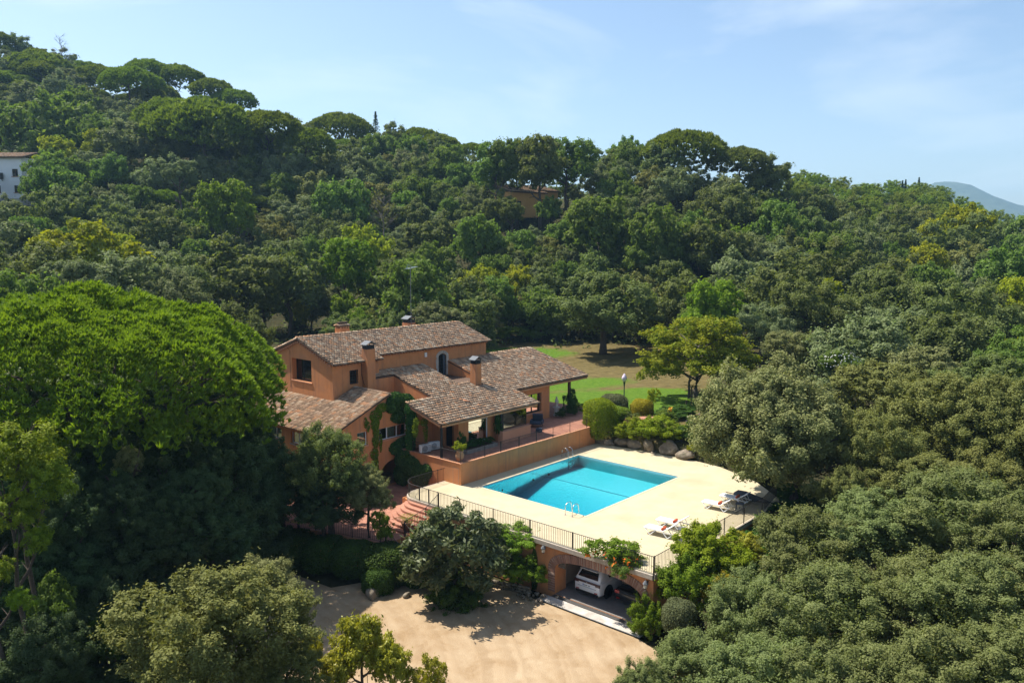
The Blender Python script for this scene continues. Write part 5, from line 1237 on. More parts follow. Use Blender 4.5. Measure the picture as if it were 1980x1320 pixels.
def plant(name, label, cat, px, py, D, rpx, rypx, kind, mat, **k):
    p = at(px, py, D); dep = D*CP + (p[2]-CAM[2])*SP
    return plantw(name, label, cat, p[0], p[1], p[2], rpx/FPX*dep, rypx/FPX*dep, kind, mat, **k)

# --- the great stone pine on the left
def big_pine():
    p = W(165, 45, 7.2); gz = ground_z(p[0], p[1])
    t = thing('stone_pine', 'huge bright green umbrella pine spreading beside the house', 'tree', (p[0], p[1], gz))
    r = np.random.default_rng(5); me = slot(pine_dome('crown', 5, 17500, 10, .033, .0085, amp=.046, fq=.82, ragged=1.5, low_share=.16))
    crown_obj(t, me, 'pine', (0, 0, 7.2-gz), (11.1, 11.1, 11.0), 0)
    mb = MB(); H = 7.2-gz
    mb.tube([(0, 0, -.3), (.15, .1, H*.3), (-.1, .2, H*.6), (.2, .1, H*.85), (.3, 0, H*1.1)], [.55, .42, .38, .32, .2], 10)
    for i in range(15):
        a = i*2.4; z0 = H*(.62+.025*i); ln = r.uniform(6.5, 10.2); dx, dy = math.cos(a), math.sin(a)
        q1 = np.array((dx*ln*.4, dy*ln*.4, z0+.8)); q2 = np.array((dx*ln*.8, dy*ln*.8, H+r.uniform(.3, 1.6))); q3 = np.array((dx*ln*1.02, dy*ln*1.02, H+r.uniform(.6, 2.0)))
        mb.tube([(.1*dx, .1*dy, z0), q1, q2, q3], [.19, .13, .08, .03], 6, cap=False)
        for j in range(7):
            f = r.uniform(.3, .95); s = q1*(1-f)+q2*f; e = r.normal(size=3)*np.array((1.2, 1.2, .5)) + np.array((dx, dy, .25))
            mb.tube([s, s+e*.8, s+e*1.5+np.array((0, 0, .3))], [.05, .03, .012], 4, cap=False)
    mb.build('trunk', M['bark'], t, smooth=True)
big_pine()
for lb, px, py, D, r_ in (('small bright pine crown at the left edge under the great pine', 45, 880, 31, 78), ('low pine branch clump at the far left below the small pine crown', 30, 985, 30, 50), ('lowest pine clump at the left edge of the picture', -8, 1100, 29, 40)):
    p = at(px, py, D); gz = ground_z(p[0], p[1]); t = thing('stone_pine', lb, 'tree', (p[0], p[1], gz))
    crown_obj(t, PR['ypine'][px % 2], 'pine', (0, 0, p[2]-gz-.2), (r_/FPX*D, r_/FPX*D, r_/FPX*D*1.05), px*.7); crown_obj(t, PR['ypine'][(px+1) % 2], 'pine', (.5, -.6, p[2]-gz-1.3), (r_/FPX*D*.75,)*3, px*.9); k = link('trunk', TRP[0], t); k.scale = (4, 4, p[2]-gz+.5)

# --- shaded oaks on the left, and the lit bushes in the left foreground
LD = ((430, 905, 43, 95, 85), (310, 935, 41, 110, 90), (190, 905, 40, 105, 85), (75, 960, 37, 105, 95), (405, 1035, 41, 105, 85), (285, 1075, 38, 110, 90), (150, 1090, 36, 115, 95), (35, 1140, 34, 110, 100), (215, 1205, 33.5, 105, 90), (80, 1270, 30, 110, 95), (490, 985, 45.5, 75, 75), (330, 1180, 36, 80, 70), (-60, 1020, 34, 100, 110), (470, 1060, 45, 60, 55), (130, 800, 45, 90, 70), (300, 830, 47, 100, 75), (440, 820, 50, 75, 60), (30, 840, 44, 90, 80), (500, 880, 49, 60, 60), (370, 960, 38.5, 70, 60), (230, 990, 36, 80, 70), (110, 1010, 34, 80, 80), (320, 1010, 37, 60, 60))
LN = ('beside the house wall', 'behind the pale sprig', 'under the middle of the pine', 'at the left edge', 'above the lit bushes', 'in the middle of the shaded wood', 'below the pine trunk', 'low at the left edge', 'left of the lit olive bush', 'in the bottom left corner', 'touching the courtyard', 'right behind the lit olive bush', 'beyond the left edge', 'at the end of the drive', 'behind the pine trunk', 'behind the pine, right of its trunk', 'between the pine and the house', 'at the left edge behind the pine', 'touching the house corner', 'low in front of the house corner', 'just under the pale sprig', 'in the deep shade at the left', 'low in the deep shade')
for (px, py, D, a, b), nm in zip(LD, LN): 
    tt = plant('holm_oak', 'dark shaded evergreen oak '+nm, 'tree', px, py, D, a, b, 'near', 'holm_dark_shade', group='shaded oaks below the great pine')
    c_0 = tt.children[0]; crown_obj(tt, PR['mid'][int(px) % 3], 'holm_dark_shade', (0, 0, c_0.location.z - 1.15*c_0.scale.z), (c_0.scale.x*1.05, c_0.scale.x*1.05, c_0.scale.z), px*.1)
plant('olive_shrub', 'broad pale olive green bush in the bottom left foreground', 'bush', 400, 1262, 27.5, 190, 150, 'near', 'oak_warm', var=1)
plant('olive_shrub', 'greyish olive bush above the broad one, beside the drive', 'bush', 500, 1150, 33, 88, 72, 'near', 'olive', var=0)
plant('olive_shrub', 'small olive bush at the edge of the drive shade', 'bush', 575, 1190, 33, 42, 50, 'mid', 'olive', var=2)
plant('olive_shrub', 'dull green bush at the bottom between olive and yellow bushes', 'bush', 560, 1300, 28.5, 75, 60, 'near', 'oak_warm', var=2)
plant('holm_sapling', 'small pale sprig of oak standing above the shaded trees', 'tree', 250, 900, 37.5, 32, 42, 'shrub', 'olive', var=0)
plant('holm_sapling', 'leafy sapling in the bottom left shade with bright leaves', 'tree', 100, 1190, 31.5, 55, 90, 'cone', 'broad', var=0)
plant('holm_sapling', 'yellowish bush at the left of the broad olive bush', 'bush', 205, 1240, 32, 45, 75, 'cone', 'hedge', var=1)
LAU = ((700, 1262, 30.5, 62, 95, 'tall yellow green laurel bush at the bottom centre'), (755, 1290, 30, 45, 62, 'lower yellow laurel bush right of the tall one'), (655, 1300, 30, 48, 55, 'lower yellow laurel bush left of the tall one'), (603, 1262, 31, 26, 42, 'small golden laurel left of the yellow bushes'), (838, 1305, 30, 36, 48, 'thin sprigs of yellow laurel at the bottom edge of the drive'))
for i, (px, py, D, a, b, lb) in enumerate(LAU): plant('laurel_bush', lb, 'bush', px, py, D, a, b, 'cone' if i != 4 else 'shrub', 'laurel' if i != 3 else 'gold', group='yellow laurel bushes by the drive', gz=-3.0)

# --- tree in front of the house and courtyard hedges
for lb, px, py, D, a, b, mt in (('evergreen oak crown in front of the house, its sunlit upper part', 638, 915, 47, 90, 88, 'holm'), ('low right bough of the evergreen oak above the red steps', 712, 958, 46.5, 52, 52, 'olive'), ('dark left part of the evergreen oak over the courtyard', 545, 950, 48, 98, 88, 'holm_dark_shade'), ('drooping lower bough of the evergreen oak above the courtyard rail', 625, 985, 46.5, 78, 58, 'holm_dark_shade')):
    plant('evergreen_oak', lb, 'tree', px, py, D, a, b, 'near', mt, gz=CZ if px > 540 else None)  # one tree: leaf copies put its lit top and shaded boughs into colour
HG = ((-9.9, -1.9, -2.0, 1.5, 1.2), (-10.6, .2, -1.95, 1.35, 1.0), (-11.2, 2.2, -2.0, 1.45, 1.0), (-12.3, 4.2, -2.0, 1.6, 1.1), (-13.2, 6.0, -1.9, 1.7, 1.2), (-8.6, -3.4, -2.3, 1.2, .9), (-11.0, -2.6, -2.4, .9, .8))
for i, (x, y, z, a, b) in enumerate(HG): plantw('clipped_hedge', 'dark green hedge bush along the drive below the courtyard rail', 'hedge', x, y, z, a, b, 'ball', 'hedge', gz=-3.0, group='hedge between the drive and the courtyard', var=0, trunk=False, part='foliage')
plant('orange_shrub', 'leafy green shrub with orange berries beside the lower steps', 'bush', 735, 1020, 45, 24, 38, 'shrub', 'bright', gz=CZ)
plant('loquat_tree', 'loquat tree with long grey green leaves beside the drive', 'tree', 880, 1075, 41.8, 108, 100, 'loquat', 'loquat', gz=-3.0)
plant('ivy_mound', 'dark ivy mound around the foot of the loquat tree', 'bush', 878, 1150, 41.6, 60, 52, 'mid', 'hedge', gz=-3.0, trunk=False)
plant('clipped_hedge', 'upper sunlit hedge hanging over the deck wall right of the loquat', 'hedge', 990, 1048, 43.9, 66, 34, 'mid', 'bright', gz=-3.0, part='foliage')
plant('clipped_hedge', 'lower clipped hedge above the dry stone edging', 'hedge', 1002, 1105, 43.1, 52, 34, 'mid', 'bright', gz=-3.0, part='foliage')
plant('slim_cypress', 'slim dark climber standing at the left jamb of the garage arch', 'bush', 1036, 1102, 43.6, 9, 46, 'ball', 'hedge', gz=-3.0, var=0)
plant('laurel_bush', 'leafy shrub between the hedge and the slim climber', 'bush', 1048, 1118, 43.4, 15, 26, 'shrub', 'broad', gz=-3.0)
# trumpet vine over the garage
tv_ = plantw('trumpet_vine', 'trumpet vine with orange red flowers hanging over the garage arch', 'vine', -4.55, -13.9, .25, 1.25, .95, 'shrub', 'bright', gz=-.2, trunk=False, part='foliage', rot=.4, depth=1.35)
crown_obj(tv_, PR['shrub'][1], 'broad', (-.30, -1.0, .15), (.8, 1.0, .7), 1.0, 'foliage')
r = np.random.default_rng(3); nfl = 90; cl = r.uniform(-1, 1, (14, 3))*np.array((.9, 1.5, .8)) + np.array((-.5, -.3, .3)); k = r.integers(0, 14, nfl)
fm = leafmesh('flowers', cl[k]+r.normal(size=(nfl, 3))*.09, r.normal(size=(nfl, 3)), .14, .11, r.uniform(0, 1, nfl)); fo = link('flowers', slot(fm), tv_); fo.material_slots[0].link = 'OBJECT'; fo.material_slots[0].material = M['flower_red']; fo['kind'] = 'stuff'
# bushes at the right of the garage
BR = (('bamboo_clump', 'feathery yellow green bamboo bush at the corner of the deck', 1375, 1075, 39, 78, 68, 'mid', 'limegreen'), ('bamboo_clump', 'bright green bamboo clump below the feathery bush', 1330, 1125, 38, 62, 66, 'mid', 'bright'), ('bamboo_clump', 'yellow topped bush right behind the bamboo', 1435, 1062, 40, 40, 36, 'mid', 'laurel'),
      ('russet_shrub', 'russet and olive shrub below the bamboo', 1405, 1140, 37, 45, 36, 'mid', 'gold'), ('laurel_bush', 'glossy yellow green bush hiding the right end of the garage', 1252, 1195, 38, 38, 46, 'mid', 'bright'), ('laurel_bush', 'small yellow bush under the right hand lantern', 1272, 1140, 39, 26, 30, 'shrub', 'lime'))
for nm, lb, px, py, D, a, b, kd, mt in BR: plant(nm, lb, 'bush', px, py, D, a, b, kd, mt, gz=-3.0 if px < 1300 else None)
plant('topiary_ball', 'round clipped grey green ball bush beside the drive', 'bush', 1313, 1192, 35.6, 33, 33, 'ball', 'bush_grey', var=0, gz=-3.0)

# --- right hand foreground oaks
RF = ((1560, 1085, 37, 118, 90), (1700, 1045, 38, 130, 85), (1850, 1015, 36.5, 140, 95), (1965, 1075, 33, 120, 95), (1468, 1195, 34, 108, 95), (1600, 1210, 31.5, 140, 105), (1765, 1170, 32, 142, 105), (1905, 1195, 29, 140, 105), (1350, 1305, 31, 105, 78), (1480, 1330, 28.5, 135, 110), (1660, 1345, 27, 150, 115), (1845, 1345, 25.5, 155, 120), (1990, 1330, 25, 140, 115), (1238, 1345, 30, 68, 65), (2040, 1190, 29, 120, 100), (2130, 1050, 35, 130, 110), (2170, 1260, 28, 150, 120))
RN = ('topmost beside the deck', 'behind the middle of the foreground', 'third along the top of the foreground', 'at the right edge', 'right of the ball bush', 'in the middle of the foreground', 'right of the foreground middle', 'near the right edge', 'at the bottom beside the drive', 'at the bottom under the ball bush', 'at the bottom middle right', 'at the bottom near the corner', 'in the bottom right corner', 'lowest, touching the drive', 'cut by the right edge', 'just outside the right edge', 'outside the bottom right corner')
for (px, py, D, a, b), nm in zip(RF, RN): plant('holm_oak', 'dense grey green evergreen oak of the right foreground, '+nm, 'tree', px, py, D, a, b, 'near', 'holm_near', group='evergreen oaks of the right foreground')
RO = ((1690, 880, 47, 105, 100), (1820, 835, 49, 130, 105), (1945, 850, 47, 115, 110), (1790, 955, 43.5, 110, 75), (1910, 960, 42, 110, 80), (1650, 975, 43.5, 66, 66), (2050, 900, 44, 110, 110), (2170, 880, 45, 120, 110), (2120, 770, 55, 110, 90))
RM = ('nearest the round tree', 'highest in the middle', 'at the right edge', 'low in the middle', 'low at the right', 'lowest, beside the trunk of the round tree', 'cut by the right edge', 'outside the right edge', 'up the slope at the right edge')
for (px, py, D, a, b), nm in zip(RO, RM): plant('olive_oak', 'olive green oak right of the round tree, '+nm, 'tree', px, py, D, a, b, 'near', 'oak_warm', group='olive green oaks right of the pool')
t = plant('round_oak', 'big round silvery green tree shading the loungers', 'tree', 1482, 848, 49.5, 160, 142, 'near', 'olive', var=2, gz=-.5, trunk=False)
p = at(1482, 848, 49.5); tm = trunk_mesh(77, h=p[2]+.5, r0=.30, limbs=9, spread=4.0, start=.38, up=.55, n=10); tm.materials.append(M['bark'])
k = link('trunk', tm, t, loc=(.8, -1.6, 0))
crown_obj(t, PR['near'][0], 'olive', (2.2, 1.6, p[2]+.3), (2.9, 2.9, 2.3), 1.0); crown_obj(t, PR['near'][1], 'olive', (0, 0, p[2]+.4), (4.75, 4.75, 4.2), 2.0)
for px, py, D, a, b, kd, mt, lb in ((1515, 672, 76, 46, 34, 'mid', 'olive', 'grey green bush between the yellow tree and the round tree'), (1625, 705, 68, 42, 30, 'mid', 'broad', 'bush with white blossom behind the round tree'), (1700, 755, 62, 95, 60, 'mid', 'oak_warm', 'olive oak behind the blossom bush'), (1780, 720, 66, 75, 55, 'mid', 'olive', 'pale olive oak up the slope right of the blossom bush'), (1900, 745, 60, 90, 62, 'mid', 'holm', 'evergreen oak above the olive oaks at the right'), (1990, 700, 64, 85, 65, 'mid', 'broad', 'leafy tree at the right edge above the olive oaks')):
    tt = plant('slope_tree' if a > 50 else 'garden_bush', lb, 'tree' if a > 50 else 'bush', px, py, D, a, b, kd, mt)
    if 'blossom' in lb and 'white' in lb:
        d = unit(420, np.random.default_rng(8)); d = d[d[:, 2] > 0]; fl = leafmesh('blossom', d*np.array((1.8, 1.8, 1.25)) , d, .12, .11, np.random.default_rng(1).uniform(0, 1, len(d)))
        fo = link('blossom', slot(fl), tt); fo.material_slots[0].link = 'OBJECT'; fo.material_slots[0].material = M['flower_white']; fo.location = (0, 0, at(px, py, D)[2]-tt.location.z)

GC = ((3.0, -18.6, 'below the loungers'), (6.2, -18.4, 'left of the trunk of the round tree'), (9.2, -18.3, 'at the trunk of the round tree'), (12.2, -17.6, 'right of the trunk of the round tree'), (14.6, -15.4, 'at the far corner of the deck'), (16.3, -12.4, 'under the right side of the round tree'), (8.0, -21, 'in the shade behind the trunk'), (12, -20.8, 'deep in the shade of the round tree'), (17.2, -9.2, 'between the deck and the round tree'), (.4, -18.9, 'behind the bamboo'))
for x, y, nm in GC: plantw('ground_shrub', 'dark low shrub '+nm, 'bush', x, y, ground_z(x, y)+.55, 1.75, .9, 'mid', 'ivy' if x < 10 else 'hedge', trunk=False, part='foliage', group='low shrubs around the round tree')

# --- the garden by the lawn
t = plant('maple_tree', 'yellowing spreading deciduous tree on the lawn', 'tree', 1347, 690, 75.5, 120, 84, 'loose', 'autumn', var=0, gz=1.5, trunk=False)
tm = trunk_mesh(31, h=5.6, r0=.20, limbs=12, spread=3.6, start=.30, up=.55, n=9, twigs=3); tm.materials.append(M['bark_grey']); link('trunk', tm, t); 
tm2 = trunk_mesh(32, h=4.6, r0=.13, limbs=7, spread=2.6, start=.40, up=.6, n=8); tm2.materials.append(M['bark_grey']); link('trunk', tm2, t, loc=(-.7, .3, 0))
t = plant('holm_oak', 'large solitary dark oak standing behind the lawn', 'tree', 1167, 603, 104, 108, 80, 'mid', 'holm', var=1, trunk=False)
tm = trunk_mesh(33, h=6.5, r0=.42, limbs=7, spread=4.5, start=.4, n=9); tm.materials.append(M['bark']); link('trunk', tm, t)
GB = (('clipped_bush', 'tall clipped lime green hedge block at the end of the terrace wall', 15.55, 1.15, 2.0, 1.25, 1.6, 'ball', 'limegreen', 1), ('clipped_bush', 'round brownish green dome bush beside the garden lamp', 20.6, 3.2, 2.15, 1.25, .95, 'ball', 'bush_grey', 0), ('clipped_bush', 'low green bush under the dome bush', 18.6, 1.9, 1.85, 1.45, .62, 'ball', 'bright', 0),
      ('clipped_bush', 'golden yellow clipped bush on the garden bank', 21.6, .9, 2.0, 1.0, .8, 'ball', 'gold', 0), ('clipped_bush', 'yellow green bush above the broad boulder', 16.35, -1.6, 1.3, 1.6, 1.05, 'mid', 'limegreen', 0), ('clipped_bush', 'bright green bush above the largest boulder', 16.75, -4.1, 1.5, 2.1, 1.4, 'mid', 'limegreen', 1), ('clipped_bush', 'dark green bush between the bank and the round tree', 18.2, -6.4, 1.6, 1.5, 1.1, 'mid', 'hedge', 2),
      ('clipped_bush', 'low dark green hedge at the back of the garden bank', 22.4, -2.3, 1.95, 1.9, .62, 'mid', 'hedge', 0), ('garden_shrub', 'thin yellow leaved shrub beside the lamp', 22.6, .3, 2.9, .65, .95, 'shrub', 'lime', 0), ('garden_shrub', 'dark leafy shrub below the golden bush', 18.9, .5, 1.75, .9, .6, 'shrub', 'holm', 1), ('garden_shrub', 'leafy green shrub with a yellow flower on the bank', 20.2, -2.4, 1.95, 1.0, .75, 'shrub', 'broad', 0),
      ('garden_shrub', 'small yellow green shrub beside the last boulder', 16.3, -7.4, .9, .7, .5, 'shrub', 'lime', 1), ('hydrangea', 'bush with pale pink flower heads beside the round tree', 19.3, -6.0, 1.9, .75, .55, 'shrub', 'broad', 1))
GBO = {}
for nm, lb, x, y, z, a, b, kd, mt, v in GB: GBO[lb] = plantw(nm, lb, 'bush', x, y, z, a, b, kd, mt, gz=min(ground_z(x, y), z-.3), var=v, trunk=False, part='foliage')
for x, y, z, n_, mt, pl_n in ((19.3, -6.0, 2.25, 26, 'flower_pink', 'bush with pale pink flower heads beside the round tree'), (20.0, -2.9, 2.5, 14, 'flower_yellow', 'leafy green shrub with a yellow flower on the bank')):
    r = np.random.default_rng(n_); fm = leafmesh('flower_heads', r.normal(size=(n_, 3))*np.array((.35, .35, .14)) if n_ > 20 else r.normal(size=(n_, 3))*np.array((.10, .10, .22)), r.normal(size=(n_, 3)), .22, .2, r.uniform(0, 1, n_))
    pr_ = GBO[pl_n]; o = link('flower_heads', fm, pr_, M[mt], Vector((x, y, z))-pr_.location); o["kind"] = "stuff"
for lb, x, y, z, a, b, mt in (('dark climbing plant around the porch column', 17.45, 5.75, 2.7, .62, 1.15, 'ivy'), ('dark leafy bush behind the statue', 16.9, 5.5, 1.95, .8, .6, 'ivy'), ('small fern at the foot of the statue', 15.5, 5.4, 1.75, .55, .35, 'hedge'), ('leafy shrub right of the porch column', 18.4, 5.6, 2.0, .7, .6, 'holm'), ('tall thin plant with dark leaves beside the terrace urn', 1.15, 2.9, 2.5, .38, .75, 'ivy'), ('green plant growing in the clay urn', -.14, 1.86, 2.5, .48, .42, 'lime'), ('ivy climbing between the big window and the bay', 5.65, 3.55, 2.7, .38, 1.15, 'ivy')):
    plantw('potted_plant' if 'urn' in lb else 'terrace_plant', lb, 'plant', x, y, z, a, b, 'shrub', mt, gz=TZ, trunk=False, part='foliage')
for k_, (x, a) in enumerate(((2.2, .55), (2.9, .5), (3.6, .55), (4.3, .5))): plantw('bedding_plant', 'low dark leafy plant in the grey planter under the window', 'plant', x, 3.35, 1.95, a, .28, 'shrub', 'ivy', gz=1.7, trunk=False, part='foliage', group='plants in the window planter')

# palms
def palm(name, label, x, y, z, h, fl, n, mat='palm', stem=True, droop=.45):
    t = thing(name, label, 'palm', (x, y, z)); r = np.random.default_rng(int(x*100) % 977)
    if stem: MB().tube([(0, 0, 0), (.03, .02, h*.5), (0, .02, h)], [.10, .08, .07], 8).build('trunk', M['bark'], t)
    P = []; T = []; N = []; L = []; V = []
    for k in range(n):
        a = k*2.4; e = r.uniform(.2, .9); u = np.array((math.cos(a), math.sin(a), 0)); sd = np.array((-math.sin(a), math.cos(a), 0))
        for j in range(9):
            f = (j+1)/9; c = u*fl*f*math.cos(e*.6) + np.array((0, 0, h + fl*(math.sin(e)*f - droop*f*f)))
            for s in (-1, 1):
                d = sd*s*.9 + u*.7 - np.array((0, 0, .25)); P.append(c + d*fl*.11); T.append(d); N.append(np.array((0, 0, 1))+r.normal(size=3)*.3); L.append(fl*.30*(1.1-.55*f)); V.append(r.uniform(0, 1))
    me = slot(leafmesh('fronds', np.array(P), np.array(N, float), np.array(L), np.array(L)*.16, np.array(V), T=np.array(T))); o = link('fronds', me, t); o.material_slots[0].link = 'OBJECT'; o.material_slots[0].material = M[mat]
    return t
pot('flower_pot', 'terracotta pot with a small palm at the foot of the red steps', -6.95, -.35, -1.1, .95, 'terracotta', prof=((.20, 0), (.33, .5), (.36, .52), (.36, .62), (.28, .62), (.26, .5)))
palm('potted_palm', 'small yellowing palm in the pot by the red steps', -6.95, -.35, -.60, .25, .85, 14)
palm('garden_palm', 'small fan palm with a short trunk on the garden bank', 23.6, -2.4, 1.4, 1.5, .7, 12, 'ivy_light')
palm('garden_palm', 'drooping palm beside the trunk of the yellow tree', 27.2, -.9, 1.5, 1.9, 1.1, 14, 'hedge')
palm('garden_palm', 'low bright palm in the flowerbed behind the house roof', *W(738, 103, 2.3), 2.6, 3.4, 18, 'bright')
palm('garden_palm', 'yellow fronded palm under the evergreen oak in the courtyard', *W(578, 47.5, CZ), .6, .9, 12, 'gold')

# --- ivy on the gable wall: masks in wall coordinates (x, z)
def ivy(name, blobs, n, mat, parent, yw, seed, thick=.30, leaf=.17):
    r = np.random.default_rng(seed); A = np.array([b[2]*b[3] for b in blobs]); k = r.choice(len(blobs), n, p=A/A.sum()); B = np.array(blobs)[k]
    q = r.normal(size=(n, 2)); q /= np.linalg.norm(q, axis=1, keepdims=True); q *= np.sqrt(r.uniform(0, 1, n))[:, None]
    e = np.sqrt(np.clip(1-(q**2).sum(1), 0, 1)); P = np.stack([B[:, 0]+q[:, 0]*B[:, 2], yw - thick*e*r.uniform(.35, 1.1, n) - .02, B[:, 1]+q[:, 1]*B[:, 3]], 1)
    N = np.stack([q[:, 0]*.5, -np.ones(n), q[:, 1]*.5+.45], 1) + r.normal(size=(n, 3))*.45
    me = slot(leafmesh(name, P, N, leaf*r.uniform(.6, 1.3, n), leaf*.85*r.uniform(.6, 1.2, n), r.uniform(0, 1, n), seed=seed)); o = link(name, me, parent); o.material_slots[0].link = 'OBJECT'; o.material_slots[0].material = M[mat]; return o
iv = thing('ivy', 'dense dark ivy covering the right half of the gable wall', 'ivy', (0, LYF, CZ)); iv.location = (0, 0, 0)
ivy('foliage', ((-.9, 5.2, .75, .55), (-.1, 4.75, 1.0, .75), (.55, 4.2, .75, .9), (-.3, 3.85, 1.0, .5), (.75, 3.2, .5, 1.0), (.70, 2.3, .55, 1.0), (.0, 1.75, 1.0, .55), (-.75, 1.55, .75, .5), (.5, 1.2, .9, .65), (.85, .4, .75, .9), (1.25, .1, .7, .55), (.9, -.6, .55, .7), (-1.35, 4.7, .5, .45)), 15000, 'ivy', iv, LYF-.03, 5, thick=.5, leaf=.2)
ivy('foliage', ((-.35, 4.55, .55, .5), (-.30, 3.7, .5, .8), (-.40, 2.7, .45, .9), (-.45, 1.8, .4, .7), (.1, 4.75, .6, .3)), 3200, 'ivy', iv, 6.84, 6, thick=.5, leaf=.19)
r = np.random.default_rng(15); n_ = 5200; bb = np.array(((7.0, .7, .9, .75), (6.2, .3, 1.0, .9), (5.3, -.1, .9, .8), (7.3, -.4, .7, .8), (4.6, .35, .5, .5))); k = r.choice(5, n_); q = unit(n_, r)
Pv = np.stack([-.72 - .55*np.abs(q[:, 0]), bb[k, 0]+q[:, 1]*bb[k, 2], bb[k, 1]+q[:, 2]*bb[k, 3]], 1)
o = link('foliage', slot(leafmesh('foliage', Pv, np.stack([-np.abs(q[:, 0])-.3, q[:, 1]*.6-.3, q[:, 2]*.6+.4], 1)+r.normal(size=(n_, 3))*.4, .2*r.uniform(.6, 1.3, n_), .16*r.uniform(.6, 1.3, n_), r.uniform(0, 1, n_))), iv); o.material_slots[0].link = 'OBJECT'; o.material_slots[0].material = M['ivy']
iv2 = thing('ivy', 'light green creeper hanging down the middle of the gable wall', 'ivy'); 
ivy('foliage', ((-2.1, 4.75, .55, .35), (-2.65, 4.25, .55, .45), (-2.75, 3.7, .38, .5), (-2.70, 3.1, .26, .5), (-2.75, 2.4, .30, .5), (-2.85, 1.5, .35, .4), (-2.8, .9, .22, .5), (-2.75, .2, .26, .6), (-2.6, -.4, .25, .5), (-3.6, 3.9, .12, .4), (-3.4, 3.6, .10, .4), (-2.3, 2.2, .10, .7)), 2100, 'ivy_light', iv2, LYF-.02, 7, thick=.22, leaf=.14)
iv3 = thing('ivy', 'bright creeper dangling from the porch eave beside the post', 'ivy')
ivy('foliage', ((-.62, 3.75, .25, .35), (-.75, 3.2, .22, .6), (.15, 3.6, .35, .3), (.25, 3.0, .18, .5), (.25, 2.5, .12, .4)), 800, 'ivy_light', iv3, 5.9, 8, thick=.3, leaf=.13)

# ================================================================== far buildings
def far_white():
    D = 160; a = W(-60, D, 0); b = W(64, D, 0); zb = 25.6; u = (b-a)/np.linalg.norm(b-a); n = np.array((-u[1], u[0], 0)); n = n if n @ FWD > 0 else -n
    t = thing('white_house', 'white two storey house with a tiled roof at the left edge of the hill', 'house', (b[0], b[1], zb)); t.location = (0, 0, 0); L = np.linalg.norm(b-a); Hh = 8.0
    O = np.array((a[0], a[1], zb)); rot = math.atan2(u[1], u[0])
    def wr(u0, z0, u1, z1): return rect(u0, z0, u1, z1)
    wins = []
    for uu in (L-5.85-.0, L-1.95): wins += [wr(uu-.0, 4.25, uu+1.15, 5.7)]
    for uu in (L-5.6, L-1.75): wins += [wr(uu, 1.1, uu+1.15, 2.5)]
    wins += [wr(L-10, 4.25, L-8.9, 5.7), wr(L-10, 1.1, L-8.9, 2.5)]
    wall('wall', rect(0, -2, L, Hh), wins, O, u, (0, 0, 1), .35, M['white_wall'], t)
    MB().obox(O + u*L + n*4 + (0, 0, 3) - u*.18, u*.175, n*3.64, (0, 0, 5)).build('wall', M['white_wall'], t)
    MB().obox(O + u*L/2 + n*4 + (0, 0, 3), u*(L/2-.4), n*.1, (0, 0, 4.9)).build('wall', M['white_wall'], t)
    for w in wins:
        (u0, z0), (u1, z1) = w[0], w[2]; wp = part_empty('window', t)
        MB().obox(O + u*(u0+u1)/2 + n*.22 + (0, 0, (z0+z1)/2), u*(u1-u0)/2, n*.02, (0, 0, (z1-z0)/2)).build('pane', M['dark_glass'], wp)
        f = MB(); 
        for k in (u0+.05, (u0+u1)/2, u1-.05): f.obox(O + u*k + n*.18 + (0, 0, (z0+z1)/2), u*.05, n*.03, (0, 0, (z1-z0)/2))
        f.build('frame', M['wood_brown'], wp); MB().obox(O + u*(u0+u1)/2 + (0, 0, z0-.06) + n*.06, u*(u1-u0+.3)/2, n*.14, (0, 0, .05)).build('sill', M['terracotta'], wp)
    # gently sloping tiled roof
    e = .6; z1 = zb+Hh; A = O + (0, 0, Hh) - u*e - n*e; B = O + (0, 0, Hh) + u*(L+e+.3) - n*e; C2 = B + n*5 + (0, 0, 1.3); D2 = A + n*5 + (0, 0, 1.3)
    slab('roof', [A, B, C2, D2], .22, t); rec = tiles_on(A + n*0, u, n*5+np.array((0, 0, 1.3)), L+1.5, 5.1, lambda x, y: True); rec = rec[::1]; tile_stuff('roof_tiles', rec, t)
    MB().box(-.25, -.2, -1.2, .25, .2, 0).build('lamp_shade', M['iron'], t).location = O + u*(L-3.9) - n*.35 + (0, 0, 4.9)
    MB().tube([(0, 0, 0), (0, 0, -.6), (.2, .3, -.9)], .06, 6).build('lamp_bracket', M['iron'], t).location = O + u*(L-3.9) - n*.3 + (0, 0, 4.3)
    MB().obox(O + u*(L+2.2) + n*3 + (0, 0, 3.6), u*2.0, n*2, (0, 0, .15)).build('balcony', M['white_wall'], t)
    for k in range(9): MB().obox(O + u*(L+.4+.42*k) + n*1.05 + (0, 0, 4.4), u*.03, n*.03, (0, 0, .7)).build('balcony_bar', M['iron'], t)
    MB().obox(O + u*(L+4.0) + n*1.1 + (0, 0, 4.4), u*.12, n*.12, (0, 0, .9)).build('balcony_post', M['white_wall'], t)
    MB().obox(O + u*L*.5 - n*.6 + (0, 0, -1.4), u*(L/2+3), n*.5, (0, 0, 1.3)).build('terrace_wall', M['concrete'], t)
far_white()
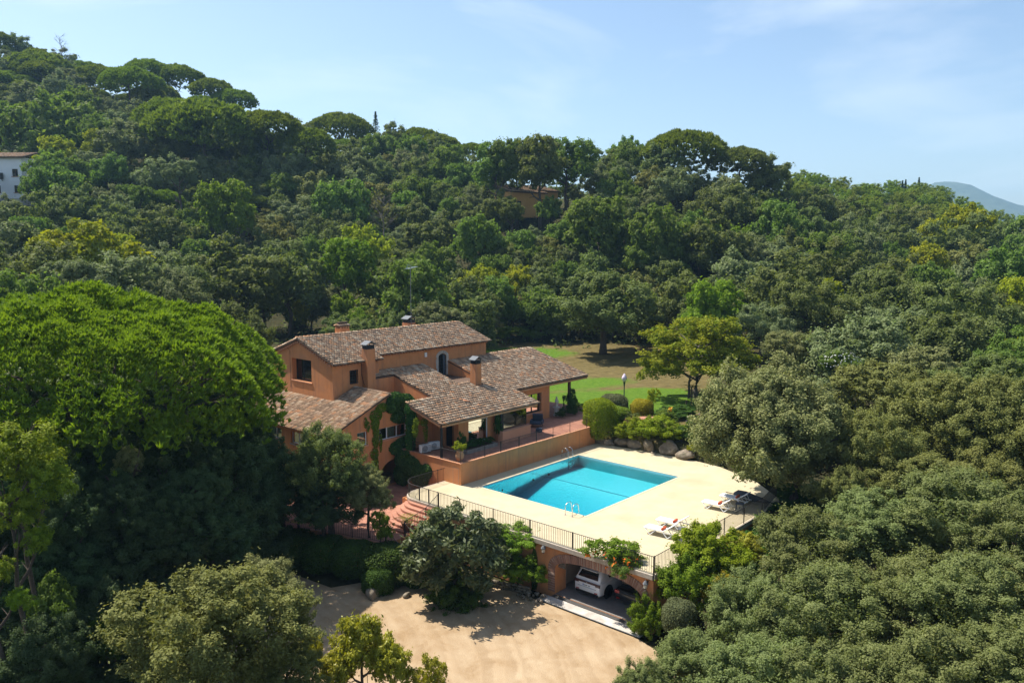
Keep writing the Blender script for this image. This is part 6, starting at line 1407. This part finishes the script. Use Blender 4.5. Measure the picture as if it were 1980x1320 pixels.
def far_ochre():
    D = 166; c = W(1025, D, 0); t = thing('ochre_house', 'ochre yellow house with clay tiles half hidden by trees on the hill', 'house', (c[0], c[1], 23)); t.location = (0, 0, 0)
    u = np.array((math.cos(YAW-R(50)), math.sin(YAW-R(50)), 0)); n = np.array((-u[1], u[0], 0)); O = np.array((c[0], c[1], 22.0))
    def bx(nm, cu, cn, hu, hn, z0, z1, mat): return MB().obox(O + u*cu + n*cn + (0, 0, (z0+z1)/2), u*hu, n*hn, (0, 0, (z1-z0)/2)).build(nm, M[mat], t)
    bx('wall', -1.5, 1.5, 4.6, 2.6, 0, 5.0, 'ochre'); bx('wall', 5.2, 3.0, 2.9, 2.6, 0, 5.6, 'ochre'); pass
    def roofp(cu, cn, hu, hn, z0, rise, seed):
        A = O + u*(cu-hu) + n*(cn-hn) + (0, 0, z0); B = O + u*(cu+hu) + n*(cn-hn) + (0, 0, z0); up = n*2*hn + np.array((0, 0, rise))
        r_ = part_empty('roof', t); slab('board', [A, B, B+up, A+up], .2, r_); tile_stuff('tiles', tiles_on(A, u, up, 2*hu, np.linalg.norm(up), lambda x, y: True), r_)
    roofp(-1.5, 1.5, 5.0, 3.0, 5.05, 1.5, 1); roofp(5.2, 3.0, 3.2, 2.9, 5.65, 1.4, 2)
    for cu, cn, z in ((-4.0, -1.12, 2.6), (1.2, -1.12, 2.6), (5.2, .38, 2.8)):
        w = part_empty('window', t); MB().obox(O + u*cu + n*(cn+.0) + (0, 0, z), u*.5, n*.03, (0, 0, .6)).build('pane', M['dark_glass'], w); MB().obox(O + u*cu + n*(cn-.01) + (0, 0, z-.66), u*.65, n*.08, (0, 0, .06)).build('sill', M['terracotta'], w)
    MB().obox(O + u*3.0 + n*-1.6 + (0, 0, 3.6), u*1.4, n*.8, (0, 0, .06)).build('awning', M['dark_metal'], t)
far_ochre()

# ================================================================== wood on the hillside
def dmin(px): return float(np.interp(px, [-300, 100, 250, 440, 470, 640, 660, 900, 940, 1320, 1350, 1480, 1520, 1600, 2300], [50, 54, 64, 72, 112, 112, 93, 93, 113, 112, 98, 92, 80, 70, 58]))
def dmax(px): return float(np.interp(px, [-300, 0, 250, 480, 620, 760, 900, 1060, 1250, 1400, 1560, 1750, 1980, 2300], [262, 262, 256, 242, 240, 232, 226, 222, 212, 216, 246, 274, 274, 274]))
fr = random.Random(77); trees = []
# (column, row of the crown's top, distance, radius, kind, label)
UNI = ((75, 105, 238, 9.5, 'stone_pine', None), (135, 130, 236, 8, 'stone_pine', None), (190, 130, 236, 7.5, 'stone_pine', None), (250, 133, 212, 7.0, 'stone_pine', 'bright pine alone below the ridge at the upper left'), (395, 200, 176, 11.5, 'stone_pine', 'broad pair of umbrella pines in front of the left ridge'), (325, 195, 182, 8, 'stone_pine', None), (515, 218, 178, 7.5, 'stone_pine', 'umbrella pine at the foot of the left ridge'), (590, 250, 180, 6.5, 'stone_pine', None),
       (655, 222, 226, 8.5, 'stone_pine', None), (745, 240, 224, 7, 'stone_pine', None), (810, 250, 222, 6.5, 'stone_pine', None), (850, 262, 218, 6.5, 'stone_pine', None), (912, 278, 214, 4, 'stone_pine', None), (340, 128, 240, 7, 'stone_pine', None), (410, 155, 236, 6.5, 'stone_pine', None), (450, 175, 233, 6, 'stone_pine', None), (285, 118, 240, 7, 'stone_pine', None),
       (1325, 256, 174, 8.2, 'stone_pine', 'tallest umbrella pine on the skyline right of the centre'), (1430, 288, 172, 6, 'stone_pine', 'dark umbrella pine beside the tallest one on the skyline'), (1500, 322, 200, 3.6, 'stone_pine', 'small lone umbrella pine on the skyline'),
       (105, 180, 182, 10.5, 'broad_tree', 'large broadleaf tree above the white house'), (1000, 268, 163, 5.2, 'broad_tree', 'tall leafy tree left of the ochre house'), (960, 275, 164, 5.0, 'broad_tree', None), (1045, 265, 160, 5.5, 'broad_tree', 'tall dark leafy tree in front of the ochre house'), (1095, 268, 166, 5.8, 'broad_tree', 'tall leafy tree right of the ochre house'),
       (990, 385, 152, 2.6, 'holm_oak', 'small oak just below the ochre house'), (1062, 380, 154, 2.4, 'broad_tree', 'small leafy tree in front of the right end of the ochre house'), (662, 462, 113, 4.3, 'bright_tree', 'tall bright green tree behind the house'), (680, 560, 108, 3.0, 'bright_tree', 'bright leafy tree beside the palm behind the house'), (1150, 478, 128, 3.6, 'lime_tree', 'yellow green tree above the solitary dark oak'), (1390, 543, 97, 4.6, 'bright_tree', 'vivid green tree behind the yellowing maple'), (1405, 435, 138, 4.4, 'bright_tree', 'fresh green tree rising from the wood right of centre'), (1520, 492, 101, 5.0, 'holm_oak', None), (1608, 540, 104, 1.7, 'lime_tree', 'slim yellow green tree on the right slope'), (1672, 515, 108, 3.2, 'grey_oak', None),
       (440, 350, 140, 5.2, 'bright_tree', 'green deciduous tree on the left slope'), (345, 300, 152, 3.6, 'grey_oak', None), (670, 350, 158, 6.5, 'broad_tree', 'big green oak in the middle of the slope'), (785, 335, 168, 5.0, 'broad_tree', None), (555, 470, 112, 5.5, 'holm_oak', None), (460, 470, 104, 6.0, 'holm_oak', None), (250, 480, 86, 6.0, 'grey_oak', 'grey oak just behind the great pine'), (330, 520, 84, 3.6, 'grey_oak', None), (60, 470, 84, 6.0, 'holm_oak', None), (140, 500, 80, 4.5, 'grey_oak', None))
for px, py, D, rad, kd, lb in UNI: q = W(px, D, zrow(py, D)); trees.append([q[0], q[1], rad, kd, lb, zrow(py, D)])
cell = {}
def near_ok(x, y, rad, f):
    i, j = int(x//12), int(y//12)
    for a in range(i-1, i+2):
        for b in range(j-1, j+2):
            for (x2, y2, r2) in cell.get((a, b), ()):
                if (x-x2)**2+(y-y2)**2 < (f*(rad+r2))**2: return False
    return True
def put(x, y, rad): cell.setdefault((int(x//12), int(y//12)), []).append((x, y, rad))
for tq in trees: put(tq[0], tq[1], tq[2]*(.45 if tq[3] == 'stone_pine' else .85))
for k in range(34000):
    D = math.sqrt(fr.uniform(50**2, 276**2)); px = fr.uniform(-150, 2130)
    if D < dmin(px) or D > dmax(px): continue
    rad = fr.choice((2.6, 3.2, 3.8, 4.4, 5.0, 5.6))*fr.uniform(.9, 1.1)
    if k > 16000: rad *= .68
    q = W(px, D, 10); x, y = q[0], q[1]
    zt = ground_z(x, y)+rad*1.9
    # keep the view on the two far houses open
    if -60 < px < 95 and 118 < D < 172: 
        if D > 140: continue
        rad = min(rad, 3.0)
    if 975 < px < 1080 and 146 < D < 176: continue
    if 960 < px < 1090 and 110 < D <= 146: rad = min(rad, 3.4)
    if not near_ok(x, y, rad, .60): continue
    u = fr.random()
    if px < 640 and D > 198: kd = 'stone_pine' if u < .62 else ('grey_oak' if u < .8 else 'holm_oak')
    elif 620 < px < 920 and D > 206: kd = 'stone_pine' if u < .4 else 'holm_oak'
    elif 1230 < px < 1500 and D > 176: kd = 'young_pine' if u < .6 else 'holm_oak'
    elif px > 1480 and D > 188: kd = 'young_pine'
    elif px < 620 and D > 150 and u < .15: kd = 'stone_pine'
    else: kd = 'holm_oak' if u < .44 else ('grey_oak' if u < .66 else ('olive_tree' if u < .80 else ('broad_tree' if u < .96 else 'lime_tree')))
    if kd == 'young_pine': rad = min(rad, 2.9)
    put(x, y, rad); trees.append([x, y, rad, kd, None, None])
for i_ in range(82):
    px = 300 + (i_ % 17)*22 + fr.uniform(-8, 8); D = (170, 187, 199, 209)[min(i_ // 17, 3)] + fr.uniform(-4, 4)
    if i_ >= 68: px = 1190 + (i_-68)*14; D = 134 + fr.uniform(-7, 7)
    q = W(px, D, 30)
    trees.append([q[0], q[1], fr.uniform(2.6, 3.8), fr.choice(('holm_oak', 'grey_oak', 'holm_oak', 'broad_tree')), None, None, 1])
SPEC = {  # mesh set, material, height of crown centre and vertical radius (in crown radii)
 'holm_oak': ('far', 'holm', .80, .92), 'grey_oak': ('far', 'grey', .78, .90), 'olive_tree': ('far', 'oak_warm', .78, .88), 'broad_tree': ('broad', 'broad', 1.05, 1.12), 'bright_tree': ('broad', 'bright', 1.0, 1.15), 'lime_tree': ('broad', 'lime', .95, 1.1), 'young_pine': ('ypine', 'young_pine', .8, .95), 'stone_pine': ('pinef', 'pine_far', 1.1, .95)}
GRP = {'holm_oak': ('dark evergreen oak, one of many in the wood covering the slope', 'evergreen oaks of the wood on the slope'), 'grey_oak': ('greyish green oak, one of many among the darker oaks on the slope', 'greyish oaks of the wood on the slope'), 'olive_tree': ('olive brown tinted oak, one of many in the wood on the slope', 'olive tinted oaks of the wood on the slope'),
       'broad_tree': ('fresh green broadleaf tree, one of many scattered in the wood', 'broadleaf trees scattered in the wood'), 'lime_tree': ('yellowish green tree, one of the few brightest in the wood', 'yellowish trees scattered in the wood'), 'young_pine': ('small bright pine of the plantation on the right ridge', 'young pines along the right ridge'), 'stone_pine': ('umbrella pine among those along the ridge', 'umbrella pines along the ridge'), 'bright_tree': ('bright green tree in the wood', 'bright green trees')}
# leave out trees that the nearer ones hide completely
grid = np.zeros((136, 210), bool)
trees.sort(key=lambda q: (q[0]-CAM[0])*FWD[0]+(q[1]-CAM[1])*FWD[1]); count = {}
for x, y, rad, kd, lb, ztop, *keep_ in trees:
    gz = ground_z(x, y); ms, mt, ch_, vr = SPEC[kd]
    px, D = colrow(x, y, gz)
    if kd == 'stone_pine':
        top = ztop if ztop else gz + rad*1.15 + fr.uniform(1.2, 3.0); vs_ = rad*1.0; zc = top - vs_*.66; gz = min(gz, zc-2.0)
    else:
        vs_ = rad*vr*fr.uniform(.9, 1.15); zc = (ztop - vs_) if ztop else gz + rad*ch_ + fr.uniform(0, 1.3); top = zc + vs_; gz = min(gz, zc - .3)
    dep = D*CP + (zc-CAM[2])*SP
    cx, cyy = 990+(px-990), 660-FPX*(((zc-CAM[2])*CP - D*SP)/dep); rp = rad/dep*FPX; hp_ = (rad*.62 if kd != 'stone_pine' else vs_*.4)/dep*FPX
    i0, i1, j0, j1 = int((cyy-hp_)/10), int((cyy+hp_)/10)+1, int((cx-rp*.8)/10)+3, int((cx+rp*.8)/10)+4
    i0, i1, j0, j1 = max(i0, 0), min(i1, 136), max(j0, 0), min(j1, 210)
    if not lb and not keep_ and i1 > i0 and j1 > j0:
        sub = grid[i0:i1, j0:j1]
        if sub.mean() > .90: continue
    if i1 > i0 and j1 > j0: grid[i0:i1, j0:j1] |= True
    label, group = (lb, None) if lb else GRP[kd]
    if not lb:
        zn = ('behind the great pine' if px < 480 and D < 105 else 'below the white house' if px < 260 and D < 165 else 'above the white house' if px < 260 else 'on the upper left ridge' if px < 640 and D > 190 else 'on the left slope' if px < 640 else
              'on the skyline left of the ochre house' if px < 960 and D > 195 else 'behind the ochre house' if px < 1130 and D > 170 else 'in the middle of the slope behind the villa' if px < 960 and D > 135 else 'at the foot of the slope behind the villa' if px < 960 else
              'below the ochre house' if px < 1130 else 'behind the solitary oak of the lawn' if px < 1330 and D < 150 else 'below the tallest skyline pine' if px < 1500 and D > 130 else 'behind the yellowing tree' if px < 1500 else
              'on the right ridge' if D > 200 else 'high on the right slope' if D > 130 else 'low on the right slope')
        nm_ = {'holm_oak': 'dark evergreen oak', 'grey_oak': 'greyish green oak', 'olive_tree': 'olive brown tinted oak', 'broad_tree': 'fresh green broadleaf tree', 'lime_tree': 'yellowish green tree', 'young_pine': 'small bright pine', 'stone_pine': 'umbrella pine', 'bright_tree': 'bright green tree'}[kd]
        sz_n = 'large ' if rad > 4.6 else ('small ' if rad < 3.0 and kd != 'young_pine' else '')
        label = sz_n + nm_ + ' ' + zn; group = nm_ + 's ' + zn
    t = thing(kd if kd != 'grey_oak' else 'grey_oak', label, 'tree', (x, y, gz), 0, group); count[kd] = count.get(kd, 0)+1
    me = PR[ms][fr.randrange(len(PR[ms]))] if D > 100 or ms != 'far' else PR['mid'][fr.randrange(3)]
    sq = fr.uniform(.88, 1.12)
    crown_obj(t, me, mt if not (lb and 'dark' in lb) else 'holm', (0, 0, zc-gz), (rad*sq, rad/sq, vs_ if kd != 'stone_pine' else vs_), fr.uniform(0, 6.28))
    k_ = link('trunk', (TRP if kd == 'stone_pine' else TR)[fr.randrange(2)], t); h = (zc-gz)*(1.05 if kd != 'stone_pine' else 1.1); k_.scale = (rad*1.3, rad*1.3, max(h, .5)); k_.rotation_euler = (0, 0, fr.uniform(0, 6))
print('FOREST', count)
# shrub layer under the wood: too much to count
r = np.random.default_rng(9); P = []
while len(P) < 9000:
    D = math.sqrt(r.uniform(50**2, 276**2)); px = r.uniform(-150, 2130)
    if dmin(px)-4 < D < dmax(px)+14: q = W(px, D, 10); P.append((q[0], q[1], ground_z(q[0], q[1]), r.uniform(.3, 1.3)))
P = np.array(P); k = np.repeat(np.arange(len(P)), 9); d = unit(len(k), r); d[:, 2] = np.abs(d[:, 2])
Q = P[k, :3] + d*P[k, 3:4]*np.array((1.1, 1.1, 1.0)); o = link('undergrowth', slot(leafmesh('undergrowth', Q, d+r.normal(size=d.shape)*.5+np.array((0, 0, .5)), .55*r.uniform(.5, 1.2, len(k)), .35*r.uniform(.5, 1.2, len(k)), .6*r.uniform(0, 1, len(k))+.3*r.uniform(0, 1, len(P))[k])))
o.material_slots[0].link = 'OBJECT'; o.material_slots[0].material = M['holm']; tag(o, 'green shrub layer under the trees of the wood', None, None, 'stuff')
# spires on the skyline
def spire(label, px, py, D, h, w):
    zt = zrow(py, D); p = W(px, D, zt-h); t = thing('spire_conifer', label, 'tree', tuple(p)); r = np.random.default_rng(px)
    n = 900; f = r.uniform(0, 1, n)**.7; lay = np.floor(f*9)/9; a = r.uniform(0, 6.28, n); rr_ = w*(1-f*.93)*np.sqrt(r.uniform(.02, 1, n))*(.65+.5*((f*9) % 1))
    P = np.stack([rr_*np.cos(a), rr_*np.sin(a), f*h - rr_*.25], 1); N = np.stack([np.cos(a)*.4, np.sin(a)*.4, np.ones(n)], 1)+r.normal(size=(n, 3))*.4
    o = link('crown', slot(leafmesh('crown', P, N, .45, .22, r.uniform(0, 1, n))), t); o.material_slots[0].link = 'OBJECT'; o.material_slots[0].material = M['holm_dark_shade']
    MB().tube([(0, 0, -3), (0, 0, h*.98)], [.18, .03], 6).build('trunk', M['bark'], t)
spire('lone dark conifer spire on the skyline left of centre', 727, 216, 226, 8, 2.2); spire('tallest dark conifer on the right ridge before the far mountain', 1775, 343, 262, 6.5, 1.4)
spire('small conifer on the right ridge', 1750, 347, 262, 4.5, .9); spire('smallest conifer on the right ridge, left of the others', 1744, 349, 262, 4, .8)
def bare(label, px, py, D, h):
    p = W(px, D, zrow(py, D)-h); t = thing('bare_tree', label, 'tree', tuple(p)); me = trunk_mesh(px, h=h, r0=.12, limbs=14, spread=h*.32, start=.25, up=.9, twigs=5); me.materials.append(M['bark_grey']); link('trunk', me, t)
bare('leafless grey tree on the upper left skyline', 120, 70, 240, 9); bare('dead leafless tree in the middle of the wood', 742, 378, 140, 8)
# flowerbed shrubs behind the house
for px, py, D, a, b, kd, mt, lb in ((800, 607, 103, 24, 20, 'shrub', 'purple', 'dark purple shrub behind the roof'), (765, 600, 106, 30, 20, 'shrub', 'lime', 'yellow green shrub beside the purple one'), (860, 612, 106, 36, 22, 'shrub', 'oak_warm', 'dull olive shrub behind the ridge of the roof'), (935, 628, 108, 38, 20, 'shrub', 'olive', 'greyish shrub at the far edge of the lawn'), (1000, 605, 116, 26, 22, 'shrub', 'broad', 'soft green reed clump at the foot of the slope'), (985, 645, 112, 30, 16, 'shrub', 'bright', 'low bright shrub at the far edge of the lawn'), (1040, 640, 116, 40, 20, 'shrub', 'broad', 'low green shrub left of the solitary oak'), (900, 640, 104, 30, 20, 'shrub', 'bright', 'leafy shrub beyond the end of the roof'), (695, 615, 101, 26, 24, 'shrub', 'bright', 'bright leafy shrub left of the palm'), (1250, 640, 118, 50, 26, 'shrub', 'holm', 'dark shrub in the shade right of the solitary oak'), (830, 585, 112, 34, 26, 'shrub', 'holm', 'dark round shrub above the purple one')):
    plant('flowerbed_shrub', lb, 'bush', px, py, D, a, b, kd, mt, trunk=False, part='foliage')

# ================================================================== far mountain and the air
mv = []; mf = []; MD = 3600; cols = np.linspace(1400, 2700, 66)
prof = lambda px: float(np.interp(px, [1400, 1700, 1780, 1805, 1835, 1850, 1900, 1980, 2100, 2300, 2700], [470, 420, 362, 352, 350, 358, 378, 402, 430, 455, 470]))
r = np.random.default_rng(4)
for i, px in enumerate(cols):
    zt = zrow(prof(px)+r.uniform(-1.2, 1.2), MD)
    for j, (dd, f) in enumerate(((-1100, 0), (-700, .32), (-350, .68), (-120, .92), (0, 1.0), (300, .7), (800, 0))):
        q = W(px, MD, 0)+FWD*dd; mv.append((q[0], q[1], -40+(zt+40)*f + (r.uniform(-9, 9) if 0 < f < 1 else 0)))
for i in range(len(cols)-1):
    for j in range(6): mf.append((i*7+j, (i+1)*7+j, (i+1)*7+j+1, i*7+j+1))
tag(MB().add(mv, mf).build('far_mountain', surf('far_wood', (.035, .05, .022), (.075, .095, .045), scale=.02, rough=1), None, smooth=True), kind='structure')
# land between the near hills and the mountain
mb = MB(); mb.add([(-280, -2100, -46), (5100, -2100, -46), (5100, 5100, -46), (-280, 5100, -46)], [(0, 1, 2, 3)]); tag(mb.build('plain', surf('plain', (.05, .065, .03), (.10, .11, .05), scale=.01, rough=1)), kind='structure')

air = MB().box(-300, -2200, -47.5, 5200, 5200, 335).build('haze', None); air.data.materials.clear()
hm = bpy.data.materials.new('haze'); hm.use_nodes = True; hn = hm.node_tree.nodes; hn.remove(hn['Principled BSDF'])
pv = hn.new('ShaderNodeVolumePrincipled'); pv.inputs['Color'].default_value = (.40, .70, 1.0, 1); pv.inputs['Density'].default_value = 1.7e-4; pv.inputs['Anisotropy'].default_value = .2
hm.node_tree.links.new(pv.outputs[0], hn['Material Output'].inputs['Volume']); air.data.materials.append(hm); tag(air, kind='stuff')
